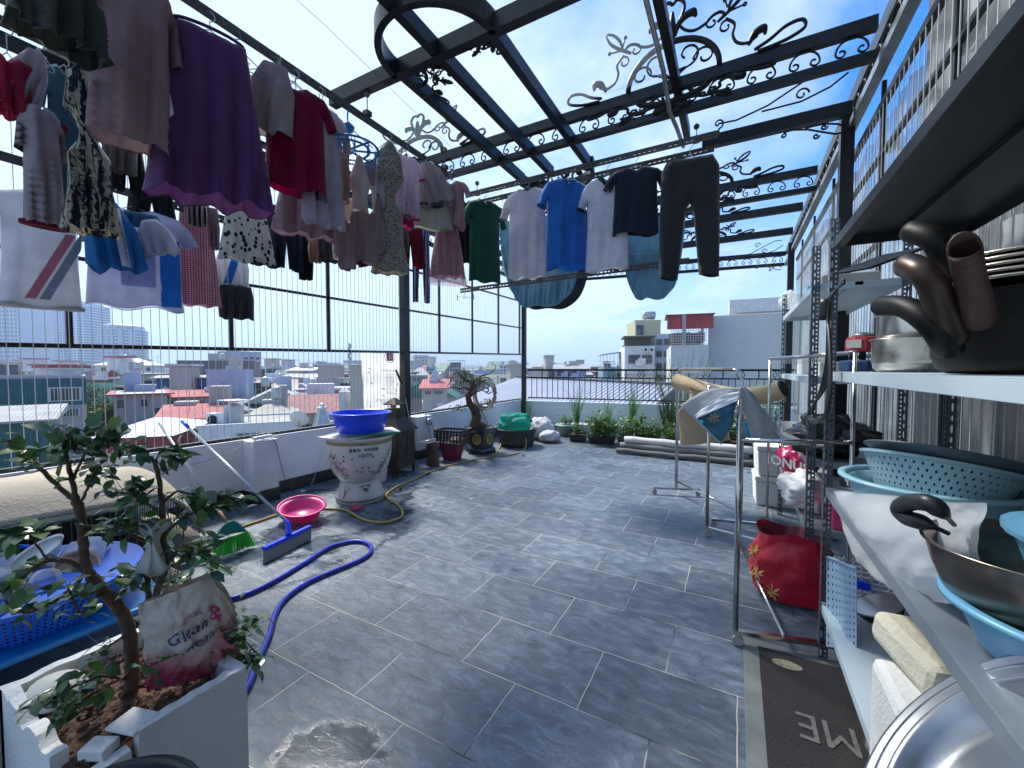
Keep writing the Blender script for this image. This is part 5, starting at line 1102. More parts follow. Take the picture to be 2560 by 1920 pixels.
hang('drape', 262, 500, 678, 165, 'bright blue tee with white sleeve bunched in front of the wide jersey', C('azure', (.03, .23, .52), thin=.35), 't-shirt', 'tee_shirt', X=-3.95, rz_=2.84, yaw=10, depth=.12, tilt=-8, parts=lambda o, w, h, m_: MB().grid(lambda u, v: (w*(.02+.16*u+.16*v), -.09-.01*sin(u*5), -h*(.12+.8*v)), 5, 10).build('white_sleeve', whitej, o, smooth=True))
hang('drape', 372, 548, 640, 110, 'white sleeve-like cloth folded over the wide blue and white jersey', whitej, 'cloth', 'cloth', X=-3.9, yaw=-15, tilt=-14, hang_=False)
hang('cloth', 352, 532, 566, 105, 'thin teal cloth strip above the wide jersey', tealc, 'cloth', 'cloth', X=-4.0, yaw=0, hang_=False)
hang('shorts', 378, 462, 556, 130, 'black satin shorts above the gingham skirt', blackc, 'shorts', 'shorts', **R3, yaw=5)
hang('skirt', 487, 505, 762, 128, 'pink and red gingham skirt', ging, 'skirt', 'skirt', **R3, yaw=5, depth=.12, fold=.018, nf=4)
hang('strip', 492, 500, 562, 52, 'black and white striped cloth end beside the leaf print skirt', C('bw_stripes', (.5, .5, .48), 'stripe', (.015, .015, .015), s=9), 'cloth', 'cloth', X=-4.0, yaw=0, hang_=False)
hang('strip', 532, 520, 622, 34, 'narrow pale pink sleeve left of the leaf print skirt', pinkn, 'sleeve', 'sleeve', X=-4.1, yaw=0, hang_=False)
hang('skirt', 615, 480, 650, 148, 'white skirt printed with black leaf sprigs', leafc, 'skirt', 'skirt', X=-3.6, rz_=3.4, yaw=0, depth=.1, fold=.014, nf=3)
hang('cloth', 652, 500, 668, 95, 'charcoal shorts behind the leaf print skirt', char, 'shorts', 'shorts', X=-3.9, yaw=10, hang_=False)
def bst(o, w, h, m_):
    MB().grid(lambda u, v: (w*(-.1+.22*u-.25*v+.1), -.05, -h*(.05+.9*v)), 3, 8).build('blue_stripe', blueb, o)
hang('cloth', 580, 640, 716, 92, 'white waistband piece with one bright blue stripe above the grey shorts', whitej, 'cloth', 'cloth', X=-4.15, yaw=0, hang_=False, parts=bst, depth=.05)
hang('cloth', 590, 712, 800, 98, 'plain dark grey shorts hanging lowest on the left rail', char, 'shorts', 'shorts', X=-4.15, yaw=8, hang_=False, depth=.08)
hang('shorts', 715, 545, 675, 88, 'dark navy shorts with a pointed corner left of the lilac tee', navy, 'shorts', 'shorts', X=-3.7, yaw=20, hang_=False)
hang('strip', 763, 588, 698, 42, 'black sock shaped strap hanging alone against the sky', blackc, 'sock', 'sock', X=-3.7, yaw=0, hang_=False)
hang('strip', 788, 590, 655, 38, 'tan cloth corner beside the black sock', tan, 'cloth', 'cloth', X=-3.5, yaw=0, hang_=False)
hang('cloth', 822, 578, 658, 60, 'charcoal shorts under the lilac tee', char, 'shorts', 'shorts', X=-3.4, yaw=0, hang_=False)
# right rails
RR = dict(Y=3.98, rz_=3.48)
hang('polo', 1212, 500, 702, 96, 'bottle green polo shirt', greenc, 'polo shirt', 'polo_shirt', **RR, yaw=22, depth=.08, fold=.016, nf=3, parts=collar(greenc))
hang('polo', 1318, 470, 694, 116, 'white polo shirt seen from behind between the green and blue ones', wtee, 'polo shirt', 'polo_shirt', **RR, yaw=-15, depth=.09, fold=.016, nf=4, parts=trims(C('grey_trim', (.3, .3, .34)), hem=False))
hang('polo', 1418, 448, 672, 122, 'royal blue polo shirt', bpolo, 'polo shirt', 'polo_shirt', **RR, yaw=18, depth=.10, fold=.02, nf=3, parts=both(collar(bpolo), trims(navy, hem=False, k=.014)))
hang('polo', 1518, 440, 672, 128, 'white polo shirt with a dark green striped collar', wpolo, 'polo shirt', 'polo_shirt', **RR, yaw=-10, depth=.10, fold=.014, nf=2, parts=both(collar(C('collar_green', (.02, .08, .05)), None), trims(C('navy_gold', (.015, .02, .05)), hem=False, k=.02)))
hang('tee', 1590, 416, 584, 138, 'navy polo shirt with short wide sleeves left of the dark trousers', navy, 'polo shirt', 'polo_shirt', **RR, yaw=5, depth=.10, fold=.016, nf=2, parts=trims(C('orange_trim', (.5, .2, .05)), hem=False, k=.006))
hang('trousers', 1725, 392, 690, 165, 'dark grey trousers hanging full length at the right end of the rail', C('dark_grey_twill', (.028, .03, .036), thin=.05), 'trousers', 'trousers', **RR, yaw=5, depth=.12, fold=.02, nf=2)
# sheets sagging behind
def sheet(name, label, cat, x0, x1, yt, ysag, Y, mat, dk=.25, gather=True, seed=1, frill=None):
    a, b = at(x0, yt, Y=Y), at(x1, yt, Y=Y); w = (b-a).length; s = fdepth(a)/F_PX; sag = (ysag-yt)*s
    o = thing(name, label, cat, (a+b)/2, math.atan2((b-a).y, (b-a).x))
    def f(u, v):
        x = -w/2+w*u; prof = (1-(2*u-1)**4)**.6 if 0 < u < 1 else 0
        z = -sag*v*(.30+.70*prof); y = dk*sin(v*pi*.85)*prof*(.7+.3*sin(u*5+seed))
        if gather: y += .02*sin(u*34+3*v)*v; 
        y += .03*noise.noise(Vector((u*6, v*5, seed)))
        return (x*(1-.10*v*v), y, z+.015*sin(u*18)*v)
    mb = MB(); mb.grid(f, 90, 26); mb.build('sheet', mat, o, smooth=True, solid=.006)
    if frill:
        mb = MB()
        def g(u, v):
            p = Vector(f(u, frill[0]+(frill[1]-frill[0])*v)); p.y -= .035+.022*sin(u*95)*v; return p
        mb.grid(g, 190, 5); mb.build('gathered_edge', sheetd, o, smooth=True)
        mb = MB(); mb.tube([Vector(f(k/40, frill[0]))+Vector((0, -.045, 0)) for k in range(41)], .006, 5); mb.build('elastic', C('pale_elastic', (.5, .6, .66)), o, smooth=True)
    return o
sheet('bed_cover', 'pale blue quilted bed cover sagging behind the white and blue polo shirts', 'bed cover', 1248, 1462, 540, 752, 5.0, sheetb, seed=2, frill=(.70, .99))
sheet('bed_sheet', 'slate grey sheet lining hanging behind the quilted bed cover', 'bed sheet', 1265, 1490, 545, 756, 5.25, C('slate_sheet', (.045, .055, .07), thin=.15), dk=.3, gather=False, seed=5)
sheet('bed_sheet', 'pale blue fitted sheet with gathered edge sagging below the navy polo shirt', 'bed sheet', 1552, 1712, 545, 738, 5.0, sheetd, dk=.25, seed=3, frill=(.42, .62))
for i, x in enumerate((1262, 1470, 1560, 1700)):
    p = at(x, 546, Y=5.05); mb = MB(); mb.tube([p+Vector((0, 0, -.03)), p+Vector((0, -.1, .35)), Vector((p.x, 4.5, ZL))], .003, 4); tag(mb.build('tie_string', HANGM), ['string holding the left corner of the quilted bed cover', 'string holding the right corner of the quilted bed cover', 'string holding the left corner of the fitted sheet', 'string holding the right corner of the fitted sheet'][i], 'string')
p = at(1162, 738, Y=4.7); eh = thing('clip_hanger', 'small empty wire hanger with clips hooked on the left end of the low rail', 'hanger', p, .2)
mb = MB(); mb.tube([(0, 0, .13), (-.015, 0, .09), (0, 0, .05), (0, 0, .0)], .003, 5); mb.tube([(-.16, 0, 0), (.16, 0, -.05)], .003, 5); mb.tube([(.02*cos(a*pi/6), 0, -.03+.02*sin(a*pi/6)) for a in range(12)], .003, 5, closed=True); mb.build('wire', HANGM, eh, smooth=True)
for s in (-.11, .13): MB().box((s, 0, -.01-.02), (.012, .01, .07)).build('clip', HANGM, eh)
for i, (px, py_) in enumerate(((800, 345), (690, 175), (590, 120), (740, 240), (1100, 450))):
    p = at(px, py_, X=R1X); ho = hanger_mesh(.34, max(.06, R1Z-p.z+.01)).build('hanger', BLUEP if i in (2, 3) else HANGM); ho.location = p; ho.rotation_euler = (0, 0, 1.0+.2*i)
    tag(ho, ['empty wire hanger above the blue clip ring', 'wire hanger above the taupe tee', 'blue hanger hooked between the purple skirt and taupe tee', 'blue plastic hanger above the magenta tee', 'white hanger above the sage skirt'][i], 'hanger')
# ================================================================ things along the left wall
def basin(name, lab, loc, r, h, mat, rim=.012, tilt=None, cat='basin', sx=1, sy=1, wall_=.004, taper=.78):
    mb = MB(); prof = [(0, 0), (r*taper*.96, 0), (r*taper, .01), (r*(taper+1)/2*1.0, h*.55), (r*.97, h*.94), (r, h), (r+rim, h-.004), (r+rim, h-.014), (r*.985, h-.02), (r*.965, h*.9), (r*.93*(taper+1)/2, h*.5), (r*taper*.96, .012), (0, .01)]
    mb.lathe(prof, 48, (0, 0, 0), tilt, sx=sx, sy=sy)
    o = mb.build(name, mat, smooth=True); o.location = loc; tag(o, lab, cat); return o
PORC = M('crackled_porcelain', (.60, .60, .56), .22, var=.06, scale=5, coat=.5, dirt=(.42, .38, .30), dscale=5, damt=.45)
GOLD = M('painted_brown_band', (.24, .18, .08), .4, var=.5, scale=40); PINK_ = M('painted_violet', (.20, .06, .16), .4, var=.5, scale=30); INK = M('painted_ink', (.03, .03, .05), .4); BRN = M('painted_brown', (.12, .075, .05), .4, var=.5, scale=30); LEAFP = M('painted_grey_green', (.20, .22, .17), .4, var=.5, scale=30); BLUP = M('painted_blue', (.06, .09, .20), .4)
PX, PY = -3.80, 3.30
pot = thing('porcelain_planter', 'large white porcelain planter painted with birds, blossom branches and black characters', 'planter', (PX, PY, 0), math.atan2(-PX, PY))
Z0 = .245
prof = [(0, Z0), (.222, Z0), (.232, Z0+.012), (.272, Z0+.06), (.312, Z0+.13), (.338, Z0+.21), (.352, Z0+.30), (.356, Z0+.44), (.350, Z0+.462), (.362, Z0+.468), (.374, Z0+.480), (.374, Z0+.495), (.334, Z0+.495), (.325, Z0+.43), (0, Z0+.40)]
MB().lathe(prof, 64).build('bowl', PORC, pot, smooth=True)
prof_s = [(.23, 0), (.265, 0), (.27, .015), (.268, .05), (.252, .10), (.232, .16), (.220, .215), (.218, .228), (.226, .236), (0, .240)]
MB().lathe(prof_s, 64).build('stand', PORC, pot, smooth=True)
def rad(z, pr):
    for i in range(len(pr)-1):
        (r0, z0), (r1, z1) = pr[i], pr[i+1]
        if z0 <= z <= z1 and z1 > z0: return r0+(r1-r0)*(z-z0)/(z1-z0)
    return pr[1][0]
RB = lambda z: rad(z, prof[1:9]); RS = lambda z: rad(z, prof_s[1:9])
def onpot(a, z, R_=RB, off=.0022): r = R_(z)+off; return (r*sin(a), -r*cos(a), z)
def ptext(s, a0, z, size, R_, mat, nm):
    vs, fs = text_geo(s, size, bold=.0008); mb = MB(); mb.add([onpot(a0+x/R_(z), z+y, R_, .004) for x, y, _ in vs], fs); mb.build(nm, mat, pot)
ptext('富貴如   平和百盛', .12, Z0+.375, .040, RB, INK, 'characters')
for i, s in enumerate(('二 月 春 風 似 剪 刀', '不 知 細 葉 誰 裁 出', '詩       人')): ptext(s, .16, Z0+.328-.020*i, .017, RB, INK, 'characters')
ptext('富貴如 平和百', .20, .195, .020, RS, INK, 'characters')
for i, s in enumerate(('二月春風似', '不知細葉誰', '裁出')): ptext(s, .24, .168-.016*i, .014, RS, INK, 'characters')
for (zz0, zz1, R_) in ((Z0+.425, Z0+.455, RB), (.028, .05, RS)):
    mb = MB(); mb.grid(lambda u, v: onpot(u*2*pi, zz0+(zz1-zz0)*v, R_), 96, 1); mb.build('patterned_band', GOLD, pot)
rnd = random.Random(5)
def dab(mb, a, z, s, R_=RB, n=5, off=.003):
    pts = [onpot(a+s*(.6+.6*rnd.random())*cos(k*2*pi/n)/R_(z), z+s*(.6+.6*rnd.random())*sin(k*2*pi/n), R_, off) for k in range(n)]; mb.add(pts, [tuple(range(n))])
def twig(mb, a, z, da, dz, n, w, R_=RB):
    pts = [];
    for k in range(n+1): pts.append((a+da*k/n+rnd.uniform(-.012, .012), z+dz*k/n+rnd.uniform(-.004, .004)))
    for k in range(n):
        (a0, z0), (a1, z1) = pts[k], pts[k+1]; mb.add([onpot(a0-w, z0, R_), onpot(a0+w, z0, R_), onpot(a1+w*.7, z1, R_), onpot(a1-w*.7, z1, R_)], [(0, 1, 2, 3)])
for s, a0 in ((1, -.95), (-1, 1.0), (1, 2.6), (-1, 4.2)):
    mb = MB(); twig(mb, a0+.45*s, Z0+.05, -.5*s, .28, 10, .016)
    for k in range(16):
        f = rnd.random(); twig(mb, a0+.45*s-.5*s*f, Z0+.05+.28*f, rnd.uniform(-.28, .3), rnd.uniform(-.03, .09), 4, .006)
    mb.build('painted_branches', BRN, pot)
    for nm, mt_, cnt_, sz in (('painted_blossom', PINK_, 26, .013), ('painted_leaves', LEAFP, 40, .009), ('painted_blue_flowers', BLUP, 10, .010)):
        mb = MB()
        for k in range(cnt_): f = rnd.random(); dab(mb, a0+.42*s-.45*s*f+rnd.uniform(-.2, .2), Z0+.06+.27*f+rnd.uniform(-.035, .035), sz*rnd.uniform(.5, 1.2))
        mb.build(nm, mt_, pot)
mb = MB()
for (a, z) in ((-.12, .16), (.02, .15), (.25, .19), (-.5, .33), (-.52, .28), (-.25, .30), (.38, .31), (.05, .20), (.3, .15)):
    dab(mb, a, Z0+z-.02, .010); dab(mb, a+.03, Z0+z-.012, .008)
twig(mb, .02, Z0+.10, .14, .06, 4, .008); twig(mb, .06, Z0+.12, -.12, .01, 4, .007); mb.build('painted_birds', INK, pot)
mb = MB()
for k in range(9): twig(mb, -.75+rnd.uniform(-.05, .05), .07, rnd.uniform(-.2, .3), rnd.uniform(.06, .14), 5, .006, RS)
mb.build('painted_bush', BRN, pot)
bk = thing('magazine_pile', 'pile of two flat magazines with green spines under the blue basin', 'magazines', (PX, PY, Z0+.497), math.atan2(-PX, PY)+.5)
MB().box((-.02, 0, .007), (.74, .46, .012), rz=.25).build('lower_magazine', M('pale_cover', (.55, .53, .48), .5, var=.3), bk)
MB().box((.10, -.06, .024), (.60, .42, .022), rz=-.35).build('upper_magazine', GREEN_T, bk); MB().box((.10, -.06, .0365), (.592, .412, .003), rz=-.35).build('cover', M('pale_cover', (.55, .53, .48), .5, var=.3), bk)
BLUEB = M('blue_basin_plastic', (.0, .055, .80), .28, var=.04, coat=.2)
b_ = basin('plastic_basin', 'bright blue round plastic basin standing on the porcelain planter', (PX+.02, PY, Z0+.537), .32, .225, BLUEB, .022, taper=.80)
# pink basin
basin('plastic_basin', 'pink plastic basin lying tilted on the wet floor near the squeegee', (-3.78, 2.56, .035), .20, .115, M('pink_basin_plastic', (.80, .07, .33), .3, var=.04, thin=.25), .014, tilt=rot('Y', 7)@rot('X', 8), taper=.74, sx=1.15)
# white bucket behind
bu = thing('paint_bucket', 'white paint bucket with blue splashes tucked behind the porcelain planter', 'bucket', (-4.2, 3.92, 0))
MB().lathe([(0, 0), (.12, 0), (.125, .01), (.145, .30), (.15, .31), (.15, .33), (.0, .335)], 32).build('body', WHITEP, bu, smooth=True)
mb = MB()
for k in range(8): a = rnd.uniform(-.6, .7)+math.atan2(-(-4.2), 3.92)*-1; mb.box((.137*sin(.6+.12*k), -.137*cos(.6+.12*k), .10+.02*(k % 4)), (.03, .006, .02+.012*(k % 3)), rz=.6+.12*k)
mb.build('blue_splashes', M('blue_green_print', (.03, .25, .40), .5), bu)
# incense furnace
fn_ = thing('votive_burner', 'rusty brown metal votive paper burner with a pagoda chimney beside the planter', 'burner', (-4.32, 4.38, 0), .12)
RUST = M('brown_rusty_iron', (.060, .044, .036), .5, .5, var=.5, scale=9, dirt=(.12, .07, .045), dscale=5, damt=.5, bump=.3, bscale=25)
mb = MB(); mb.box((0, 0, .36), (.40, .40, .52)); mb.build('body', RUST, fn_, bevel=.006)
mb = MB(); mb.lathe([(.335, .62), (.335, .635), (.16, .80), (.13, .80)], 4, (0, 0, 0), rot('Z', 45)); mb.box((0, 0, .85), (.19, .19, .16)); mb.build('roof', RUST, fn_)
mb = MB(); mb.lathe([(.16, .985), (.16, .995), (.02, 1.08), (0, 1.085)], 4, (0, 0, 0), rot('Z', 45))
for sx_ in (-1, 1):
    for sy_ in (-1, 1): mb.bar((sx_*.05, sy_*.05, .92), (sx_*.08, sy_*.08, 1.0), .012, .006)
mb.build('chimney_cap', RUST, fn_)
for sx_ in (-1, 1):
    for sy_ in (-1, 1): MB().bar((sx_*.185, sy_*.185, 0), (sx_*.185, sy_*.185, .12), .03, .03).build('leg', RUST, fn_)
for s in (-1, 1):
    MB().box((.098*s, -.204, .42), (.175, .012, .34)).build('door', RUST, fn_, bevel=.003); MB().box((.204, .098*s, .42), (.012, .175, .34)).build('side_panel', RUST, fn_, bevel=.003)
MB().box((0, -.206, .19), (.36, .014, .05)).build('ash_drawer', RUST, fn_)
# dustpan standing
dp = thing('dustpan', 'brown long handled dustpan with a translucent lid leaning by the wall right of the burner', 'dustpan', (-4.12, 4.98, 0), .3)
BRP = M('brown_plastic', (.085, .05, .05), .45)
MB().lathe([(0, 0), (.10, 0), (.105, .01), (.085, .14), (.10, .30), (.12, .36)], 28, sy=.8).build('bin', BRP, dp, smooth=True, solid=.004)
MB().lathe([(.125, .35), (.15, .375), (.14, .40), (.0, .405)], 28, sy=.9, M=rot('Y', -14)).build('lid', clearmat('smoky_lid', (.35, .42, .46), .6, .15, dirt=.2), dp, smooth=True)
MB().tube([(0, 0, .34), (-.14, .10, .72), (-.24, .17, 1.0)], .009, 8).build('handle', GALV, dp, smooth=True)
# crate on red pot
rp = thing('octagonal_pot', 'dark red octagonal plastic pot under the black crate', 'pot', (-4.12, 5.48, 0), .2)
MB().lathe([(0, 0), (.15, 0), (.16, .02), (.20, .20), (.225, .25), (.225, .27), (.20, .27), (.17, .05), (0, .05)], 8).build('pot', M('dark_red_plastic', (.17, .008, .035), .35), rp)
cr_ = thing('plastic_crate', 'black slatted plastic crate standing on the dark red pot', 'crate', (-4.12, 5.48, .272), .12)
BPL = M('black_plastic', (.014, .014, .016), .4, var=.2)
mb = MB(); W2, D2, HH = .24, .17, .22
for z in (.01, .06, .11, .16, .21):
    for s in (-1, 1): mb.box((0, s*D2, z), (2*W2, .012, .014 if z < .2 else .03)); mb.box((s*W2, 0, z), (.012, 2*D2, .014 if z < .2 else .03))
for k in range(9):
    for s in (-1, 1): mb.box((-W2+2*W2*k/8, s*D2, HH/2), (.016, .014, HH))
for k in range(7):
    for s in (-1, 1): mb.box((s*W2, -D2+2*D2*k/6, HH/2), (.014, .016, HH))
mb.build('slats', BPL, cr_); MB().box((0, 0, .012), (2*W2-.02, 2*D2-.02, .01)).build('bottom', BPL, cr_)
mb = MB()
for k in range(7): mb.lathe([(0, 0), (.035, .02), (.04, .05), (0, .08)], 8, (rnd.uniform(.0, .17), rnd.uniform(-.1, .1), .02))
tag(mb.build('pink_bottles', M('pink_packets', (.62, .30, .32), .5)), 'pink and white packets lying in the black crate', 'packets').location = (-4.12, 5.48, .275)
# bonsai pot and bonsai
bp_ = thing('glazed_pot', 'dark glazed hexagonal pot with yellow calligraphy medallions and a tiered foot', 'pot', (-4.02, 6.2, 0), .25)
GLZ = M('dark_glaze', (.022, .028, .036), .18, var=.6, scale=6, coat=.5)
MB().lathe([(0, .04), (.20, .04), (.26, .02), (.28, .05), (.27, .09), (.22, .12), (.24, .14), (.27, .38), (.31, .42), (.325, .45), (.31, .46), (.27, .46), (.25, .42), (0, .42)], 6).build('body', GLZ, bp_, bevel=.006)
for k in range(6): a = k*pi/3; MB().lathe([(0, 0), (.04, 0), (.045, .03), (.02, .05), (0, .05)], 12, (.24*cos(a), .24*sin(a), 0)).build('foot', GLZ, bp_, smooth=True)
for k in range(6):
    a = k*pi/3+pi/6; Rm = Matrix.Rotation(a, 3, 'Z'); ci = [(.231, .085*cos(q*pi/8), .26+.095*sin(q*pi/8)) for q in range(16)]
    mb = MB(); mb.add([Rm @ Vector(v) for v in ci], [tuple(range(16))]); md_ = mb.build('medallion', M('ochre_glaze', (.34, .28, .06), .35, var=.3, scale=20), bp_)
    vs, fs = text_geo('福壽康寧財祿'[k], .13); mb = MB(); mb.add([Rm @ Vector((.234, x, .26+y)) for x, y, _ in vs], fs); mb.build('character', GLZ, md_)
MB().lathe([(0, .445), (.26, .44)], 6).build('soil', M('dry_soil', (.11, .07, .045), .95, var=.5, scale=40, bump=.8, bscale=60), bp_)
bo = thing('bonsai_tree', 'gnarled bonsai tree with a bare twisted crown growing in the dark glazed pot', 'tree', (-4.02, 6.2, .44))
bpts = lambda L_: [Vector(at(x, y, X=X_))-Vector((-4.02, 6.2, .44)) for x, y, X_ in L_]
X_ = -4.02
TR = bpts([(1184, 1073, X_), (1187, 1058, X_), (1192, 1042, X_), (1186, 1024, X_), (1174, 1008, X_+.05), (1170, 992, X_+.05), (1178, 972, X_), (1182, 958, X_)])
TR[0] = Vector((0, 0, -.02)); off_ = Vector((TR[1].x, TR[1].y, 0)); 
mb = MB(); mb.tube(TR, [.13, .10, .085, .07, .06, .05, .04, .03], 10)
for L_, r0 in (([(1182, 960), (1165, 948), (1152, 940), (1140, 925), (1118, 968)], .02), ([(1176, 975), (1160, 968), (1148, 972), (1135, 968), (1120, 970)], .022), ([(1182, 958), (1196, 944), (1208, 938), (1222, 935), (1236, 925), (1240, 915), (1228, 908)], .018), ([(1170, 995), (1190, 980), (1205, 975), (1222, 985)], .022), ([(1175, 1010), (1160, 1015), (1148, 1018)], .018), ([(1190, 1030), (1205, 1020), (1215, 1015)], .014), ([(1165, 948), (1160, 930), (1158, 918)], .012), ([(1222, 985), (1236, 975), (1248, 985)], .01), ([(1208, 938), (1225, 950), (1240, 945)], .01)):
    P_ = bpts([(x, y, X_+.1*sin(x)) for x, y in L_]); mb.tube(P_, [r0*(1-.75*i/(len(P_)-1)) for i in range(len(P_))], 6)
mb.build('trunk', M('bonsai_bark', (.10, .055, .035), .85, var=.5, scale=14, bump=.6), bo, smooth=True)
LG = [M('leaf_green_a', (.09, .22, .045), .5, var=.35, scale=30, thin=.3), M('leaf_green_b', (.18, .32, .08), .5, var=.35, scale=30, thin=.3), M('leaf_dark', (.045, .10, .045), .38, var=.3, scale=30, thin=.2)]
def leafq(mb, p, d, L_, w, rnd, mi=0):
    d = d.normalized(); s = d.cross(Vector((rnd.uniform(-.5, .5), rnd.uniform(-.5, .5), 1))).normalized(); n_ = s.cross(d).normalized()
    a = p; m1 = p+d*L_*.45+n_*L_*.06; e = p+d*L_-n_*L_*.10
    mb.add([a, p+d*L_*.28+s*w*.42+n_*L_*.07, p+d*L_*.62+s*w*.40+n_*L_*.05, e, p+d*L_*.62-s*w*.40+n_*L_*.05, p+d*L_*.28-s*w*.42+n_*L_*.07, m1, p+d*L_*.72-n_*L_*.01],
           [(0, 6, 1), (1, 6, 7, 2), (2, 7, 3), (0, 5, 6), (5, 4, 7, 6), (4, 3, 7)], mi)
mb = MB()
for (x, y, n_, sp_) in ((1155, 945, 50, .09), (1168, 935, 30, .08), (1185, 950, 40, .09), (1222, 1005, 60, .09), (1205, 1018, 30, .07), (1150, 1018, 26, .06), (1190, 962, 26, .07)):
    c = Vector(at(x, y, X=X_))-Vector((-4.02, 6.2, .44))
    for k in range(int(n_*1.7)): v = Vector((rnd.gauss(0, 1), rnd.gauss(0, 1), rnd.gauss(0, .5)))*sp_*.8; leafq(mb, c+v, Vector((rnd.gauss(0, 1), rnd.gauss(0, 1), rnd.gauss(0, .6)-.4)), .075, .02, rnd)
mb.build('foliage', M('bonsai_leaf', (.05, .10, .045), .5, var=.4, scale=30, thin=.2), bo)
# coiled pale hose on the bonsai
hc = thing('coiled_hose', 'beige hose coiled and hung over the bonsai branches', 'hose', at(1212, 985, X=-3.85))
mb = MB(); rr_ = random.Random(2); pts = []
for k in range(7*24):
    a = k*2*pi/24; q_ = k//24; r = 1-.07*(q_ % 4)+.03*sin(k*.13); pts.append((.20*r*cos(a), .04*sin(k*.21)+.012*q_, .28*r*sin(a)-.02*(1-r)+.012*sin(k*.4)))
az_ = math.atan2(3.85, 6.3); mb.tube(pts, .012, 6); mb.xf(Matrix.Rotation(az_, 4, 'Z')); mb.build('coil', M('beige_hose', (.32, .27, .22), .5, var=.2), hc, smooth=True)
mb = MB(); mb.tube([(.02*cos(k)+.05, -.05+.01*sin(k*2), .22-.012*k+.02*sin(k*1.3)) for k in range(18)], .012, 6); mb.xf(Matrix.Rotation(az_, 4, 'Z')); mb.build('blue_tail', M('teal_hose', (.06, .28, .33), .4), hc, smooth=True)
# round dark planter with green net
rpn = thing('round_planter', 'dark stone-look round planter with a fluted side near the far left corner', 'planter', (-3.78, 7.1, 0))
mb = MB(); mb.lathe([(0, 0), (.30, 0), (.33, .03), (.36, .09), (.345, .13), (.37, .26), (.40, .31), (.40, .34), (.36, .34), (.34, .28), (0, .28)], 40, fn=lambda v, a: Vector((v.x*(1+.02*cos(a*20)), v.y*(1+.02*cos(a*20)), v.z)))
mb.build('body', M('dark_stone', (.03, .032, .03), .5, var=.5, scale=9, dirt=(.07, .08, .07)), rpn, smooth=True)
def lump(name, lab, cat, loc, dims, mat, seed, amp=.25, n=26, rz=0, parts=None, flat=.0):
    mb = MB()
    def f(u, v):
        th, ph_ = u*2*pi, v*pi; q = Vector((sin(ph_)*cos(th), sin(ph_)*sin(th), cos(ph_)))
        r = 1+amp*noise.noise(q*1.7+Vector((seed, 0, 0)))+amp*.5*noise.noise(q*4.3+Vector((seed, 3, 0)))+amp*.22*noise.noise(q*10+Vector((seed, 3, 7)))
        p = Vector((q.x*dims[0]*r, q.y*dims[1]*r, q.z*dims[2]*r+dims[2]*.92)); p.z = max(p.z, 0.003); return p
    mb.grid(f, n*2, n); o = mb.build(name, mat, smooth=True); o.location = loc; o.rotation_euler = (0, 0, rz); tag(o, lab, cat); return o
lump('green_net', 'bunched turquoise green mesh net lying on the round planter', 'net', (-3.82, 7.1, .30), (.36, .32, .17), clearmat('green_mesh', (.0, .42, .32), .72, .6, dirt=.25, thin=.45), 3, .35)
lump('cement_sack', 'white woven sack with a tied twisted neck slumped in the far corner', 'sack', (-3.62, 7.95, 0), (.30, .26, .24), M('woven_white', (.62, .60, .60), .75, var=.12, scale=8, bump=.4, bscale=30), 8, .22)
lump('cement_sack', 'white woven sack with a green stripe lying right of the tied sack', 'sack', (-3.35, 7.75, 0), (.22, .22, .13), M('woven_white', (.62, .60, .60), .75), 9, .18)
MB().box((0, 0, .2), (.5, .3, .4)).build('styrofoam_box', M('styrofoam', (.70, .70, .67), .8, var=.05, bump=.3, bscale=90, dirt=(.4, .38, .33), dscale=2.5, damt=.5), None, bevel=.015).location = (-4.2, 8.0, 0)
tag(bpy.data.objects['styrofoam_box'], 'small lidded foam box half hidden behind the tied white sack', 'foam box')
# hoses
YEL = M('yellow_hose', (.50, .36, .06), .4, var=.12, coat=.1)
def fl(x, y, z=.013): return at(x, y, Z=z)
hy = [Vector(at(250, 1165, X=-4.7)), Vector(at(272, 1215, X=-4.6)), Vector((-4.5, 1.5, .05)), fl(480, 1345), fl(560, 1330), fl(640, 1305), fl(720, 1280), fl(800, 1272), fl(860, 1275), fl(895, 1292), fl(920, 1302), fl(960, 1306), fl(995, 1297), fl(1007, 1283), fl(995, 1262), fl(970, 1248), fl(967, 1235), fl(990, 1218), fl(1030, 1200), fl(1100, 1170), fl(1180, 1150), fl(1230, 1140), fl(1248, 1120), Vector(at(1256, 1098, Y=6.9)), Vector(at(1268, 1073, Y=7.1)), Vector(at(1300, 1073, Y=7.0)), Vector(at(1314, 1090, Y=6.95)), fl(1312, 1122), fl(1290, 1134), fl(1255, 1139), fl(1234, 1136), fl(1226, 1122), Vector(at(1226, 1088, Y=6.4)), Vector(at(1215, 1050, Y=6.3)), Vector(at(1196, 1015, Y=6.2)), Vector(at(1185, 990, Y=6.2))]
hh_ = thing('garden_hose', 'long yellow garden hose winding along the floor from the wall to the bonsai', 'hose', (-3.2, 3.5, 0))
mb = MB(); mb.tube(spline(hy, 9), .011, 8); mb.build('tube', YEL, hh_, True, smooth=True)
mb = MB(); mb.tube([fl(1000, 1223, .014), fl(1003, 1218, .014)], .0135, 8); mb.tube([fl(1066, 1186, .014), fl(1074, 1182, .014)], .0135, 8); mb.build('tape_wrap', BPL, hh_, True)
BLH = M('deep_blue_hose', (.012, .03, .46), .32, var=.25, scale=14, coat=.1, dirt=(.10, .12, .35), dscale=9, damt=.5)
bh = thing('blue_hose', 'thick deep blue hose looped on the slate tiles', 'hose', (-2.7, 2.2, 0))
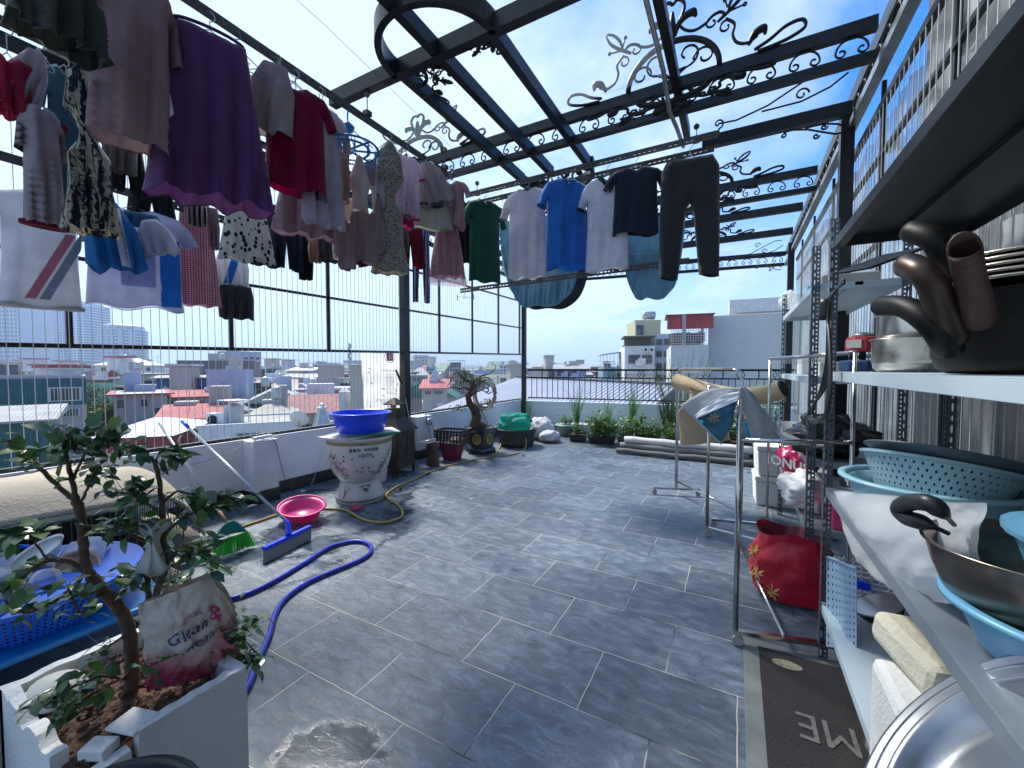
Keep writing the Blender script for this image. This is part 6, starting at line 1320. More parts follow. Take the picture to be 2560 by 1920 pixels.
pts = [fl(575, 1497, .018), fl(625, 1482, .018), fl(690, 1450, .018), (fl(760, 1408, .018)), fl(820, 1370, .018), fl(865, 1356, .018), fl(900, 1353, .018), fl(925, 1363, .018), fl(925, 1382, .018), fl(895, 1402, .018), fl(840, 1425, .018), fl(775, 1453, .018), fl(720, 1490, .018), fl(690, 1530, .018), fl(675, 1580, .018), fl(655, 1630, .018), fl(640, 1660, .018), (-1.95, 1.0, .018), (-2.0, .8, .018)]
mb = MB(); mb.tube(spline(pts, 9), .0155, 10); mb.build('tube', BLH, bh, True, smooth=True)
# red packet
pk_ = fl(890, 1277, 0); pkm = MB(); pkm.grid(lambda u, v: ((u-.5)*.13+.01*sin(v*9), (v-.5)*.10, .034+.008*sin(u*9)*cos(v*7)), 12, 10); o = pkm.build('soap_packet', M('red_packet', (.55, .02, .08), .3, var=.5, scale=18), smooth=True, solid=.008); o.location = pk_; o.rotation_euler = (0, 0, .5); tag(o, 'small crumpled red packet lying on the yellow hose before the planter', 'packet')
# broom and squeegee
brm = thing('broom', 'green bristled broom with a steel handle leaning on the left parapet', 'broom', (-3.62, 1.83, 0))
top = Vector(at(398, 1058, X=-4.68)); bot = Vector(at(572, 1345, X=-3.55))
bot = Vector((-3.60, 1.80, .21)); mid = top.lerp(bot, .80)
mb = MB(); mb.tube([top, mid], .011, 8); mb.build('handle', STAIN, brm, True, smooth=True)
mb = MB(); mb.tube([mid, bot], .012, 8); mb.build('wood_end', M('pale_wood', (.42, .24, .11), .6), brm, True, smooth=True)
ax = (Vector(at(628, 1352, Z=.1))-Vector(at(535, 1382, Z=.1))).normalized()
c0 = bot; mb = MB(); mb.grid(lambda u, v: c0+ax*((u-.5)*(.10+.18*v))+Vector((.015*v, -.02*v, .02-.10*v+.03*cos((u-.5)*3))), 12, 5); mb.build('head', M('teal_plastic', (.0, .20, .15), .4), brm, True, smooth=True, solid=.035)
mb = MB(); rb = random.Random(9)
for k in range(420):
    u = rb.random(); w_ = rb.uniform(-1, 1); a = c0+ax*((u-.5)*.28)+Vector((.02, -.02, -.075))+Vector((w_*.014, w_*.012, 0)); e = c0+ax*((u-.5)*.40)+Vector((.05+w_*.02, -.05+w_*.02, 0)); e.z = .012+.012*rb.random(); mb.tube([a, e], .0016, 3)
mb.build('bristles', M('green_bristles', (.05, .68, .05), .5, var=.3), brm, True)
sq = thing('floor_squeegee', 'blue headed floor squeegee with a long steel handle leaning on the left parapet', 'squeegee', (-3.2, 2.1, 0))
A0, A1 = Vector(at(660, 1372, Z=.10)), Vector(at(775, 1317, Z=.10)); mm_ = (A0+A1)/2
top = Vector(at(455, 1053, X=-4.68)); t1 = top.lerp(Vector(at(475, 1075, X=-4.60)), .7)
neck = mm_+Vector((-.05, .03, .10))
mb = MB(); mb.tube([top.lerp(neck, .06), neck], .0125, 10); mb.build('handle', STAIN, sq, True, smooth=True)
mb = MB(); mb.tube([top, top.lerp(neck, .07)], .0155, 10); mb.build('grip', BLUEB, sq, True, smooth=True)
mb = MB(); mb.bar(A0, A1, .035, .03); mb.tube([neck.lerp(top, .02), neck, mm_+Vector((0, 0, .02))], [.016, .018, .028], 8); mb.build('head', BLUEB, sq, True, smooth=False)
mb = MB(); mb.grid(lambda u, v: A0.lerp(A1, u)+Vector((.012*sin(v*2)+.03*v, -.03*v, -.012-.084*v)), 14, 5); mb.build('foam_blade', M('grey_foam', (.24, .23, .20), .9, bump=.3, bscale=120), sq, True, solid=.022)
# power strip and its cord
ps = thing('power_strip', 'white power strip lying on the pier of the left parapet', 'power strip', (-4.66, 2.69, .715), -1.35)
MB().box((0, 0, .018), (.23, .06, .036)).build('body', WHITEP, ps, bevel=.008)
mb = MB()
for k in range(3):
    for dx_, dz_ in ((-.009, .006), (.009, .006), (0, -.008)): mb.box((-.05+.055*k+dx_, -.031, .02+dz_), (.005, .003, .008)); mb.box((-.05+.055*k+dx_, dz_, .037), (.005, .008, .003))
mb.build('sockets', BPL, ps); MB().box((-.045, -.042, .02), (.028, .03, .026)).build('black_plug', BPL, ps, bevel=.004)
pc = thing('extension_lead', 'black cord dropping from the power strip to the white adapter', 'cord', (-4.6, 2.8, .3))
mb = MB(); mb.tube(spline([at(676, 1092, X=-4.58), at(690, 1110, X=-4.575), at(702, 1160, X=-4.57), at(715, 1205, X=-4.6), at(735, 1235, X=-4.62), at(752, 1232, X=-4.62)], 6), .0035, 6); mb.build('cord', BPL, pc, True, smooth=True)
ad = thing('cord_adapter', 'white socket adapter at the foot of the wall left of the planter', 'adapter', at(760, 1230, X=-4.66), -1.0); MB().box((0, 0, 0), (.10, .05, .045), M=rot('Y', -25)).build('body', WHITEP, ad, bevel=.008)
wc = thing('slack_cable', 'thin pale cord slung along the face of the left parapet to the power strip', 'cord', (-4.7, 2, .6)); mb = MB()
mb.tube(spline([at(300, 1168, X=-4.74), at(380, 1175, X=-4.74), at(450, 1168, X=-4.74), at(540, 1145, X=-4.74), at(600, 1118, X=-4.7), at(648, 1097, X=-4.62)], 6), .004, 6); mb.tube(spline([at(778, 1215, X=-4.7), at(790, 1180, X=-4.72), at(800, 1150, X=-4.74), at(806, 1120, X=-4.75)], 6), .003, 5); mb.build('cord', M('grey_cord', (.45, .45, .46), .6), wc, True, smooth=True)
rdm = MB(); 
for k in range(2): tag(MB().tube([at(1012, 985+60*k, X=-4.70), at(1042, 1145, X=-4.45)], .006, 6).build('steel_rod', GALV, smooth=True), ['thin steel rod leaning on the wall behind the dustpan', 'second thin rod leaning on the wall close to the steel post'][k], 'rod') if k == 0 else None
tag(MB().tube([at(990, 925, X=-4.62), at(1004, 960, X=-4.64)], .016, 8).build('umbrella', BPL, smooth=True), 'folded black umbrella with a red tip tucked beside the steel post', 'umbrella')
# paper scraps
mb = MB(); rnd2 = random.Random(6)
for i, (x, y) in enumerate(((1178, 1247), (1185, 1242), (945, 1325), (1165, 1560), (1105, 1570))):
    c = fl(x, y, .004); pts = [(c.x+rnd2.uniform(.01, .03)*cos(a), c.y+rnd2.uniform(.01, .03)*sin(a), .004+.006*rnd2.random()) for a in (0, 1.2, 2.5, 3.7, 5)]; mb = MB(); mb.add(pts, [(0, 1, 2, 3, 4)])
    if i < 1: tag(mb.build('paper_scrap', WHITEP), 'small white scrap of paper lying on the tiles mid floor', 'paper scrap')
# ================================================================ foreground, left
FOAM = M('styrofoam', (.70, .70, .67), .8)
# planter box, rim at z .5
bx = thing('foam_planter', 'broken white foam box full of red-brown soil in the left foreground', 'planter box', (-1.71, .55, 0))
x0, x1, y0, y1, zt, th = -2.02, -1.43, .33, .755, .50, .035
mb = MB()
def wallg(a, b_, jag=0, seed=0):
    m_ = MB(); a, b_ = Vector(a), Vector(b_); d = (b_-a); n_ = Vector((d.y, -d.x, 0)).normalized()*th; N_ = 26
    prof = []
    for i in range(N_+1):
        u = i/N_; z = zt+.006*noise.noise(Vector((u*8, seed, 0)))-(jag*max(0, noise.noise(Vector((u*5, seed, 4)))+.1)); prof.append((a+d*u, z))
    for i in range(N_):
        (p, zp), (q, zq) = prof[i], prof[i+1]
        V_ = [Vector((p.x, p.y, 0)), Vector((q.x, q.y, 0)), Vector((q.x, q.y, zq)), Vector((p.x, p.y, zp))]; V2 = [v+n_ for v in V_]
        m_.add(V_+V2, [(0, 1, 2, 3), (7, 6, 5, 4), (3, 2, 6, 7), (0, 4, 5, 1), (0, 3, 7, 4), (1, 5, 6, 2)])
    return m_
for k, (a, b_, j) in enumerate((((x1, y1-th, 0), (x1, y0+.14, 0), .0), ((x0, y0, 0), (x0, y1-th, 0), .01), ((x0, y1, 0), (x1, y1, 0), .01), ((x1-.12, y0, 0), (x0, y0, 0), .10))):
    o = wallg(a, b_, j, k).build('wall', FOAM, bx, True); o['label'] = ['long side wall facing the floor', 'side wall against the blue table', 'end wall with the plastic bag', 'broken notched end wall'][k]
mb = MB(); mb.bar((x1-.02, y0+.14, .24), (x1-.02, y0, .23), .035, .44); mb.build('wall', FOAM, bx, True)['label'] = 'broken lower corner'
o = MB().box((x1-.06, y0+.15, zt-.004), (.10, .075, .012), rz=.3).box((x1-.07, y0+.08, zt-.03), (.07, .05, .03), rz=.5).build('lid_scrap', FOAM, bx, True, bevel=.004); o['label'] = 'embossed scrap of foam lid on the rim'
SOIL = M('red_brown_soil', (.115, .060, .042), .98, var=.6, scale=24, bump=1.0, bscale=50, dirt=(.22, .15, .10), dscale=14, damt=.5)
mb = MB(); mb.grid(lambda u, v: (x0+.02+(x1-x0-.04)*u, y0+.02+(y1-y0-.04)*v, .43+.045*noise.noise(Vector((u*4, v*4, 2)))+.014*noise.noise(Vector((u*18, v*16, 5)))+.03*math.exp(-((u-.55)**2+(v-.5)**2)*18)), 60, 50); mb.build('soil', SOIL, bx, True, smooth=True)
mb = MB(); rnd = random.Random(13)
for k in range(260):
    p = Vector((rnd.uniform(x0+.04, x1-.05), rnd.uniform(y0+.04, y1-.05), .445+.02*rnd.random())); s_ = rnd.uniform(.003, .013); mb.lathe([(0, -s_), (s_, -s_*.3), (s_*.9, s_*.5), (0, s_)], 5, p)
tag(mb.build('soil_crumbs', SOIL, bx, True), kind='stuff')
st_ = MB().lathe([(0, -.03), (.06, -.02), (.075, .0), (.06, .03), (0, .045)], 16, sx=1.3).build('pale_stone', M('pale_stone', (.5, .5, .44), .6), smooth=True); st_.location = (-1.88, .42, .47); tag(st_, 'smooth pale stone half buried at the near end of the foam planter', 'stone')
# shrub
sh = thing('camellia_shrub', 'leafy dark green shrub with bare limbs growing in the foam planter', 'shrub', (-1.70, .55, .44))
q = lambda L_, X0=-1.7: [at(x, y, X=X0+dx_) for x, y, dx_ in L_]
BR = []
def br(L_, r0, r1, leaves=0, spread=.05, tips=()):
    P_ = spline(q(L_), 5); P_ = [p+Vector((.0012*sin(i*1.7), .0015*sin(i*2.3), .001*cos(i*1.1))) for i, p in enumerate(P_)]; n_ = len(P_)
    r0 *= .78; mbT.tube(P_, [r0+(r1-r0)*i/(n_-1)+.0003*sin(i*2.1) for i in range(n_)], 8); BR.append((P_, leaves, spread))
mbT = MB()
br([(322, 1748, 0), (330, 1690, 0), (328, 1620, 0), (318, 1560, 0), (290, 1510, -.02), (258, 1478, -.03), (228, 1440, -.05)], .026, .016)
br([(228, 1440, -.05), (212, 1400, -.06), (208, 1350, -.07), (200, 1280, -.06), (190, 1250, -.06)], .016, .013)
br([(190, 1252, -.06), (150, 1220, -.08), (100, 1170, -.10), (55, 1125, -.1), (20, 1098, -.1)], .010, .004, 26, .05)
br([(192, 1250, -.06), (180, 1200, -.02), (168, 1150, .02), (160, 1110, .04), (175, 1080, .05)], .009, .004, 46, .07)
br([(198, 1262, -.06), (215, 1230, -.03), (232, 1190, 0), (250, 1165, .02)], .006, .002, 20, .05)
br([(180, 1205, -.02), (215, 1130, .05), (250, 1105, .08), (262, 1090, .08)], .005, .002, 38, .06)
br([(376, 1650, .06), (380, 1600, .06), (376, 1550, .06), (392, 1480, .06), (412, 1420, .06), (408, 1340, .05), (405, 1260, .04), (396, 1190, .03), (385, 1150, .02)], .018, .006, 30, .05)
br([(385, 1160, .02), (360, 1130, .0), (335, 1115, -.03), (300, 1122, -.04)], .004, .002, 26, .05)
br([(390, 1160, .02), (400, 1130, .04), (430, 1122, .06), (460, 1140, .08)], .004, .002, 24, .04)
br([(405, 1260, .04), (440, 1230, .06), (480, 1235, .1), (540, 1245, .14), (600, 1254, .16)], .006, .002, 44, .05)
br([(410, 1340, .05), (450, 1300, .1), (500, 1275, .12), (545, 1260, .13)], .006, .002, 46, .05)
br([(412, 1420, .06), (440, 1380, .08), (480, 1360, .1), (510, 1370, .12)], .006, .002, 22, .05)
br([(412, 1430, .06), (445, 1400, .09), (480, 1385, .12), (540, 1410, .16)], .005, .002, 22, .045)
br([(408, 1290, .05), (370, 1260, .02), (330, 1235, 0), (290, 1230, -.02)], .006, .002, 44, .06)
br([(405, 1360, .05), (360, 1330, .02), (320, 1310, 0), (270, 1320, -.02)], .006, .002, 44, .06)
br([(378, 1560, .06), (372, 1500, .04), (368, 1440, .02), (366, 1380, .02)], .013, .006, 14, .05)
br([(380, 1640, .06), (440, 1612, .10), (500, 1600, .13), (560, 1625, .16), (610, 1640, .17), (648, 1665, .17)], .013, .004, 40, .04)
br([(500, 1600, .13), (560, 1575, .17), (610, 1570, .2), (640, 1560, .2)], .006, .002, 18, .04)
br([(545, 1615, .15), (575, 1600, .17), (600, 1595, .18), (650, 1640, .2)], .004, .002, 18, .04)
br([(505, 1625, .14), (530, 1670, .16), (545, 1720, .17), (548, 1775, .17)], .005, .002, 0)
br([(258, 1478, -.03), (230, 1500, .0), (200, 1530, .03), (170, 1470, .03)], .007, .003, 16, .05)
br([(310, 1590, -.0), (280, 1610, .02), (250, 1640, .03)], .005, .002, 10, .04)
br([(250, 1470, -.05), (190, 1410, -.08), (120, 1400, -.1), (60, 1440, -.1), (0, 1480, -.1)], .012, .006, 22, .06)
br([(215, 1430, -.05), (180, 1470, -.03), (120, 1510, 0), (60, 1530, .0), (10, 1500, 0)], .008, .003, 20, .05)
br([(120, 1400, -.1), (90, 1360, -.1), (60, 1320, -.1), (20, 1340, -.1)], .004, .002, 24, .05)
br([(318, 1700, .0), (260, 1690, .05), (200, 1710, .07), (140, 1740, .08), (90, 1760, .08)], .006, .002, 34, .05)
br([(318, 1690, .0), (240, 1730, .08), (160, 1790, .10)], .005, .002, 22, .05)
br([(350, 1700, .04), (370, 1670, .1), (395, 1655, .13)], .004, .002, 9, .04)
br([(375, 1440, .04), (420, 1470, .0), (480, 1450, -.05), (520, 1445, -.1)], .005, .002, 34, .06)
br([(372, 1480, .04), (330, 1460, .0), (300, 1440, -.04)], .005, .002, 30, .06)
mbT.build('stems', M('shrub_bark', (.11, .068, .045), .85, var=.45, scale=30, bump=.5, bscale=60), sh, True, smooth=True)
LD = [M('camellia_leaf', (.035, .10, .045), .30, var=.35, scale=26, thin=.15, coat=.3), M('camellia_leaf_young', (.10, .20, .025), .4, var=.3, scale=26, thin=.4), M('camellia_leaf_mid', (.08, .18, .055), .33, var=.3, scale=26, thin=.25, coat=.2)]
mb = MB(); rnd = random.Random(21)
for P_, n_, spd in BR:
    for k in range(int(n_*1.05)):
        f = .30+.70*rnd.random()**.7; i = min(len(P_)-2, int(f*(len(P_)-1))); p = P_[i].lerp(P_[i+1], rnd.random()); t_ = (P_[i+1]-P_[i]).normalized()
        d = (t_*.5+Vector((rnd.gauss(0, 1), rnd.gauss(0, 1), rnd.gauss(-.1, .7)))*.8).normalized(); L_ = rnd.uniform(.026, .066)
        b0 = p+Vector((rnd.gauss(0, 1), rnd.gauss(0, 1), rnd.gauss(0, .8)))*spd*.45; leafq(mb, b0, d, L_, L_*.62, rnd, 1 if rnd.random() < .10 else 0 if rnd.random() < .6 else 2)
        if spd > .03: mb.tube([p, b0], .0010, 3, mi=2)
mb.build('leaves', LD, sh, True, smooth=True)
# white rag tied on the stem
rg = thing('white_rag', 'crumpled white rag tied around the shrub stem', 'rag', at(385, 1360, X=-1.64), .9)
mb = MB(); mb.lathe([(.012, .075), (.04, .09), (.045, .06), (.020, .03), (.013, .0), (.022, -.04), (.036, -.085), (.046, -.115)], 30, fn=lambda v, a: Vector((v.x*(1+.45*sin(a*3+v.z*20)), v.y*(.7+.3*sin(a*5+1+v.z*15)), v.z+.014*sin(a*3+v.z*30)))*.78); mb.build('cloth', C('rag_white', (.60, .62, .56), thin=.3), rg, smooth=True, solid=.002)
# pink printed plastic bag standing in the planter
pb_ = thing('plastic_bag', 'crumpled cream and pink printed plastic bag with lettering stuck in the planter soil', 'plastic bag', at(455, 1650, X=-1.60))
G = lambda x, y, X_=-1.58: at(x, y, X=X_)
bl = [(388, 1690), (350, 1640), (345, 1560), (345, 1518), (380, 1500), (430, 1478), (505, 1440), (530, 1460), (565, 1500), (588, 1550), (600, 1610), (604, 1650), (580, 1690), (470, 1730)]
def bagf(u, v):
    y0_, y1_ = 1442+ (0 if u > .6 else (.6-u)*118), 1728-u*62+ (30*(u-.3) if u > .8 else 0)
    xx = 352+u*250; 
    if u > .72: y0_ = 1445+(u-.72)**1.3*560
    yy = y0_+(y1_-y0_)*v
    xx += (1-v)*(-8)+ (v*18*(1-u))
    bul = .075*sin(pi*min(1, max(0, u)))*sin(pi*(.15+.8*v)); cr = .016*noise.noise(Vector((u*6, v*6, 1)))+.010*noise.noise(Vector((u*15, v*13, 3)))
    return at(xx, yy, X=-1.60+.04*u)+Vector((bul*.9+cr, -bul*.25+cr*.4, 0))
def bagm():
    m, t, b = base('cream_pink_bag'); l = t.links.new; tc = N(t, 'ShaderNodeTexCoord')
    n = N(t, 'ShaderNodeTexNoise'); n.inputs['Scale'].default_value = 7; n.inputs['Detail'].default_value = 4; l(tc.outputs['Object'], n.inputs['Vector'])
    sx = N(t, 'ShaderNodeSeparateXYZ'); l(tc.outputs['Object'], sx.inputs[0])
    r = N(t, 'ShaderNodeMapRange'); r.inputs[1].default_value = -.02; r.inputs[2].default_value = .10; r.inputs[3].default_value = .30; r.inputs[4].default_value = -.12; l(sx.outputs[2], r.inputs[0])
    ad = N(t, 'ShaderNodeMath', operation='ADD'); l(n.outputs[0], ad.inputs[0]); l(r.outputs[0], ad.inputs[1])
    cr = N(t, 'ShaderNodeValToRGB'); e = cr.color_ramp.elements; e[0].position = .40; e[0].color = (.58, .50, .42, 1); e[1].position = .88; e[1].color = (.50, .04, .14, 1); k = e.new(.60); k.color = (.60, .33, .32, 1); l(ad.outputs[0], cr.inputs[0]); l(cr.outputs[0], b.inputs['Base Color']); b.inputs['Roughness'].default_value = .25
    nb = N(t, 'ShaderNodeTexNoise'); nb.inputs['Scale'].default_value = 22; nb.inputs['Detail'].default_value = 4; l(tc.outputs['Object'], nb.inputs['Vector']); bp = N(t, 'ShaderNodeBump'); bp.inputs['Strength'].default_value = .5; bp.inputs['Distance'].default_value = .01; l(nb.outputs[0], bp.inputs['Height']); l(bp.outputs[0], b.inputs['Normal'])
    return m
MB().grid(bagf, 50, 40).build('front', bagm(), pb_, True, smooth=True)
MB().grid(lambda u, v: bagf(u, v)+Vector((-.10*sin(pi*u)*sin(pi*(.1+.85*v))-.004, .04*sin(pi*u), 0)), 30, 24).build('back', bagm(), pb_, True, smooth=True)
def ontxt(s, u0, v0, sc, mat, nm, slope=-.25, arc=0):
    vs, fs = text_geo(s, 1.0, bold=.004); mb = MB(); W_ = max(x for x, *_ in vs)
    pts = []
    for x, y, _ in vs:
        uu = u0+x*sc/1.0; vv = v0-y*sc*.92+slope*x*sc-arc*(1-(x/W_)**2)*sc; p = bagf(max(.02, min(.98, uu)), max(.02, min(.98, vv))); pts.append(p+Vector((.005, -.002, .001)))
    mb.add(pts, fs); mb.build(nm, mat, pb_, True)
INKP = M('violet_ink', (.06, .03, .10), .5); PKI = M('pink_ink', (.55, .02, .18), .5)
mb = MB(); mb.add([bagf(.50+.25*cos(a*pi/14), .44+.15*sin(a*pi/14)-.06*cos(a*pi/14))+Vector((.003, -.001, 0)) for a in range(28)], [tuple(range(28))]); mb.build('white_label', M('label_white', (.60, .60, .58), .4), pb_, True)
ontxt('Glean', .46, .42, .17, INKP, 'lettering'); ontxt('clean', .56, .53, .15, INKP, 'lettering'); ontxt('&', .74, .30, .22, PKI, 'ampersand'); ontxt('HƯƠNG', .48, .29, .05, INKP, 'small_lettering', arc=.8)
# black round tray at the bottom edge
basin('black_basin', 'black round tub rim at the bottom left edge of the picture', (-1.12, .27, .40), .185, .16, BPL, .015, tilt=rot('Z', 20))
# white foam block left of the planter
o = MB().box((0, 0, .22), (.30, .30, .44)).box((.03, .02, .46), (.16, .12, .05)).box((0, 0, .43), (.32, .05, .06)).build('foam_box', FOAM, bevel=.012); o.location = (-2.16, .18, 0); o.rotation_euler = (0, 0, .1); tag(o, 'white foam box with a ridged rim at the left edge beside the planter', 'foam box')
# blue table with basket of dishes
BT = M('blue_table_plastic', (.01, .20, .52), .35, var=.12)
tb = thing('plastic_table', 'low blue plastic table under the basket of dishes', 'table', (-2.85, .42, 0))
mb = MB(); mb.box((0, 0, .405), (1.0, 1.05, .03)); mb.build('tabletop', BT, tb, bevel=.012)
for sx_ in (-.42, .42):
    for sy_ in (-.45, .45): MB().box((sx_, sy_, .195), (.05, .05, .39), taper=1.3).build('leg', BT, tb)
bs = thing('dish_basket', 'big blue perforated basket heaped with washed dishes', 'basket', (-2.72, .52, .42))
BLB = M('blue_basket_plastic', (.01, .12, .62), .32, var=.08)
mb = MB(); R0, R1_, H_ = .30, .385, .155
mb.lathe([(0, .0), (R0, 0), (R0+.01, .012)], 64); mb.lathe([(R1_-.012, H_-.012), (R1_+.012, H_-.008), (R1_+.012, H_+.008), (R1_-.012, H_+.006)], 64)
nr_, nc_ = 7, 110
for i in range(nr_):
    z0_, z1_ = .012+(H_-.024)*i/nr_, .012+(H_-.024)*(i+1)/nr_
    for k in range(nc_):
        a0, a1 = 2*pi*k/nc_, 2*pi*(k+1)/nc_; f = .30
        R_ = lambda z: R0+.01+(R1_-R0-.012)*(z-.012)/(H_-.024)
        def pt(a, z): return (R_(z)*cos(a), R_(z)*sin(a), z)
        ai, aj = a0+(a1-a0)*f, a1-(a1-a0)*f; zi, zj = z0_+(z1_-z0_)*.25, z1_-(z1_-z0_)*.25
        mb.add([pt(a0, z0_), pt(a1, z0_), pt(a1, z1_), pt(a0, z1_), pt(ai, zi), pt(aj, zi), pt(aj, zj), pt(ai, zj)], [(0, 1, 5, 4), (1, 2, 6, 5), (2, 3, 7, 6), (3, 0, 4, 7)])
mb.build('basket', BLB, bs, smooth=False)
mb = MB()
for s in (0, pi): mb.tube([(.385*cos(s+a), .385*sin(s+a), H_+.012+.05*cos(a*4.2)) for a in [(-.36+.06*k) for k in range(13)]], .009, 6)
mb.build('handles', BLB, bs, smooth=True)
PL = M('white_ceramic', (.70, .70, .68), .12, var=.03, coat=.4); CLR = clearmat('cloudy_glass', (.75, .78, .76), .38, .06, dirt=.25, thin=.3)
def plate(r, loc, tilt, lab, mat=PL, nm='plate', deep=.025):
    o = MB().lathe([(0, 0), (r*.6, 0), (r*.66, .004), (r, deep), (r+.003, deep+.002), (r*.64, .01), (0, .008)], 36, (0, 0, 0), tilt).build(nm, mat, smooth=True); o.location = loc; tag(o, lab, nm.replace('_', ' '))
plate(.17, (-2.98, 0.34, .60), rot('Y', 18)@rot('X', -14), 'large white plate lying tilted on top of the dish basket', deep=.02)
plate(.13, (-2.58, 0.34, .50), rot('Y', 68)@rot('X', 12), 'grey white plate standing on edge at the front of the dish basket')
plate(.125, (-2.54, 0.44, .505), rot('Y', 70)@rot('X', -6), 'second plate on edge behind the grey white one in the basket', M('cream_ceramic', (.55, .52, .44), .15))
plate(.10, (-2.86, 0.62, .60), rot('X', 30), 'white shallow bowl at the far side of the dish basket', nm='bowl', deep=.05)
plate(.075, (-2.66, 0.67, .565), rot('Y', 40), 'small orange tan bowl beside the clear cups in the basket', M('tan_ceramic', (.50, .33, .20), .3), 'bowl', .05)
for i, (x, y, z, t_) in enumerate(((-2.72, 0.39, .57, 60), (-2.80, 0.48, .60, 100), (-2.64, 0.56, .59, 80), (-2.92, 0.50, .62, 40))):
    o = MB().lathe([(0, 0), (.034, 0), (.042, .09), (.044, .09), (.036, -.003), (0, -.004)], 24, (0, 0, 0), rot('Y', t_)@rot('Z', 30*i)).build('cup', CLR, smooth=True); o.location = (x, y, z); tag(o, ['clear cup lying in front of the plates in the dish basket', 'clear cup in the middle of the dish basket', 'clear cup beside the small tan bowl', 'clear cup under the rim of the large white plate'][i], 'cup', 'clear cups in the dish basket')
lump('plastic_film', 'crumpled translucent film bag among the dishes in the basket', 'film bag', (-2.80, 0.74, .52), (.10, .08, .07), clearmat('white_film', (.85, .9, .9), .75, .4), 4, .4, n=20)
lump('plastic_film', 'brown tinted food wrap crumpled at the left of the dish basket', 'film bag', (-2.98, 0.20, .50), (.11, .09, .05), clearmat('brown_film', (.30, .24, .18), .7, .3, dirt=.2), 6, .4, n=20)
# wire cage with rolled mat on top
cg = thing('wire_cage', 'black wire animal cage standing by the left parapet under the beige mat', 'cage', (-3.95, .80, 0))
mb = MB(); X0_, X1_, Y0_, Y1_, Z1_ = -4.45, -3.45, -.3, 1.42, .60
y = Y0_
while y <= Y1_+.001:
    for x in (X0_, X1_): mb.bar((x, y, .02), (x, y, Z1_), .004, .004)
    mb.bar((X0_, y, Z1_), (X1_, y, Z1_), .004, .004); y += .043
x = X0_
while x <= X1_+.001:
    for y in (Y0_, Y1_): mb.bar((x, y, .02), (x, y, Z1_), .004, .004)
    mb.bar((x, Y0_, Z1_), (x, Y1_, Z1_), .004, .004); x += .043
for z in (.02, .16, .30, .44, Z1_):
    for (a, b_) in (((X1_, Y0_), (X1_, Y1_)), ((X0_, Y0_), (X0_, Y1_)), ((X0_, Y1_), (X1_, Y1_)), ((X0_, Y0_), (X1_, Y0_))): mb.bar((*a, z), (*b_, z), .007, .007)
mb.build('wire_grid', M('dull_wire', (.16, .16, .16), .5, .6), cg, True)
MB().box(((X0_+X1_)/2, (Y0_+Y1_)/2, .012), (1.0, 1.7, .02)).box((X0_+.02, (Y0_+Y1_)/2, .3), (.015, 1.7, .56)).build('tray', BPL, cg, True)
mtb = thing('beige_mat', 'beige woven mat draped over the wire cage at the left', 'mat', (-3.9, .7, .6))
BEI = M('beige_woven_mat', (.42, .36, .27), .8, var=.12, scale=3, stretch=(1, 1, 1), bump=.4, bscale=60)
def matf(u, v):
    y = -.35+1.95*u; s = v*1.5
    xx = -4.72+1.32*v; z = .665+.10*sin(pi*v*.9)+.05*noise.noise(Vector((u*3, v*3, 7)))+.03*sin(v*9+u*2)
    if u > .80: k = (u-.80)/.20; z -= .34*k*k*(.7+.3*v); y -= .10*k*k
    if v > .90: z -= .2*(v-.90)
    return (xx, y, z)
MB().grid(matf, 60, 40).build('top_layer', BEI, mtb, True, smooth=True, solid=.012)
MB().grid(lambda u, v: Vector(matf(u, .55+.45*v))+Vector((.02, .02, -.03-.008*sin(u*5))), 50, 16).build('lower_fold', BEI, mtb, True, smooth=True, solid=.012)
MB().tube([(-4.7, 1.62, .12), (-4.2, 1.60, .16), (-3.7, 1.57, .13)], [.09, .12, .08], 16).build('rolled_end', BEI, mtb, True, smooth=True)
# low leafy pot behind the planter, pale driftwood
lp = thing('low_plant', 'spreading variegated plant in a dark trough behind the foam planter', 'plant', (-2.62, 1.05, 0))
MB().box((0, 0, .07), (.50, .22, .13), taper=1.1).build('trough', BPL, lp, bevel=.01)
mb = MB(); rnd = random.Random(33)
for k in range(200):
    c = Vector((rnd.uniform(-.28, .34), rnd.uniform(-.13, .17), .15+.10*rnd.random())); leafq(mb, c, Vector((rnd.gauss(0, 1), rnd.gauss(0, 1), rnd.gauss(.1, .5))), rnd.uniform(.035, .06), .026, rnd, rnd.choice((0, 0, 1)))
mb.build('leaves', [LG[0], M('variegated_leaf', (.36, .42, .26), .45, var=.3, scale=40, thin=.2)], lp, smooth=True)
mb = MB(); mb.tube([(.1, -.1, .1), (.14, -.14, .28), (.18, -.1, .36), (.26, -.12, .42)], [.03, .022, .015, .01], 8); mb.tube([(.14, -.14, .28), (.10, -.2, .36)], .012, 6); mb.build('driftwood_stem', M('pale_driftwood', (.40, .34, .24), .8, var=.3, scale=12), lp, smooth=True)
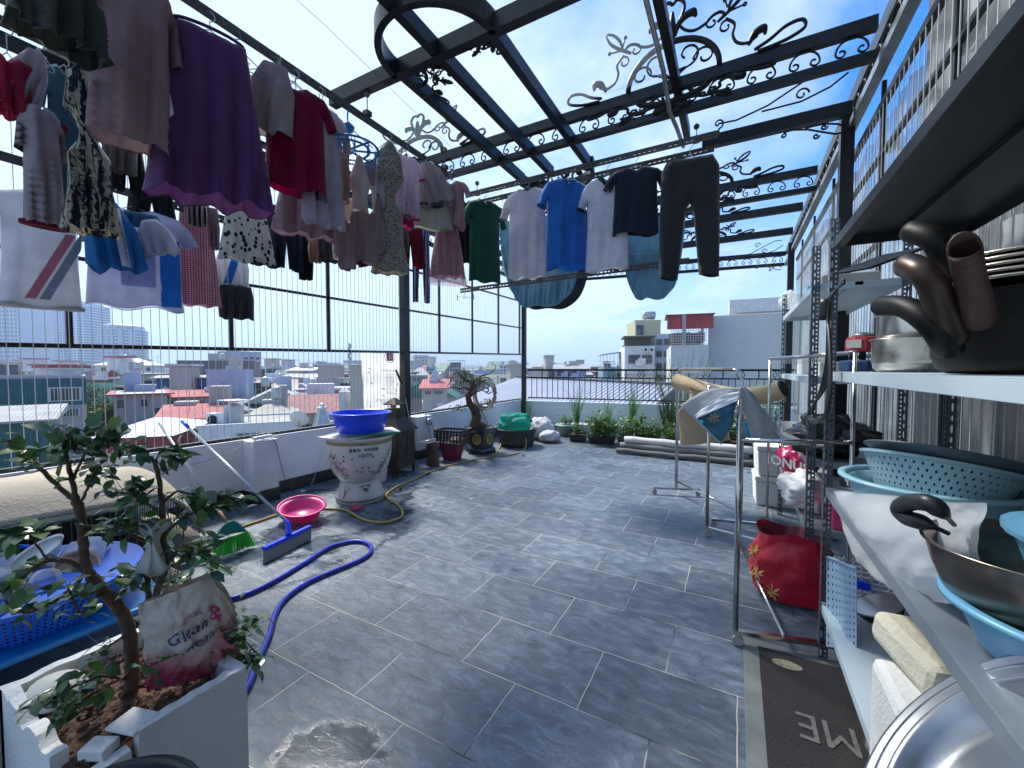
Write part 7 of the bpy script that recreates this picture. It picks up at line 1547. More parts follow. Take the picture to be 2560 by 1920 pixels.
# ================================================================ far row of planters
def trough(lab, x, y, w, d, h, rz=0):
    o = thing('planter_trough', lab, 'planter', (x, y, 0), rz, 'planters along the far parapet')
    MB().lathe([(0, 0), (.5*w*1.0, 0), (.58*w, h*.92), (.62*w, h*.92), (.62*w, h), (.56*w, h), (.54*w, h*.8), (0, h*.8)], 4, (0, 0, 0), Matrix.Diagonal((1.20, 1.20*d/w, 1))@rot('Z', 45)).build('trough', BPL, o, bevel=.006)
    MB().box((0, 0, h*.84), (w*.88, d*.86, .01)).build('soil', M('dry_soil', (.11, .07, .045), .95), o); return o
def plant(lab, cat, kind, x, y, z0, w, h, n, seed, rz=0, mats=(0, 1), L_=.06, wd=.5):
    rnd = random.Random(seed); o = thing(kind+'_plant' if kind != 'tree' else 'small_tree', lab, cat, (x, y, z0)); ms = MB(); ml = MB()
    if kind in ('grass', 'aloe'):
        for k in range(n):
            a = rnd.uniform(0, 2*pi); L = h*rnd.uniform(.6, 1); lean = rnd.uniform(.05, .8) if kind == 'grass' else rnd.uniform(.15, .75); b0 = Vector((rnd.gauss(0, .02), rnd.gauss(0, .02), 0)); dr = Vector((cos(a), sin(a), 0)); wv = Vector((-sin(a), cos(a), 0))*(.006 if kind == 'grass' else .020)
            prev = None
            for s in range(7):
                t = s/6; p = b0+dr*(L*lean*t*(t if kind == 'grass' else 1)*.6)+Vector((0, 0, L*t*(1-.25*lean*t*(t if kind == 'grass' else .3)))); w_ = wv*(1-t)**.6
                if prev: ml.add([prev[0], prev[1], p+w_, p-w_], [(0, 1, 2, 3)])
                prev = (p-w_, p+w_)
        ml.build('blades', [LG[mats[0]]], o); return o
    for k in range(max(3, n//16)):
        a = rnd.uniform(0, 2*pi); r = rnd.random()**.6*w/2; e = Vector((r*cos(a), r*sin(a)*.6, h*rnd.uniform(.45, 1))); s0 = Vector((e.x*.25, e.y*.25, 0)); md = s0.lerp(e, .5)+Vector((0, 0, .03)); ms.tube([s0, md, e], [.006, .004, .002] if kind != 'tree' else [.010, .006, .003], 5)
        for q_ in range(max(4, n//max(3, n//16))):
            f = rnd.uniform(.3, 1) if kind != 'tree' else rnd.uniform(.55, 1); c = s0.lerp(e, f)+Vector((rnd.gauss(0, 1), rnd.gauss(0, 1), rnd.gauss(0, 1)))*w*.07
            leafq(ml, c, Vector((rnd.gauss(0, 1), rnd.gauss(0, 1), rnd.gauss(.1, .6))), L_*rnd.uniform(.6, 1.2), L_*wd, rnd, rnd.choice((0, 0, 1)))
    ms.build('stems', M('green_stem', (.10, .12, .05), .7), o, smooth=True); ml.build('leaves', [LG[mats[0]], LG[mats[1]]], o, smooth=True); return o
sa = math.atan(YS)
for i, (x, y, w, d, h, l_) in enumerate(((-3.05, 8.55, .30, .26, .14, 'small dark planter beside the white sacks holding thin reeds'), (-2.85, 8.1, .34, .28, .15, 'dark trough first in the front row'), (-2.35, 8.1, .55, .28, .15, 'long dark trough with broad basil-like leaves'), (-1.72, 8.05, .58, .28, .15, 'empty-looking dark trough with two low weeds'), (-1.55, 8.55, .5, .3, .2, 'deeper dark planter behind the empty-looking trough'), (-.9, 8.7, .62, .3, .15, 'dark trough under the feathery herbs'), (-.35, 8.75, .55, .3, .15, 'dark trough hidden behind the rolled mats'), (.15, 8.1, .42, .36, .26, 'deep dark pot right of the hanging beige roll'), (.55, 8.5, .45, .36, .28, 'deep dark pot nearest the far right post'))): trough(l_, x, y, w, d, h, sa)
FW_ = M('white_trough_plastic', (.55, .58, .57), .5); o = MB().box((0, 0, .12), (1.1, .3, .24), taper=1.05).build('white_trough', FW_, bevel=.01); o.location = (-2.75, 9.1, 0); o.rotation_euler = (0, 0, sa); tag(o, 'long pale foam trough against the far parapet behind the reeds', 'planter')
o = MB().lathe([(0, 0), (.2, 0), (.26, .22), (.28, .22), (.28, .24), (0, .23)], 20).build('green_rim_pot', M('white_green_bowl', (.38, .5, .42), .4), smooth=True); o.location = (-3.35, 8.75, 0); tag(o, 'pale pot with a green rim right beside the tied sack', 'pot')
for a in (
 ('leafy herb in the pale green-rimmed pot', 'plant', 'leafy', -3.35, 8.75, .2, .35, .22, 120, 1), ('tall thin reeds rising at the far left corner post', 'reeds', 'grass', -4.45, 9.0, 0, .2, .75, 26, 2), ('tall upright reed clump left in the far row', 'reeds', 'grass', -3.02, 8.5, .1, .3, 1.05, 34, 3), ('arching lemongrass in the middle of the far row', 'reeds', 'grass', -1.95, 9.05, .1, .3, 1.15, 40, 4), ('sparse reeds left of the arching lemongrass', 'reeds', 'grass', -2.45, 8.9, .1, .25, .9, 16, 5),
 ('broad pale green leaves spilling over the long dark trough', 'plant', 'leafy', -2.30, 8.05, .12, .62, .36, 330, 6), ('low herb in the first dark trough', 'plant', 'leafy', -2.88, 8.1, .12, .30, .22, 110, 7), ('broad leaved sprout standing between the lemongrass and the aloe', 'plant', 'leafy', -1.78, 8.5, .12, .3, .5, 40, 8), ('low leafy herbs in front of the aloe', 'plant', 'leafy', -1.45, 8.4, .12, .65, .34, 300, 9), ('spiky dark aloe in the far row', 'aloe', 'aloe', -1.2, 8.85, .12, .4, .72, 26, 10),
 ('feathery bright green herbs right of the aloe', 'plant', 'leafy', -.80, 8.75, .12, .55, .55, 520, 11), ('dense leafy bush behind the rolled mats', 'plant', 'leafy', -.32, 8.85, .12, .72, .72, 620, 12), ('low herb at the right end behind the hanging beige roll', 'plant', 'leafy', .0, 8.7, .1, .4, .35, 180, 13), ('dense green herbs filling the row under the lemongrass', 'plant', 'leafy', -2.0, 8.6, .1, .7, .32, 300, 17), ('bushy herbs between the white trough and the aloe', 'plant', 'leafy', -1.15, 8.35, .1, .55, .30, 260, 18), ('sparse small tree rising above the railing', 'tree', 'tree', -1.0, 9.35, .1, 1.25, 1.45, 520, 14), ('broad dark leaves in the deep pot right of the beige roll', 'plant', 'leafy', .18, 8.1, .2, .5, .5, 170, 15), ('leafy bush in the deep pot nearest the far right post', 'plant', 'leafy', .55, 8.5, .24, .5, .9, 200, 16)):
    a = list(a); a[7] *= 1.3; a[6] *= 1.3; a[8] = int(a[8]*1.8); plant(*a, mats=(0, 1) if a[9] not in (10, 13, 15) else (2, 0), L_={6: .11, 8: .13, 15: .14, 11: .05, 14: .045}.get(a[9], .07), wd=.55 if a[9] in (6, 8) else .34)
# rolled mats lying before the planters
for i, (y_, z, r, mat, l_, x0_, x1_) in enumerate(((7.25, .055, .055, M('grey_roll', (.10, .105, .11), .7), 'thin dark grey roll lying lowest on the tiles', -1.84, .35), (7.42, .12, .07, M('grey_roll2', (.16, .16, .16), .7), 'grey flattened roll in the middle of the mat pile', -1.82, .2), (7.47, .22, .075, M('white_roll', (.62, .60, .57), .75), 'white rolled mat on top of the pile before the planters', -1.75, .25))):
    mb = MB(); mb.tube([(x0_+(x1_-x0_)*k/12, y_+.02*sin(k), z+.006*sin(k*2)) for k in range(13)], r, 18, flat=.8); o = mb.build('rolled_mat', mat, smooth=True); tag(o, l_, 'rolled mat', 'rolled mats lying before the planters')
# ================================================================ garment racks
r1 = thing('garment_rack', 'stainless rolling garment rack farther away with a beige mat roll over it', 'clothes rack', (-.45, 4.6, 0))
PA, PB = Vector((-.60, 5.18, 0)), at(1850, 1325, Z=0)
fx_ = Vector((.25, .09, 0))
def foot(o, c, d_, mat=CHROME):
    mb = MB(); mb.bar(c-d_+Vector((0, 0, .075)), c+d_+Vector((0, 0, .075)), .03, .022); f = mb.build('foot', mat, o, True)
    for s in (-1, 1):
        p = c+d_*s*.92; mb = MB(); mb.lathe([(0, -.011), (.026, -.011), (.028, 0), (.026, .011), (0, .011)], 16, p+Vector((0, 0, .028)), rot('X', 90)); mb.bar(p+Vector((0, 0, .03)), p+Vector((0, 0, .07)), .02, .02); mb.build('caster', M('caster_grey', (.30, .29, .28), .4), o, True, smooth=False)
foot(r1, PA, fx_); foot(r1, PB, Vector((.24, .05, 0)))
up = lambda p, z: Vector((p.x, p.y, z))
for p in (PA, PB):
    mb = MB(); mb.box((p.x, p.y, .46), (.034, .02, .76)); mb.build('post', CHROME, r1, True, bevel=.003)
mb = MB(); mb.tube([up(PA, .8), up(PA, 1.40), up(PA, 1.47).lerp(up(PB, 1.47), .02), up(PA, 1.50).lerp(up(PB, 1.50), .07), up(PA, 1.50).lerp(up(PB, 1.5), .86), up(PA, 1.48).lerp(up(PB, 1.48), .95), up(PB, 1.40).lerp(up(PA, 1.4), .01), up(PB, 1.3), up(PB, .8)], .0125, 10); mb.build('top_rail', CHROME, r1, True, smooth=True)
mb = MB(); mb.tube([up(PA, .17), up(PB, .17)], .012, 10); mb.tube([up(PA, 1.50).lerp(up(PB, 1.5), -.12), up(PA, 1.5)], .012, 10); mb.build('low_rail', CHROME, r1, True, smooth=True)
mb = MB()
for k in range(46): p = up(PA, 1.485).lerp(up(PB, 1.485), .08+.011*k); mb.tube([p, p-Vector((.004, 0, .014)), p-Vector((.002, 0, .03))], .002, 4)
mb.build('spring_hooks', WHITEP, r1, True)
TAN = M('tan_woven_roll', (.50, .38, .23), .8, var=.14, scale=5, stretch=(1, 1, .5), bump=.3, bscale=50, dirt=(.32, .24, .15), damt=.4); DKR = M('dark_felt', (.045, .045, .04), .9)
def flat_roll(name, lab, pts, rx, rz_, mat, end=True, n=24):
    o = thing(name, lab, 'rolled mat', pts[len(pts)//2]); P_ = spline(pts, 6); mb = MB(); nn = 20
    def f(u, v):
        i = min(len(P_)-2, int(u*(len(P_)-1))); t = u*(len(P_)-1)-i; p = P_[i].lerp(P_[i+1], t); tg = (P_[i+1]-P_[i]).normalized(); sd_ = Vector((0, 0, 1)).cross(tg).normalized(); upv = tg.cross(sd_)
        a = v*2*pi; k = 1+.05*noise.noise(Vector((u*5, cos(a), sin(a)))); return p+sd_*cos(a)*rx*k+upv*sin(a)*rz_*k
    mb.grid(f, 40, 28); mb.build('roll', mat, o, True, smooth=True)
    if end:
        p, tg = P_[-1], (P_[-1]-P_[-2]).normalized(); sd_ = Vector((0, 0, 1)).cross(tg).normalized(); upv = tg.cross(sd_); mb = MB()
        def g(u, v):
            a = u*2*pi*3.3; r = (1-.80*u); return p+sd_*cos(a)*rx*r*.95+upv*sin(a)*rz_*r*.95+tg*(.012-.07*v)
        mb.grid(g, 120, 1); mb.build('coiled_end', DKR, o, True, smooth=True, solid=.007)
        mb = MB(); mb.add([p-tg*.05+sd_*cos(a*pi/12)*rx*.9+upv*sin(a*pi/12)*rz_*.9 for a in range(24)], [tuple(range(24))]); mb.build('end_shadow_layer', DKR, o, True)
    return o
flat_roll('mat_roll', 'thick beige mat roll with a dark coiled end laid over the far garment rack', [at(1692, 952, Y=5.15), at(1740, 968, Y=5.0), at(1800, 984, Y=4.85), at(1860, 990, Y=4.75), at(1920, 984, Y=4.65), at(1958, 972, Y=4.6)], .10, .085, TAN)
flat_roll('mat_roll', 'flattened beige roll hanging straight down from the far garment rack', [at(1752, 968, Y=5.0), at(1753, 1010, Y=5.02), at(1757, 1060, Y=5.03), at(1763, 1105, Y=5.04)], .09, .26, TAN, end=False)
r2 = thing('garment_rack', 'nearer stainless garment rack on casters carrying the grey and teal play mat', 'clothes rack', (.05, 3.2, 0))
A1_, B1_ = at(1767, 1340, Z=0), at(1838, 1612, Z=0); A2_, B2_ = at(1925, 1357, Z=0), Vector((.52, 2.62, 0))
A2_ = Vector((.24, 3.9, 0))
for (p, q_) in ((A1_, A2_), (B1_, B2_)): foot(r2, (p+q_)/2, (q_-p)/2*1.04)
for i, (p, h) in enumerate(((A1_, 1.36), (B1_, 1.345), (A2_, 1.58), (B2_, 1.58))):
    mb = MB(); mb.tube([up(p, .08), up(p, h)], .0135 if i < 2 else .010, 12); mb.build('post', CHROME, r2, True, smooth=True)
mb = MB(); mb.tube([up(A1_, 1.36), up(B1_, 1.345)], .0125, 10); mb.tube([up(A2_, 1.58), up(B2_, 1.58)], .0125, 10)
mb.tube([up(B1_, 1.12), up(B2_, 1.13)], .012, 10); mb.tube([up(A1_, 1.12), up(A2_, 1.13)], .012, 10); mb.build('rails', CHROME, r2, True, smooth=True)
mb = MB(); mb.tube([up((A1_+A2_)/2, .09), up(B1_.lerp(B2_, .45), .09)], .011, 10); mb.build('low_rail', CHROME, r2, True, smooth=True)
mb = MB()
for k in range(34): p = up(A2_, 1.57).lerp(up(B2_, 1.57), .02+.022*k); mb.tube([p, p-Vector((.004, 0, .016)), p-Vector((.002, 0, .035))], .002, 4)
mb.build('spring_hooks', WHITEP, r2, True)
# play mat over the rack
pm = thing('play_mat', 'padded play mat with grey back and teal printed inside folded over the nearer rack', 'mat', at(1845, 990, Y=2.55))
GRM = M('grey_padded_back', (.36, .38, .39), .7, var=.10, scale=4, bump=.5, bscale=14); TLM = M('teal_print', (.005, .10, .17), .55, var=.5, scale=9); SKB = M('sky_blue_print', (.08, .32, .52), .5, var=.5, scale=14)
def patch(name, c, Ys, mat, bulge=.0, nu=24, nv=16, solid=.006, sag=0):
    P_ = [at(x, y, Y=yy) for (x, y), yy in zip(c, Ys)]
    def f(u, v):
        p = P_[0].lerp(P_[1], u).lerp(P_[3].lerp(P_[2], u), v); return p+Vector((0, -bulge*sin(pi*u)*sin(pi*v), sag*sin(pi*u)*(1-v)))+Vector((0, .012*noise.noise(Vector((u*4, v*4, len(name)))), 0))
    mb = MB(); mb.grid(f, nu, nv); return mb.build(name, mat, pm, True, smooth=True, solid=solid)
patch('grey_wing', [(1852, 972), (1700, 1014), (1803, 1113), (1846, 1000)], (2.62, 2.66, 2.60, 2.60), GRM, .03, sag=.045)
patch('teal_inside', [(1842, 990), (1738, 1042), (1802, 1106), (1830, 1065)], (2.50, 2.54, 2.50, 2.50), TLM, .01, sag=.02)
patch('white_fold', [(1850, 980), (1738, 1040), (1741, 1047), (1846, 1000)], (2.48, 2.52, 2.50, 2.46), M('white_fold', (.62, .66, .70), .6), .0, sag=.035)
patch('grey_tail', [(1846, 974), (1872, 978), (1972, 1106), (1884, 1106)], (2.56, 2.60, 2.72, 2.60), GRM, .04, sag=.02)
patch('blue_edge', [(1872, 976), (1880, 982), (1935, 1075), (1915, 1060)], (2.66, 2.66, 2.74, 2.74), SKB, .0)
patch('blue_strip', [(1855, 1055), (1868, 1055), (1884, 1110), (1864, 1100)], (2.62, 2.62, 2.62, 2.62), SKB, .0)
patch('grey_tail_end', [(1930, 1060), (1948, 1075), (2030, 1112), (1960, 1114)], (2.68, 2.70, 2.62, 2.62), GRM, .02)
mb = MB(); c0 = at(1784, 1046, Y=2.485)
for k in range(14): a = k*.9; mb.tube([c0+Vector((.02*cos(a)*(k/14), 0, .02*sin(a)*(k/14))), c0+Vector((.028*cos(a+.5), -.001, .028*sin(a+.5)))], .003, 4)
mb.build('tan_print', M('tan_print', (.32, .22, .14), .6), pm, True)
mb = MB(); mb.box(at(1753, 1054, Y=2.50), (.018, .003, .018)); mb.build('cyan_print', M('cyan_print', (.0, .55, .60), .5), pm, True)
lump('grey_hat', 'small grey hat hooked on the top of the nearer garment rack', 'hat', at(1785, 985, Y=3.85)-Vector((0, 0, .07)), (.12, .10, .06), M('grey_felt', (.16, .16, .18), .9), 5, .15, n=16)
# ================================================================ slotted steel shelving
ANG = M('grey_slotted_angle', (.085, .10, .125), .35, .3, var=.25, scale=9, coat=.15, dirt=(.2, .22, .24), dscale=5, damt=.3)
SHM = M('grey_shelf_sheet', (.22, .26, .30), .35, .25, var=.2, scale=5, dirt=(.36, .40, .42), dscale=2, damt=.5)
SHP = M('pale_shelf_sheet', (.46, .56, .62), .4, .1, var=.12, scale=4, dirt=(.30, .34, .36), dscale=4, damt=.4)
def slot_post(o, x, y, z0, z1, sx_=1, sy_=1, w=.042):
    """L-angle: one flange along X facing the viewer, one along Y; both with real slots"""
    mb = MB(); cell = .05; n = int((z1-z0)/cell)
    for fl_ in (0, 1):
        Pp = (lambda a, z: Vector((x+sx_*a, y, z))) if fl_ == 0 else (lambda a, z: Vector((x, y+sy_*a, z)))
        mb.add([Pp(0, z0), Pp(w, z0), Pp(w, z0+.001), Pp(0, z0+.001)], [(0, 1, 2, 3)])
        for i in range(n):
            zz0, zz1 = z0+i*cell, z0+(i+1)*cell
            cols = ((0, .020, .0052, .019) if i % 2 == 0 else (0, .020, .0052, .012), )
            for (a0, a1, hw, hh) in cols:
                c, m_ = (a0+a1)/2+.002, (zz0+zz1)/2
                o8 = [(a0, zz0), (c, zz0), (a1, zz0), (a1, m_), (a1, zz1), (c, zz1), (a0, zz1), (a0, m_)]; i8 = [(c-hw*.8, m_-hh*.85), (c, m_-hh), (c+hw*.8, m_-hh*.85), (c+hw, m_), (c+hw*.8, m_+hh*.85), (c, m_+hh), (c-hw*.8, m_+hh*.85), (c-hw, m_)]
                mb.add([Pp(*v) for v in o8+i8], [(j, (j+1) % 8, 8+(j+1) % 8, 8+j) for j in range(8)])
            for q_ in range(2):
                a0, a1 = .020, w; y0_, y1_ = zz0+q_*cell/2, zz0+(q_+1)*cell/2; c, m_ = .030, (y0_+y1_)/2; hw, hh = .0048, .0062
                o8 = [(a0, y0_), (c, y0_), (a1, y0_), (a1, m_), (a1, y1_), (c, y1_), (a0, y1_), (a0, m_)]; i8 = [(c-hw*.8, m_-hh*.8), (c, m_-hh), (c+hw*.8, m_-hh*.8), (c+hw, m_), (c+hw*.8, m_+hh*.8), (c, m_+hh), (c-hw*.8, m_+hh*.8), (c-hw, m_)]
                mb.add([Pp(*v) for v in o8+i8], [(j, (j+1) % 8, 8+(j+1) % 8, 8+j) for j in range(8)])
    mb.build('post', ANG, o, True, solid=.0022)
def shelf(o, z, x0, x1, y0, y1, mat, lip=.042, holes=False):
    mb = MB(); mb.box(((x0+x1)/2, (y0+y1)/2, z-.001), (x1-x0, y1-y0, .002))
    for (a, b_) in (((x0+.001, y0), (x0+.001, y1)), ((x1-.001, y0), (x1-.001, y1))): mb.bar((*a, z-lip/2-.001), (*b_, z-lip/2-.001), .002, lip-.002)
    for yy in (y0+.001, y1-.001): mb.bar((x0, yy, z-lip/2-.001), (x1, yy, z-lip/2-.001), .002, lip-.002)
    mb.bar((x0+.02, y0, z-lip), (x0+.02, y1, z-lip), .036, .002); mb.bar(((x0+x1)/2, y0, z-.014), ((x0+x1)/2, y1, z-.014), .04, .022)
    mb.build('shelf', mat, o, True, bevel=.0015)
SA = thing('steel_shelving', 'grey slotted steel shelving unit nearest the camera on the right, loaded with pots and basins', 'shelving', (.62, 1.6, 0))
for (x, y, a, b_) in ((.40, 2.60, 1, -1), (.88, 2.60, -1, -1), (.40, .62, 1, 1), (.88, .62, -1, 1)): slot_post(SA, x, y, 0, 2.28, a, b_)
for z, mt_ in ((2.125, M('shaded_shelf_sheet', (.016, .019, .024), .4, .2, var=.3, scale=5, dirt=(.08, .08, .08), damt=.4)), (1.485, SHP), (.905, SHM), (.30, SHP)): shelf(SA, z, .405, .875, .63, 2.59 if z != 2.125 else 2.5, mt_)  # top shelf gets a darker sheet: shade on its underside put into the colour
SB = thing('steel_shelving', 'second slotted steel shelving unit standing beyond the nearest one on the right', 'shelving', (.62, 4.1, 0))
for (x, y, a, b_) in ((.40, 3.12, 1, 1), (.86, 3.12, -1, 1), (.40, 5.0, 1, -1), (.86, 5.0, -1, -1)): slot_post(SB, x, y, 0, 2.30, a, b_)
for z, mt_ in ((2.02, SHP), (1.45, SHP), (.93, SHM), (.50, SHM)): shelf(SB, z, .405, .855, 3.13, 4.99, mt_)
# ---- items of the middle shelf, nearest unit
ALU = M('stained_aluminium', (.50, .47, .43), .28, .9, var=.3, scale=6, dirt=(.09, .05, .03), dscale=9, damt=.95); SOOT = M('sooty_black_metal', (.005, .0045, .004), .5, .2, var=.5, scale=12, dirt=(.030, .020, .015), dscale=6, damt=.5, spec=.3)
TOPZ = 1.487
def pot_(name, lab, x, y, r, h, mat, z=TOPZ, lid=False, handles=True, cat='pot'):
    o = thing(name, lab, cat, (x, y, z)); mb = MB(); mb.lathe([(0, 0), (r*.82, 0), (r*.93, .012), (r, .05), (r, h), (r+.008, h+.003), (r+.008, h+.007), (r*.97, h+.004), (r*.97, .03), (0, .01)], 44); mb.build('body', mat, o, smooth=True)
    if lid: MB().lathe([(r+.01, h+.008), (r*.98, h+.016), (r*.5, h+.036), (.02, h+.042), (.012, h+.056), (.024, h+.066), (0, h+.07)], 36).build('lid', ALU, o, smooth=True)
    if handles:
        for s in (0, pi):
            a = s+pi*.60; MB().tube([(r*cos(a-.18), r*sin(a-.18), h*.8), ((r+.035)*cos(a-.14), (r+.035)*sin(a-.14), h*.84), ((r+.035)*cos(a+.14), (r+.035)*sin(a+.14), h*.84), (r*cos(a+.18), r*sin(a+.18), h*.8)], .006, 8).build('handle', GALV, o, smooth=True)
    return o
pot_('saucepan', 'aluminium pot with a scorched brown bottom, leftmost big pot on the middle shelf', .63, 2.27, .125, .13, ALU)
pot_('small_pot', 'dented small aluminium pot stacked inside the scorched pot', .625, 2.27, .105, .20, M('bright_aluminium', (.62, .62, .60), .22, .95, var=.15), z=TOPZ+.03, lid=True)
SP = pot_('sooty_pot', 'large sooty black pot taking the right end of the middle shelf', .68, 1.56, .20, .20, SOOT, handles=False)
for k in range(5):
    r = .205-.006*k; o = MB().lathe([(0, 0), (r*.6, 0), (r, .018), (r+.012, .020), (r+.012, .026), (r*.96, .024), (r*.55, .010), (0, .010)], 44).build('metal_lid', M('worn_steel', (.50, .46, .40), .25, 1.0, var=.3)); o.location = (.68, 1.56, TOPZ+.208+.016*k); o.data.polygons.foreach_set('use_smooth', [True]*len(o.data.polygons)); tag(o, ['metal lid lying directly on the sooty pot', 'second metal lid up on the sooty pot', 'middle metal lid of the stack on the sooty pot', 'fourth metal lid up on the sooty pot', 'topmost metal lid of the stack on the sooty pot'][k], 'plate', 'metal lids stacked on the sooty pot')  # stack of pan lids resting on the sooty pot
for i, (pth, r, mat, l_) in enumerate((
    ([(2198, 765, .35), (2262, 768, .375), (2330, 812, .41), (2372, 872, .46)], .034, SOOT, 'lowest sooty hollow pan handle pointing left'),
    ([(2262, 660, .35), (2318, 690, .37), (2352, 762, .41), (2384, 840, .46)], .036, M('brown_sooty', (.045, .026, .018), .38, .5, var=.5, scale=9), 'middle brownish hollow pan handle pointing up left'),
    ([(2272, 576, .40), (2330, 596, .43), (2362, 640, .46), (2390, 720, .52)], .036, SOOT, 'highest black pan handle under the top shelf'),
    ([(2410, 618, .40), (2424, 690, .43), (2440, 750, .455), (2447, 800, .485)], .032, M('red_brown_wood', (.040, .014, .011), .55, var=.5), 'upright reddish brown pan handle'))):
    P_ = spline([at(x, y, X=X_) for x, y, X_ in pth], 7); n_ = 20; m_ = len(P_)
    mb = MB(); r *= .74; mb.tube(P_, [r*(1.0-.10*min(1, t/8)+.22*t/m_) for t in range(m_)], n_)
    ci = [k for k, f in enumerate(mb.f) if len(f) == n_][0]; mb.f.pop(ci); mb.m.pop(ci)
    d0 = (P_[1]-P_[0]).normalized(); tocam = (Vector((0, 0, EYE))-P_[0]).normalized()
    for k in range(n_):
        q_ = mb.v[k]-P_[0]; mb.v[k] = mb.v[k]+d0*(.3*r+q_.dot(tocam)*1.5)      # slanted mouth
    o = mb.build('handle', mat, SP, True, smooth=True, solid=.004); o['label'] = l_
lt = thing('camp_stove', 'red camping stove unit with a yellow and white label on the middle shelf', 'stove', at(2152, 870, X=.60), -.75)
REDP = M('red_enamel', (.50, .02, .03), .3, coat=.3)
MB().lathe([(0, 0), (.075, 0), (.08, .01), (.08, .065), (.07, .085), (0, .085)], 8).build('body', REDP, lt, bevel=.006); MB().box((.005, -.079, .045), (.075, .006, .045)).build('label_plate', M('label_cream', (.62, .60, .50), .5), lt)
MB().lathe([(0, .085), (.05, .085), (.045, .10), (.02, .11), (0, .11)], 16).build('burner', GALV, lt, smooth=True)
for k in range(4): a = k*pi/2+.4; MB().box((.05*cos(a), .05*sin(a), -.022), (.012, .012, .044)).build('leg', SOOT, lt)
bxp = at(2155, 918, X=.62); o = MB().lathe([(0, 0), (.10, 0), (.105, .01), (.105, .05), (.098, .06), (0, .06)], 8).build('blue_stove_base', M('navy_blue_enamel', (.01, .06, .17), .3, coat=.3), bevel=.005); o.location = (bxp.x, bxp.y, TOPZ); tag(o, 'dark blue flat enamel stove under the red one on the middle shelf', 'stove'); lt.location = (bxp.x, bxp.y, TOPZ+.106)
gtr = at(2180, 660, X=.60); o = MB().box((0, 0, 0), (.30, .24, .012)).build('black_griddle', SOOT, bevel=.004); o.location = gtr+Vector((0.03, .05, .02)); o.rotation_euler = (.1, -.35, .5); tag(o, 'black griddle plate leaning tilted above the red stove', 'griddle')
# ---- lower shelf, nearest unit
PBL = M('pale_blue_plastic', (.25, .47, .55), .38, var=.06); PBL2 = M('grey_blue_plastic', (.30, .45, .50), .4, var=.06); SKYP = M('sky_blue_plastic', (.14, .38, .56), .35, var=.06)
Z3 = .907
tub = basin('plastic_tub', 'pale blue round plastic tub under the grey-blue colander on the lower shelf', (.66, 2.17, Z3), .25, .16, PBL, .022, cat='tub')
def colander(name, lab, loc, r0, r1, h, mat, tilt, rows=5, cols=56, hole=.32, cat='colander'):
    o = thing(name, lab, cat, loc); mb = MB()
    mb.lathe([(0, 0), (r0, 0), (r0+.004, .01)], cols, M=tilt); mb.lathe([(r1-.006, h-.008), (r1+.012, h-.004), (r1+.014, h+.006), (r1-.006, h+.004)], cols, M=tilt)
    for i in range(rows):
        z0_, z1_ = .01+(h-.018)*i/rows, .01+(h-.018)*(i+1)/rows
        for k in range(cols):
            a0, a1 = 2*pi*(k+.5*(i % 2))/cols, 2*pi*(k+1+.5*(i % 2))/cols; c_, m_ = (a0+a1)/2, (z0_+z1_)/2; hw, hh = (a1-a0)*.18, (z1_-z0_)*hole
            def pt(a, z): R_ = r0+.004+(r1-r0-.008)*(z-.01)/(h-.018); return tilt @ Vector((R_*cos(a), R_*sin(a), z))
            mb.add([pt(a0, z0_), pt(a1, z0_), pt(a1, z1_), pt(a0, z1_), pt(c_-hw, m_), pt(c_, m_-hh), pt(c_+hw, m_), pt(c_, m_+hh)], [(0, 1, 5), (1, 6, 5), (1, 2, 6), (2, 7, 6), (2, 3, 7), (3, 4, 7), (3, 0, 4), (0, 5, 4)])
    mb.build('bowl', mat, o, solid=.002); return o
colander('colander', 'grey-blue perforated colander tilted in the pale blue tub', (.68, 2.17, 1.00), .17, .225, .13, PBL2, rot('Y', 9)@rot('X', -11))
o = MB().lathe([(0, 0), (.17, 0), (.225, .035), (.24, .038), (.24, .044), (.21, .042), (.16, .008), (0, .008)], 48, (0, 0, 0), rot('Y', 10)@rot('X', -13)).build('dark_tray', M('slate_tray', (.07, .10, .13), .4), smooth=True); o.location = (.70, 2.15, 1.125); tag(o, 'dark slate round tray resting on top of the grey-blue colander', 'tray')
# white bag hanging over the shelf
wb = thing('white_bag', 'large crumpled white plastic bag hanging over the lower shelf edge', 'plastic bag', at(2250, 1380, X=.44))
def wbf(u, v):
    tl, tr, brr, blr = (2072, 1226), (2440, 1262), (2420, 1512), (2140, 1405)
    x = (tl[0]*(1-u)+tr[0]*u)*(1-v)+(blr[0]*(1-u)+brr[0]*u)*v; y = (tl[1]*(1-u)+tr[1]*u)*(1-v)+(blr[1]*(1-u)+brr[1]*u)*v+ (34*sin(pi*u)*v)
    b_ = .035*sin(pi*u)*sin(pi*v); cr = (.016*noise.noise(Vector((u*3.2, v*3.6, 2)))+.008*noise.noise(Vector((u*9+v*3, v*4, 3)))+.001*noise.noise(Vector((u*24, v*22, 3))))
    return at(x, y, X=.425+.03*u)+Vector((-b_+cr, cr*.5, cr*.3))
WBM = clearmat('milky_bag', (.86, .89, .92), .95, .3, dirt=.04, thin=.5)
MB().grid(wbf, 70, 60).build('front', WBM, wb, True, smooth=True); MB().grid(lambda u, v: wbf(u, v)+Vector((.05*sin(pi*u)*sin(pi*v)+.02, .02, 0)), 30, 24).build('back', WBM, wb, True, smooth=True)
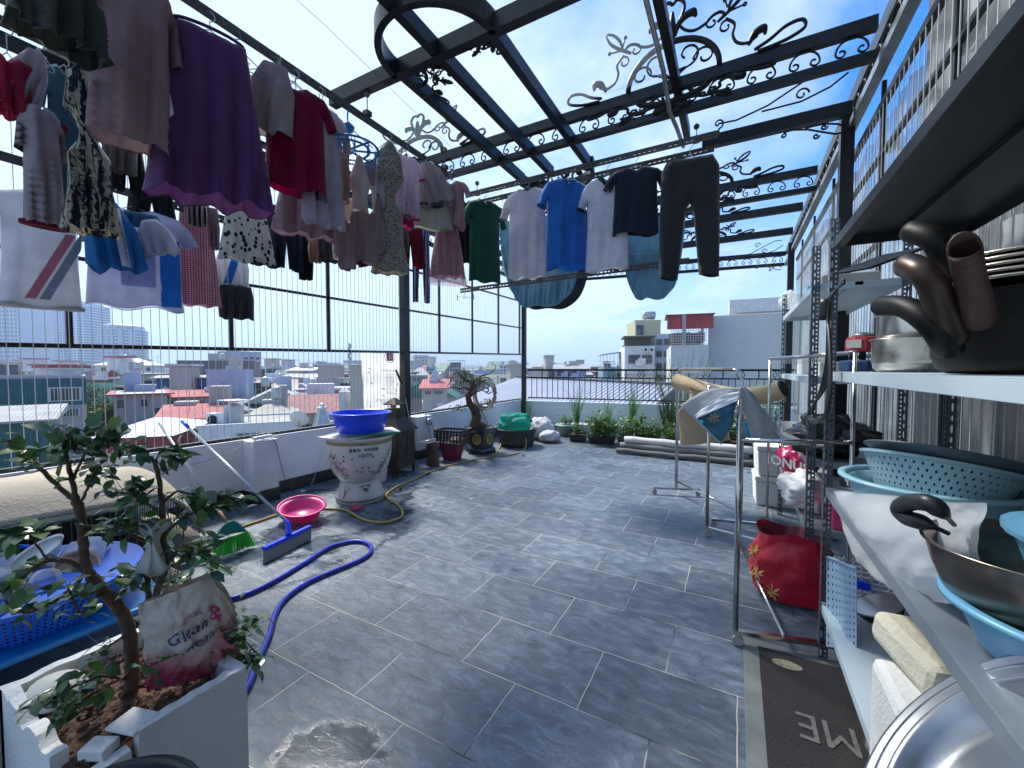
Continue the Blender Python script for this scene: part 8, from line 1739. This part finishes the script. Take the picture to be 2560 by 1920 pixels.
# steel wok with black handle
WK = M('brushed_warm_steel', (.24, .20, .165), .26, 1.0, var=.35, scale=5, dirt=(.06, .035, .02), dscale=6, damt=.7)
wk = thing('wok', 'deep stainless wok with a black side handle on the nearest part of the lower shelf', 'wok', (.57, 1.24, .97)); tl_ = rot('Y', -3)
MB().lathe([(0, 0), (.07, .0), (.12, .02), (.155, .06), (.17, .11), (.178, .155), (.186, .160), (.186, .165), (.172, .158), (.162, .11), (.145, .06), (.11, .03), (0, .012)], 56, (0, 0, 0), tl_).build('bowl', WK, wk, smooth=True)
hd = MB(); hp_ = spline([at(2385, 1312, X=.43), at(2356, 1282, X=.395), at(2322, 1258, X=.372), at(2275, 1256, X=.362), at(2250, 1272, X=.362), at(2268, 1294, X=.370), at(2318, 1310, X=.385), at(2372, 1334, X=.42)], 5)
hd.tube(hp_, [.005]*4+[.010, .014, .017]+[.019]*(len(hp_)-14)+[.017, .014, .010]+[.005]*4, 12)
hd.build('handle', BPL, wk, True, smooth=True)
colander('colander', 'small sky blue colander sitting inside the steel wok', (.63, 1.22, 1.05), .085, .125, .12, SKYP, rot('X', 4), rows=3, cols=22)
basin('plastic_basket', 'pale sky blue plastic basin under the steel wok on the lower shelf', (.62, 1.22, .91), .20, .11, SKYP, .016, cat='basin')
lump('scouring_pad', 'pale wire scourer lying in the small blue colander at the right edge', 'scourer', (.66, 1.20, 1.13), (.04, .04, .035), M('scourer', (.45, .46, .42), .8, bump=1, bscale=160), 3, .4, n=14)
# ---- bottom shelf and floor
mp_ = MB(); R_b = .30
bz = thing('aluminium_basin', 'huge shiny aluminium basin leaning in the bottom right corner', 'basin', at(2470, 1930, X=.37))
tl_ = Matrix.Rotation(radians(-52), 3, 'Y')@rot('X', -8)
MB().lathe([(0, -.045), (.10, -.048), (.155, -.050), (.172, -.042), (.185, -.020), (.190, .0), (.196, .006), (.202, .005), (.206, -.001), (.213, -.001), (.217, .008), (.226, .009), (.230, .001), (.237, .001), (.243, .010), (.250, .010), (.252, .003), (.245, -.004), (.2, -.012), (.18, -.055), (0, -.060)], 72, (0, 0, 0), tl_).build('body', M('shiny_aluminium', (.36, .375, .40), .36, 1.0, var=.3, scale=4), bz, smooth=True)
o = MB().box((0, 0, .29), (.22, .26, .58)).build('foam_box', FOAM, bevel=.025); o.location = (.50, 1.53, .02); tag(o, 'tall white foam box standing under the shelves behind the doormat', 'foam box')
o = MB().box((0, 0, 0), (.20, .26, .10)).build('foam_block', M('yellowed_foam', (.60, .56, .44), .8, bump=.3, bscale=60), bevel=.025); o.location = (.53, 1.62, .655); o.rotation_euler = (.1, .1, .3); tag(o, 'yellowed foam block lying on top of the tall foam box', 'foam block')
bp2 = thing('perforated_basket', 'light blue perforated basket standing on edge beside the post of the nearest unit', 'basket', (.45, 2.1, .30)); mb = MB()
nx_, nz_ = 10, 12
for i in range(nx_):
    for k in range(nz_):
        f = lambda u, v: at(2066+78*u, 1392+58*u*0+ (30*u)+ v*(225-30*u), X=.42+.06*u)+Vector((.01*sin(u*6), 0, 0))
        u0, u1, v0, v1 = i/nx_, (i+1)/nx_, k/nz_, (k+1)/nz_; c_, m_ = (u0+u1)/2, (v0+v1)/2; hu, hv = .022, .026
        mb.add([f(u0, v0), f(u1, v0), f(u1, v1), f(u0, v1), f(c_-hu, m_), f(c_, m_-hv), f(c_+hu, m_), f(c_, m_+hv)], [(0, 1, 5), (1, 6, 5), (1, 2, 6), (2, 7, 6), (2, 3, 7), (3, 4, 7), (3, 0, 4), (0, 5, 4)])
mb.build('side', M('powder_blue_plastic', (.24, .36, .50), .4), bp2, True, solid=.003)
MB().tube([f(t, 0) for t in (0, .25, .5, .75, 1)], .008, 6).build('rim', M('powder_blue_plastic', (.24, .36, .50), .4), bp2, True, smooth=True)
pn = thing('black_pan', 'small black round pan with a steel rim on the bottom of the nearest unit', 'pan', at(2205, 1535, X=.60)); MB().lathe([(0, 0), (.075, 0), (.095, .04), (.10, .04), (.078, -.004), (0, -.004)], 36, (0, 0, 0), rot('Y', -25)).build('pan', SOOT, pn, smooth=True); MB().lathe([(.095, .038), (.102, .038), (.102, .044), (.095, .044)], 36, (0, 0, 0), rot('Y', -25)).build('rim', STAIN, pn, smooth=True)
wbk = thing('white_wire_basket', 'white plastic lattice basket with a blue packet behind the white bag', 'basket', at(2165, 1450, X=.66)); mb = MB()
for k in range(8): mb.box((0, 0, -.10+.028*k), (.30, .006, .006)); mb.box((-.14+.04*k, 0, 0), (.006, .006, .22))
mb.build('lattice', WHITEP, wbk); MB().box((-.02, -.03, -.02), (.06, .03, .04)).build('blue_packet', BLUEB, wbk)
# doormat
dm = thing('doormat', 'dark grey bristly doormat with a rubber border and raised worn letters', 'doormat', (.35, 2.02, 0))
MTG = M('rubber_border', (.15, .165, .16), .7, var=.25, scale=10, dirt=(.28, .29, .27), dscale=4, damt=.5); MTB = M('bristle_mat', (.055, .052, .052), .95, var=.6, scale=120, bump=1.0, bscale=320, dirt=(.11, .10, .09), dscale=6, damt=.4)
MB().box((0, 0, .007), (.58, 1.12, .014)).build('rubber_border', MTG, dm, bevel=.003)
mb = MB(); rb = random.Random(3); mb.grid(lambda u, v: (-.22+.46*u, -.50+1.0*v, .0165+.0015*noise.noise(Vector((u*60, v*90, 1)))), 70, 120); mb.build('bristles', MTB, dm, smooth=False)
vs, fs = text_geo('HOME', .21); mb = MB(); mb.add([(-x*.80+.135, -y*1.0+.02, .020) for x, y, _ in vs], fs); mb.build('raised_letters', M('worn_letters', (.14, .135, .125), .9, var=.4, scale=60), dm)
mb = MB(); mb.add([(-.10+.065*cos(a*pi/14), .40+.034*sin(a*pi/14), .0190) for a in range(28)], [tuple(range(28))]); mb.build('oval_patch', M('tan_oval', (.28, .25, .17), .8, var=.3, scale=50), dm)
o = lump('white_bag', 'flattened white plastic bag poking out below the doormat at the bottom edge', 'plastic bag', (.17, 1.34, 0), (.16, .10, .015), clearmat('white_film', (.85, .9, .9), .75, .4), 12, .2, n=16)
# red printed bag
rbg = thing('red_bag', 'large red plastic bag printed with golden flowers standing between the two shelving units', 'plastic bag', (.36, 3.18, 0))
def rbf(u, v):
    a = u*2*pi; r = .150+.035*sin(pi*min(1, v*1.15))+.03*v*v-.0*v; x = r*1.45*cos(a); y = r*.85*sin(a); cr = 1+.10*noise.noise(Vector((cos(a)*2, sin(a)*2, v*4)))+.05*noise.noise(Vector((cos(a)*5, sin(a)*5, v*9)))
    return (x*cr-.07*v*cos(a)-.03*v, y*cr, .02+.43*v+.02*sin(a*3)*v)
MB().grid(rbf, 70, 30).build('bag', M('red_shiny_plastic', (.50, .008, .03), .38, var=.2, scale=6, coat=.0, bump=.7, bscale=9), rbg, smooth=True)
mb = MB(); rnd = random.Random(8)
for (u0, v0, n_) in ((.55, .66, 15), (.60, .35, 11), (.52, .25, 9), (.66, .12, 9)):
    for k in range(n_):
        a = k*2*pi/n_; p0, p1 = Vector(rbf(u0, v0)), Vector(rbf(u0+.035*cos(a)*(1+.4*sin(a*3)), v0+.13*sin(a)*(1+.3*sin(k)))); nrm = Vector((p0.x, p0.y, 0)).normalized()*.006; s_ = (p1-p0).cross(nrm).normalized()*.008; mb.add([p0+nrm, p0.lerp(p1, .5)+s_+nrm, p1+nrm, p0.lerp(p1, .5)-s_+nrm], [(0, 1, 2, 3)])
mb.build('golden_flowers', M('golden_print', (.70, .42, .12), .35), rbg)
MB().grid(lambda u, v: Vector(rbf(u, 1))*(1-.55*v)+Vector((-.03*v, 0, -.02*sin(u*30)*v+.20*v*0)), 60, 5).build('gathered_mouth', M('dark_red_inside', (.16, .01, .03), .5), rbg, smooth=True)
# foam boxes stacked beyond
for i, (z, l_) in enumerate(((0, 'lower white foam box of the stack beyond the second shelving unit'), (.335, 'upper white foam box of the stack beyond the second shelving unit'))):
    o = thing('foam_box', l_, 'foam box', (.44, 5.42, z), .05+.03*i, 'white foam boxes stacked on the floor'); MB().box((0, 0, .13), (.46-.02*i, .38, .26), taper=1.05).build('box', FOAM, o, bevel=.012); MB().box((0, 0, .295), (.50-.02*i, .42, .06)).build('lid', FOAM, o, bevel=.015)
# second unit items
lump('white_bag', 'white plastic bag lying on the lower shelf of the second unit above the red bag', 'plastic bag', (.50, 3.62, .50), (.20, .26, .13), M('white_soft_plastic', (.66, .67, .68), .35, var=.08, bump=.5, bscale=14), 21, .4)
ob = lump('printed_bag', 'crimson and white printed bag with big pale letters above the white bag', 'plastic bag', (.46, 4.0, .62), (.14, .20, .14), M('crimson_plastic', (.48, .01, .10), .3, var=.2), 22, .3)
vs, fs = text_geo('ONUS', .10, bold=.003); mb = MB(); mb.add([(-.085+x*.9, -.20-.02*abs(x), .14+y-.2*x) for x, y, _ in vs], fs); o = mb.build('lettering', WHITEP, ob)
lump('black_bag', 'black plastic bag filling the waist-high shelf of the second unit', 'plastic bag', (.56, 3.45, .93), (.22, .30, .13), M('black_glossy_plastic', (.008, .008, .010), .25, var=.2, bump=.6, bscale=12), 23, .35)
o = MB().box((0, 0, .10), (.16, .22, .20)).build('pink_box', M('hot_pink_plastic', (.70, .05, .20), .4), bevel=.01); o.location = (.62, 3.28, .50); tag(o, 'hot pink box on the second unit right behind the near post', 'box')
tr_ = thing('grey_tray', 'flat grey sheet tray leaning across the waist-high shelf of the second unit', 'tray', (.45, 4.3, 1.0)); mb = MB(); c_ = [at(1946, 1052, Y=4.6), at(2010, 1055, Y=3.6), at(2012, 1112, Y=3.6), at(1960, 1075, Y=4.5)]; mb.add(c_, [(0, 1, 2, 3)]); mb.build('sheet', M('grey_sheet', (.42, .45, .47), .4), tr_, True, solid=.006)
for i, (x, y, z, d, mt_, l_) in enumerate(((.62, 4.6, 1.45, (.22, .3, .14), WHITEP, 'white packet on the eye-level shelf of the second unit'), (.66, 3.9, 1.45, (.24, .3, .10), M('clear_box', (.5, .52, .52), .3), 'greyish clear storage box on the eye-level shelf'), (.62, 4.3, .93, (.25, .3, .16), FOAM, 'small foam tray on the waist-high shelf'), (.64, 3.6, 2.02, (.3, .4, .10), M('card_grey', (.3, .29, .27), .8), 'flat grey carton on the top shelf of the second unit'), (.64, 4.5, 2.02, (.22, .22, .2), M('cyan_tin', (.1, .35, .5), .3), 'blue tin on the top shelf of the second unit'))):
    o = MB().box((0, 0, d[2]/2), d).build('storage_box', mt_, bevel=.01); o.location = (x, y, z); tag(o, l_, 'box')
# cable looped on the post
cb = thing('power_cable', 'black power cable looped over the post of the nearest shelving unit', 'cable', at(2050, 900, X=.37)); mb = MB()
for k in range(3): mb.tube(spline([at(2110, 700+4*k, X=.385), at(2078-3*k, 745, X=.38), at(2070, 800, X=.375), at(2078-6*k, 900, X=.37), at(2062-5*k, 970, X=.365), at(2028+3*k, 1020, X=.36), at(2022+5*k, 1046, X=.355), at(2045, 1056-4*k, X=.355), at(2068-2*k, 1030, X=.36), at(2078-3*k, 960, X=.365), at(2074, 850, X=.37), at(2062, 760, X=.38)], 6), .0058, 7)
mb.build('cable', BPL, cb, True, smooth=True)
MB().lathe([(0, 0), (.022, 0), (.026, .02), (.026, .08), (.02, .10), (0, .10)], 12, at(2062, 800, X=.37)).build('plug', BPL, cb, True, smooth=True)
# roller bucket / tank near the far right post
o = lump('rag_bundle', 'shiny bundled plastic stuck at the head of the far right post', 'plastic bag', (.80, 8.7, 2.55), (.16, .16, .16), clearmat('white_film', (.85, .9, .9), .75, .4), 15, .4, n=18)
# ================================================================ air
hm = bpy.data.materials.new('haze_air'); hm.use_nodes = True; t_ = hm.node_tree; t_.nodes.clear()
pv = t_.nodes.new('ShaderNodeVolumePrincipled'); pv.inputs['Color'].default_value = (.62, .78, 1, 1); pv.inputs['Density'].default_value = .00055; pv.inputs['Anisotropy'].default_value = .2
ou = t_.nodes.new('ShaderNodeOutputMaterial'); t_.links.new(pv.outputs[0], ou.inputs['Volume'])
o = MB().box((0, 0, 44), (5990, 5990, 132)).build('haze', hm); tag(o, kind='stuff')
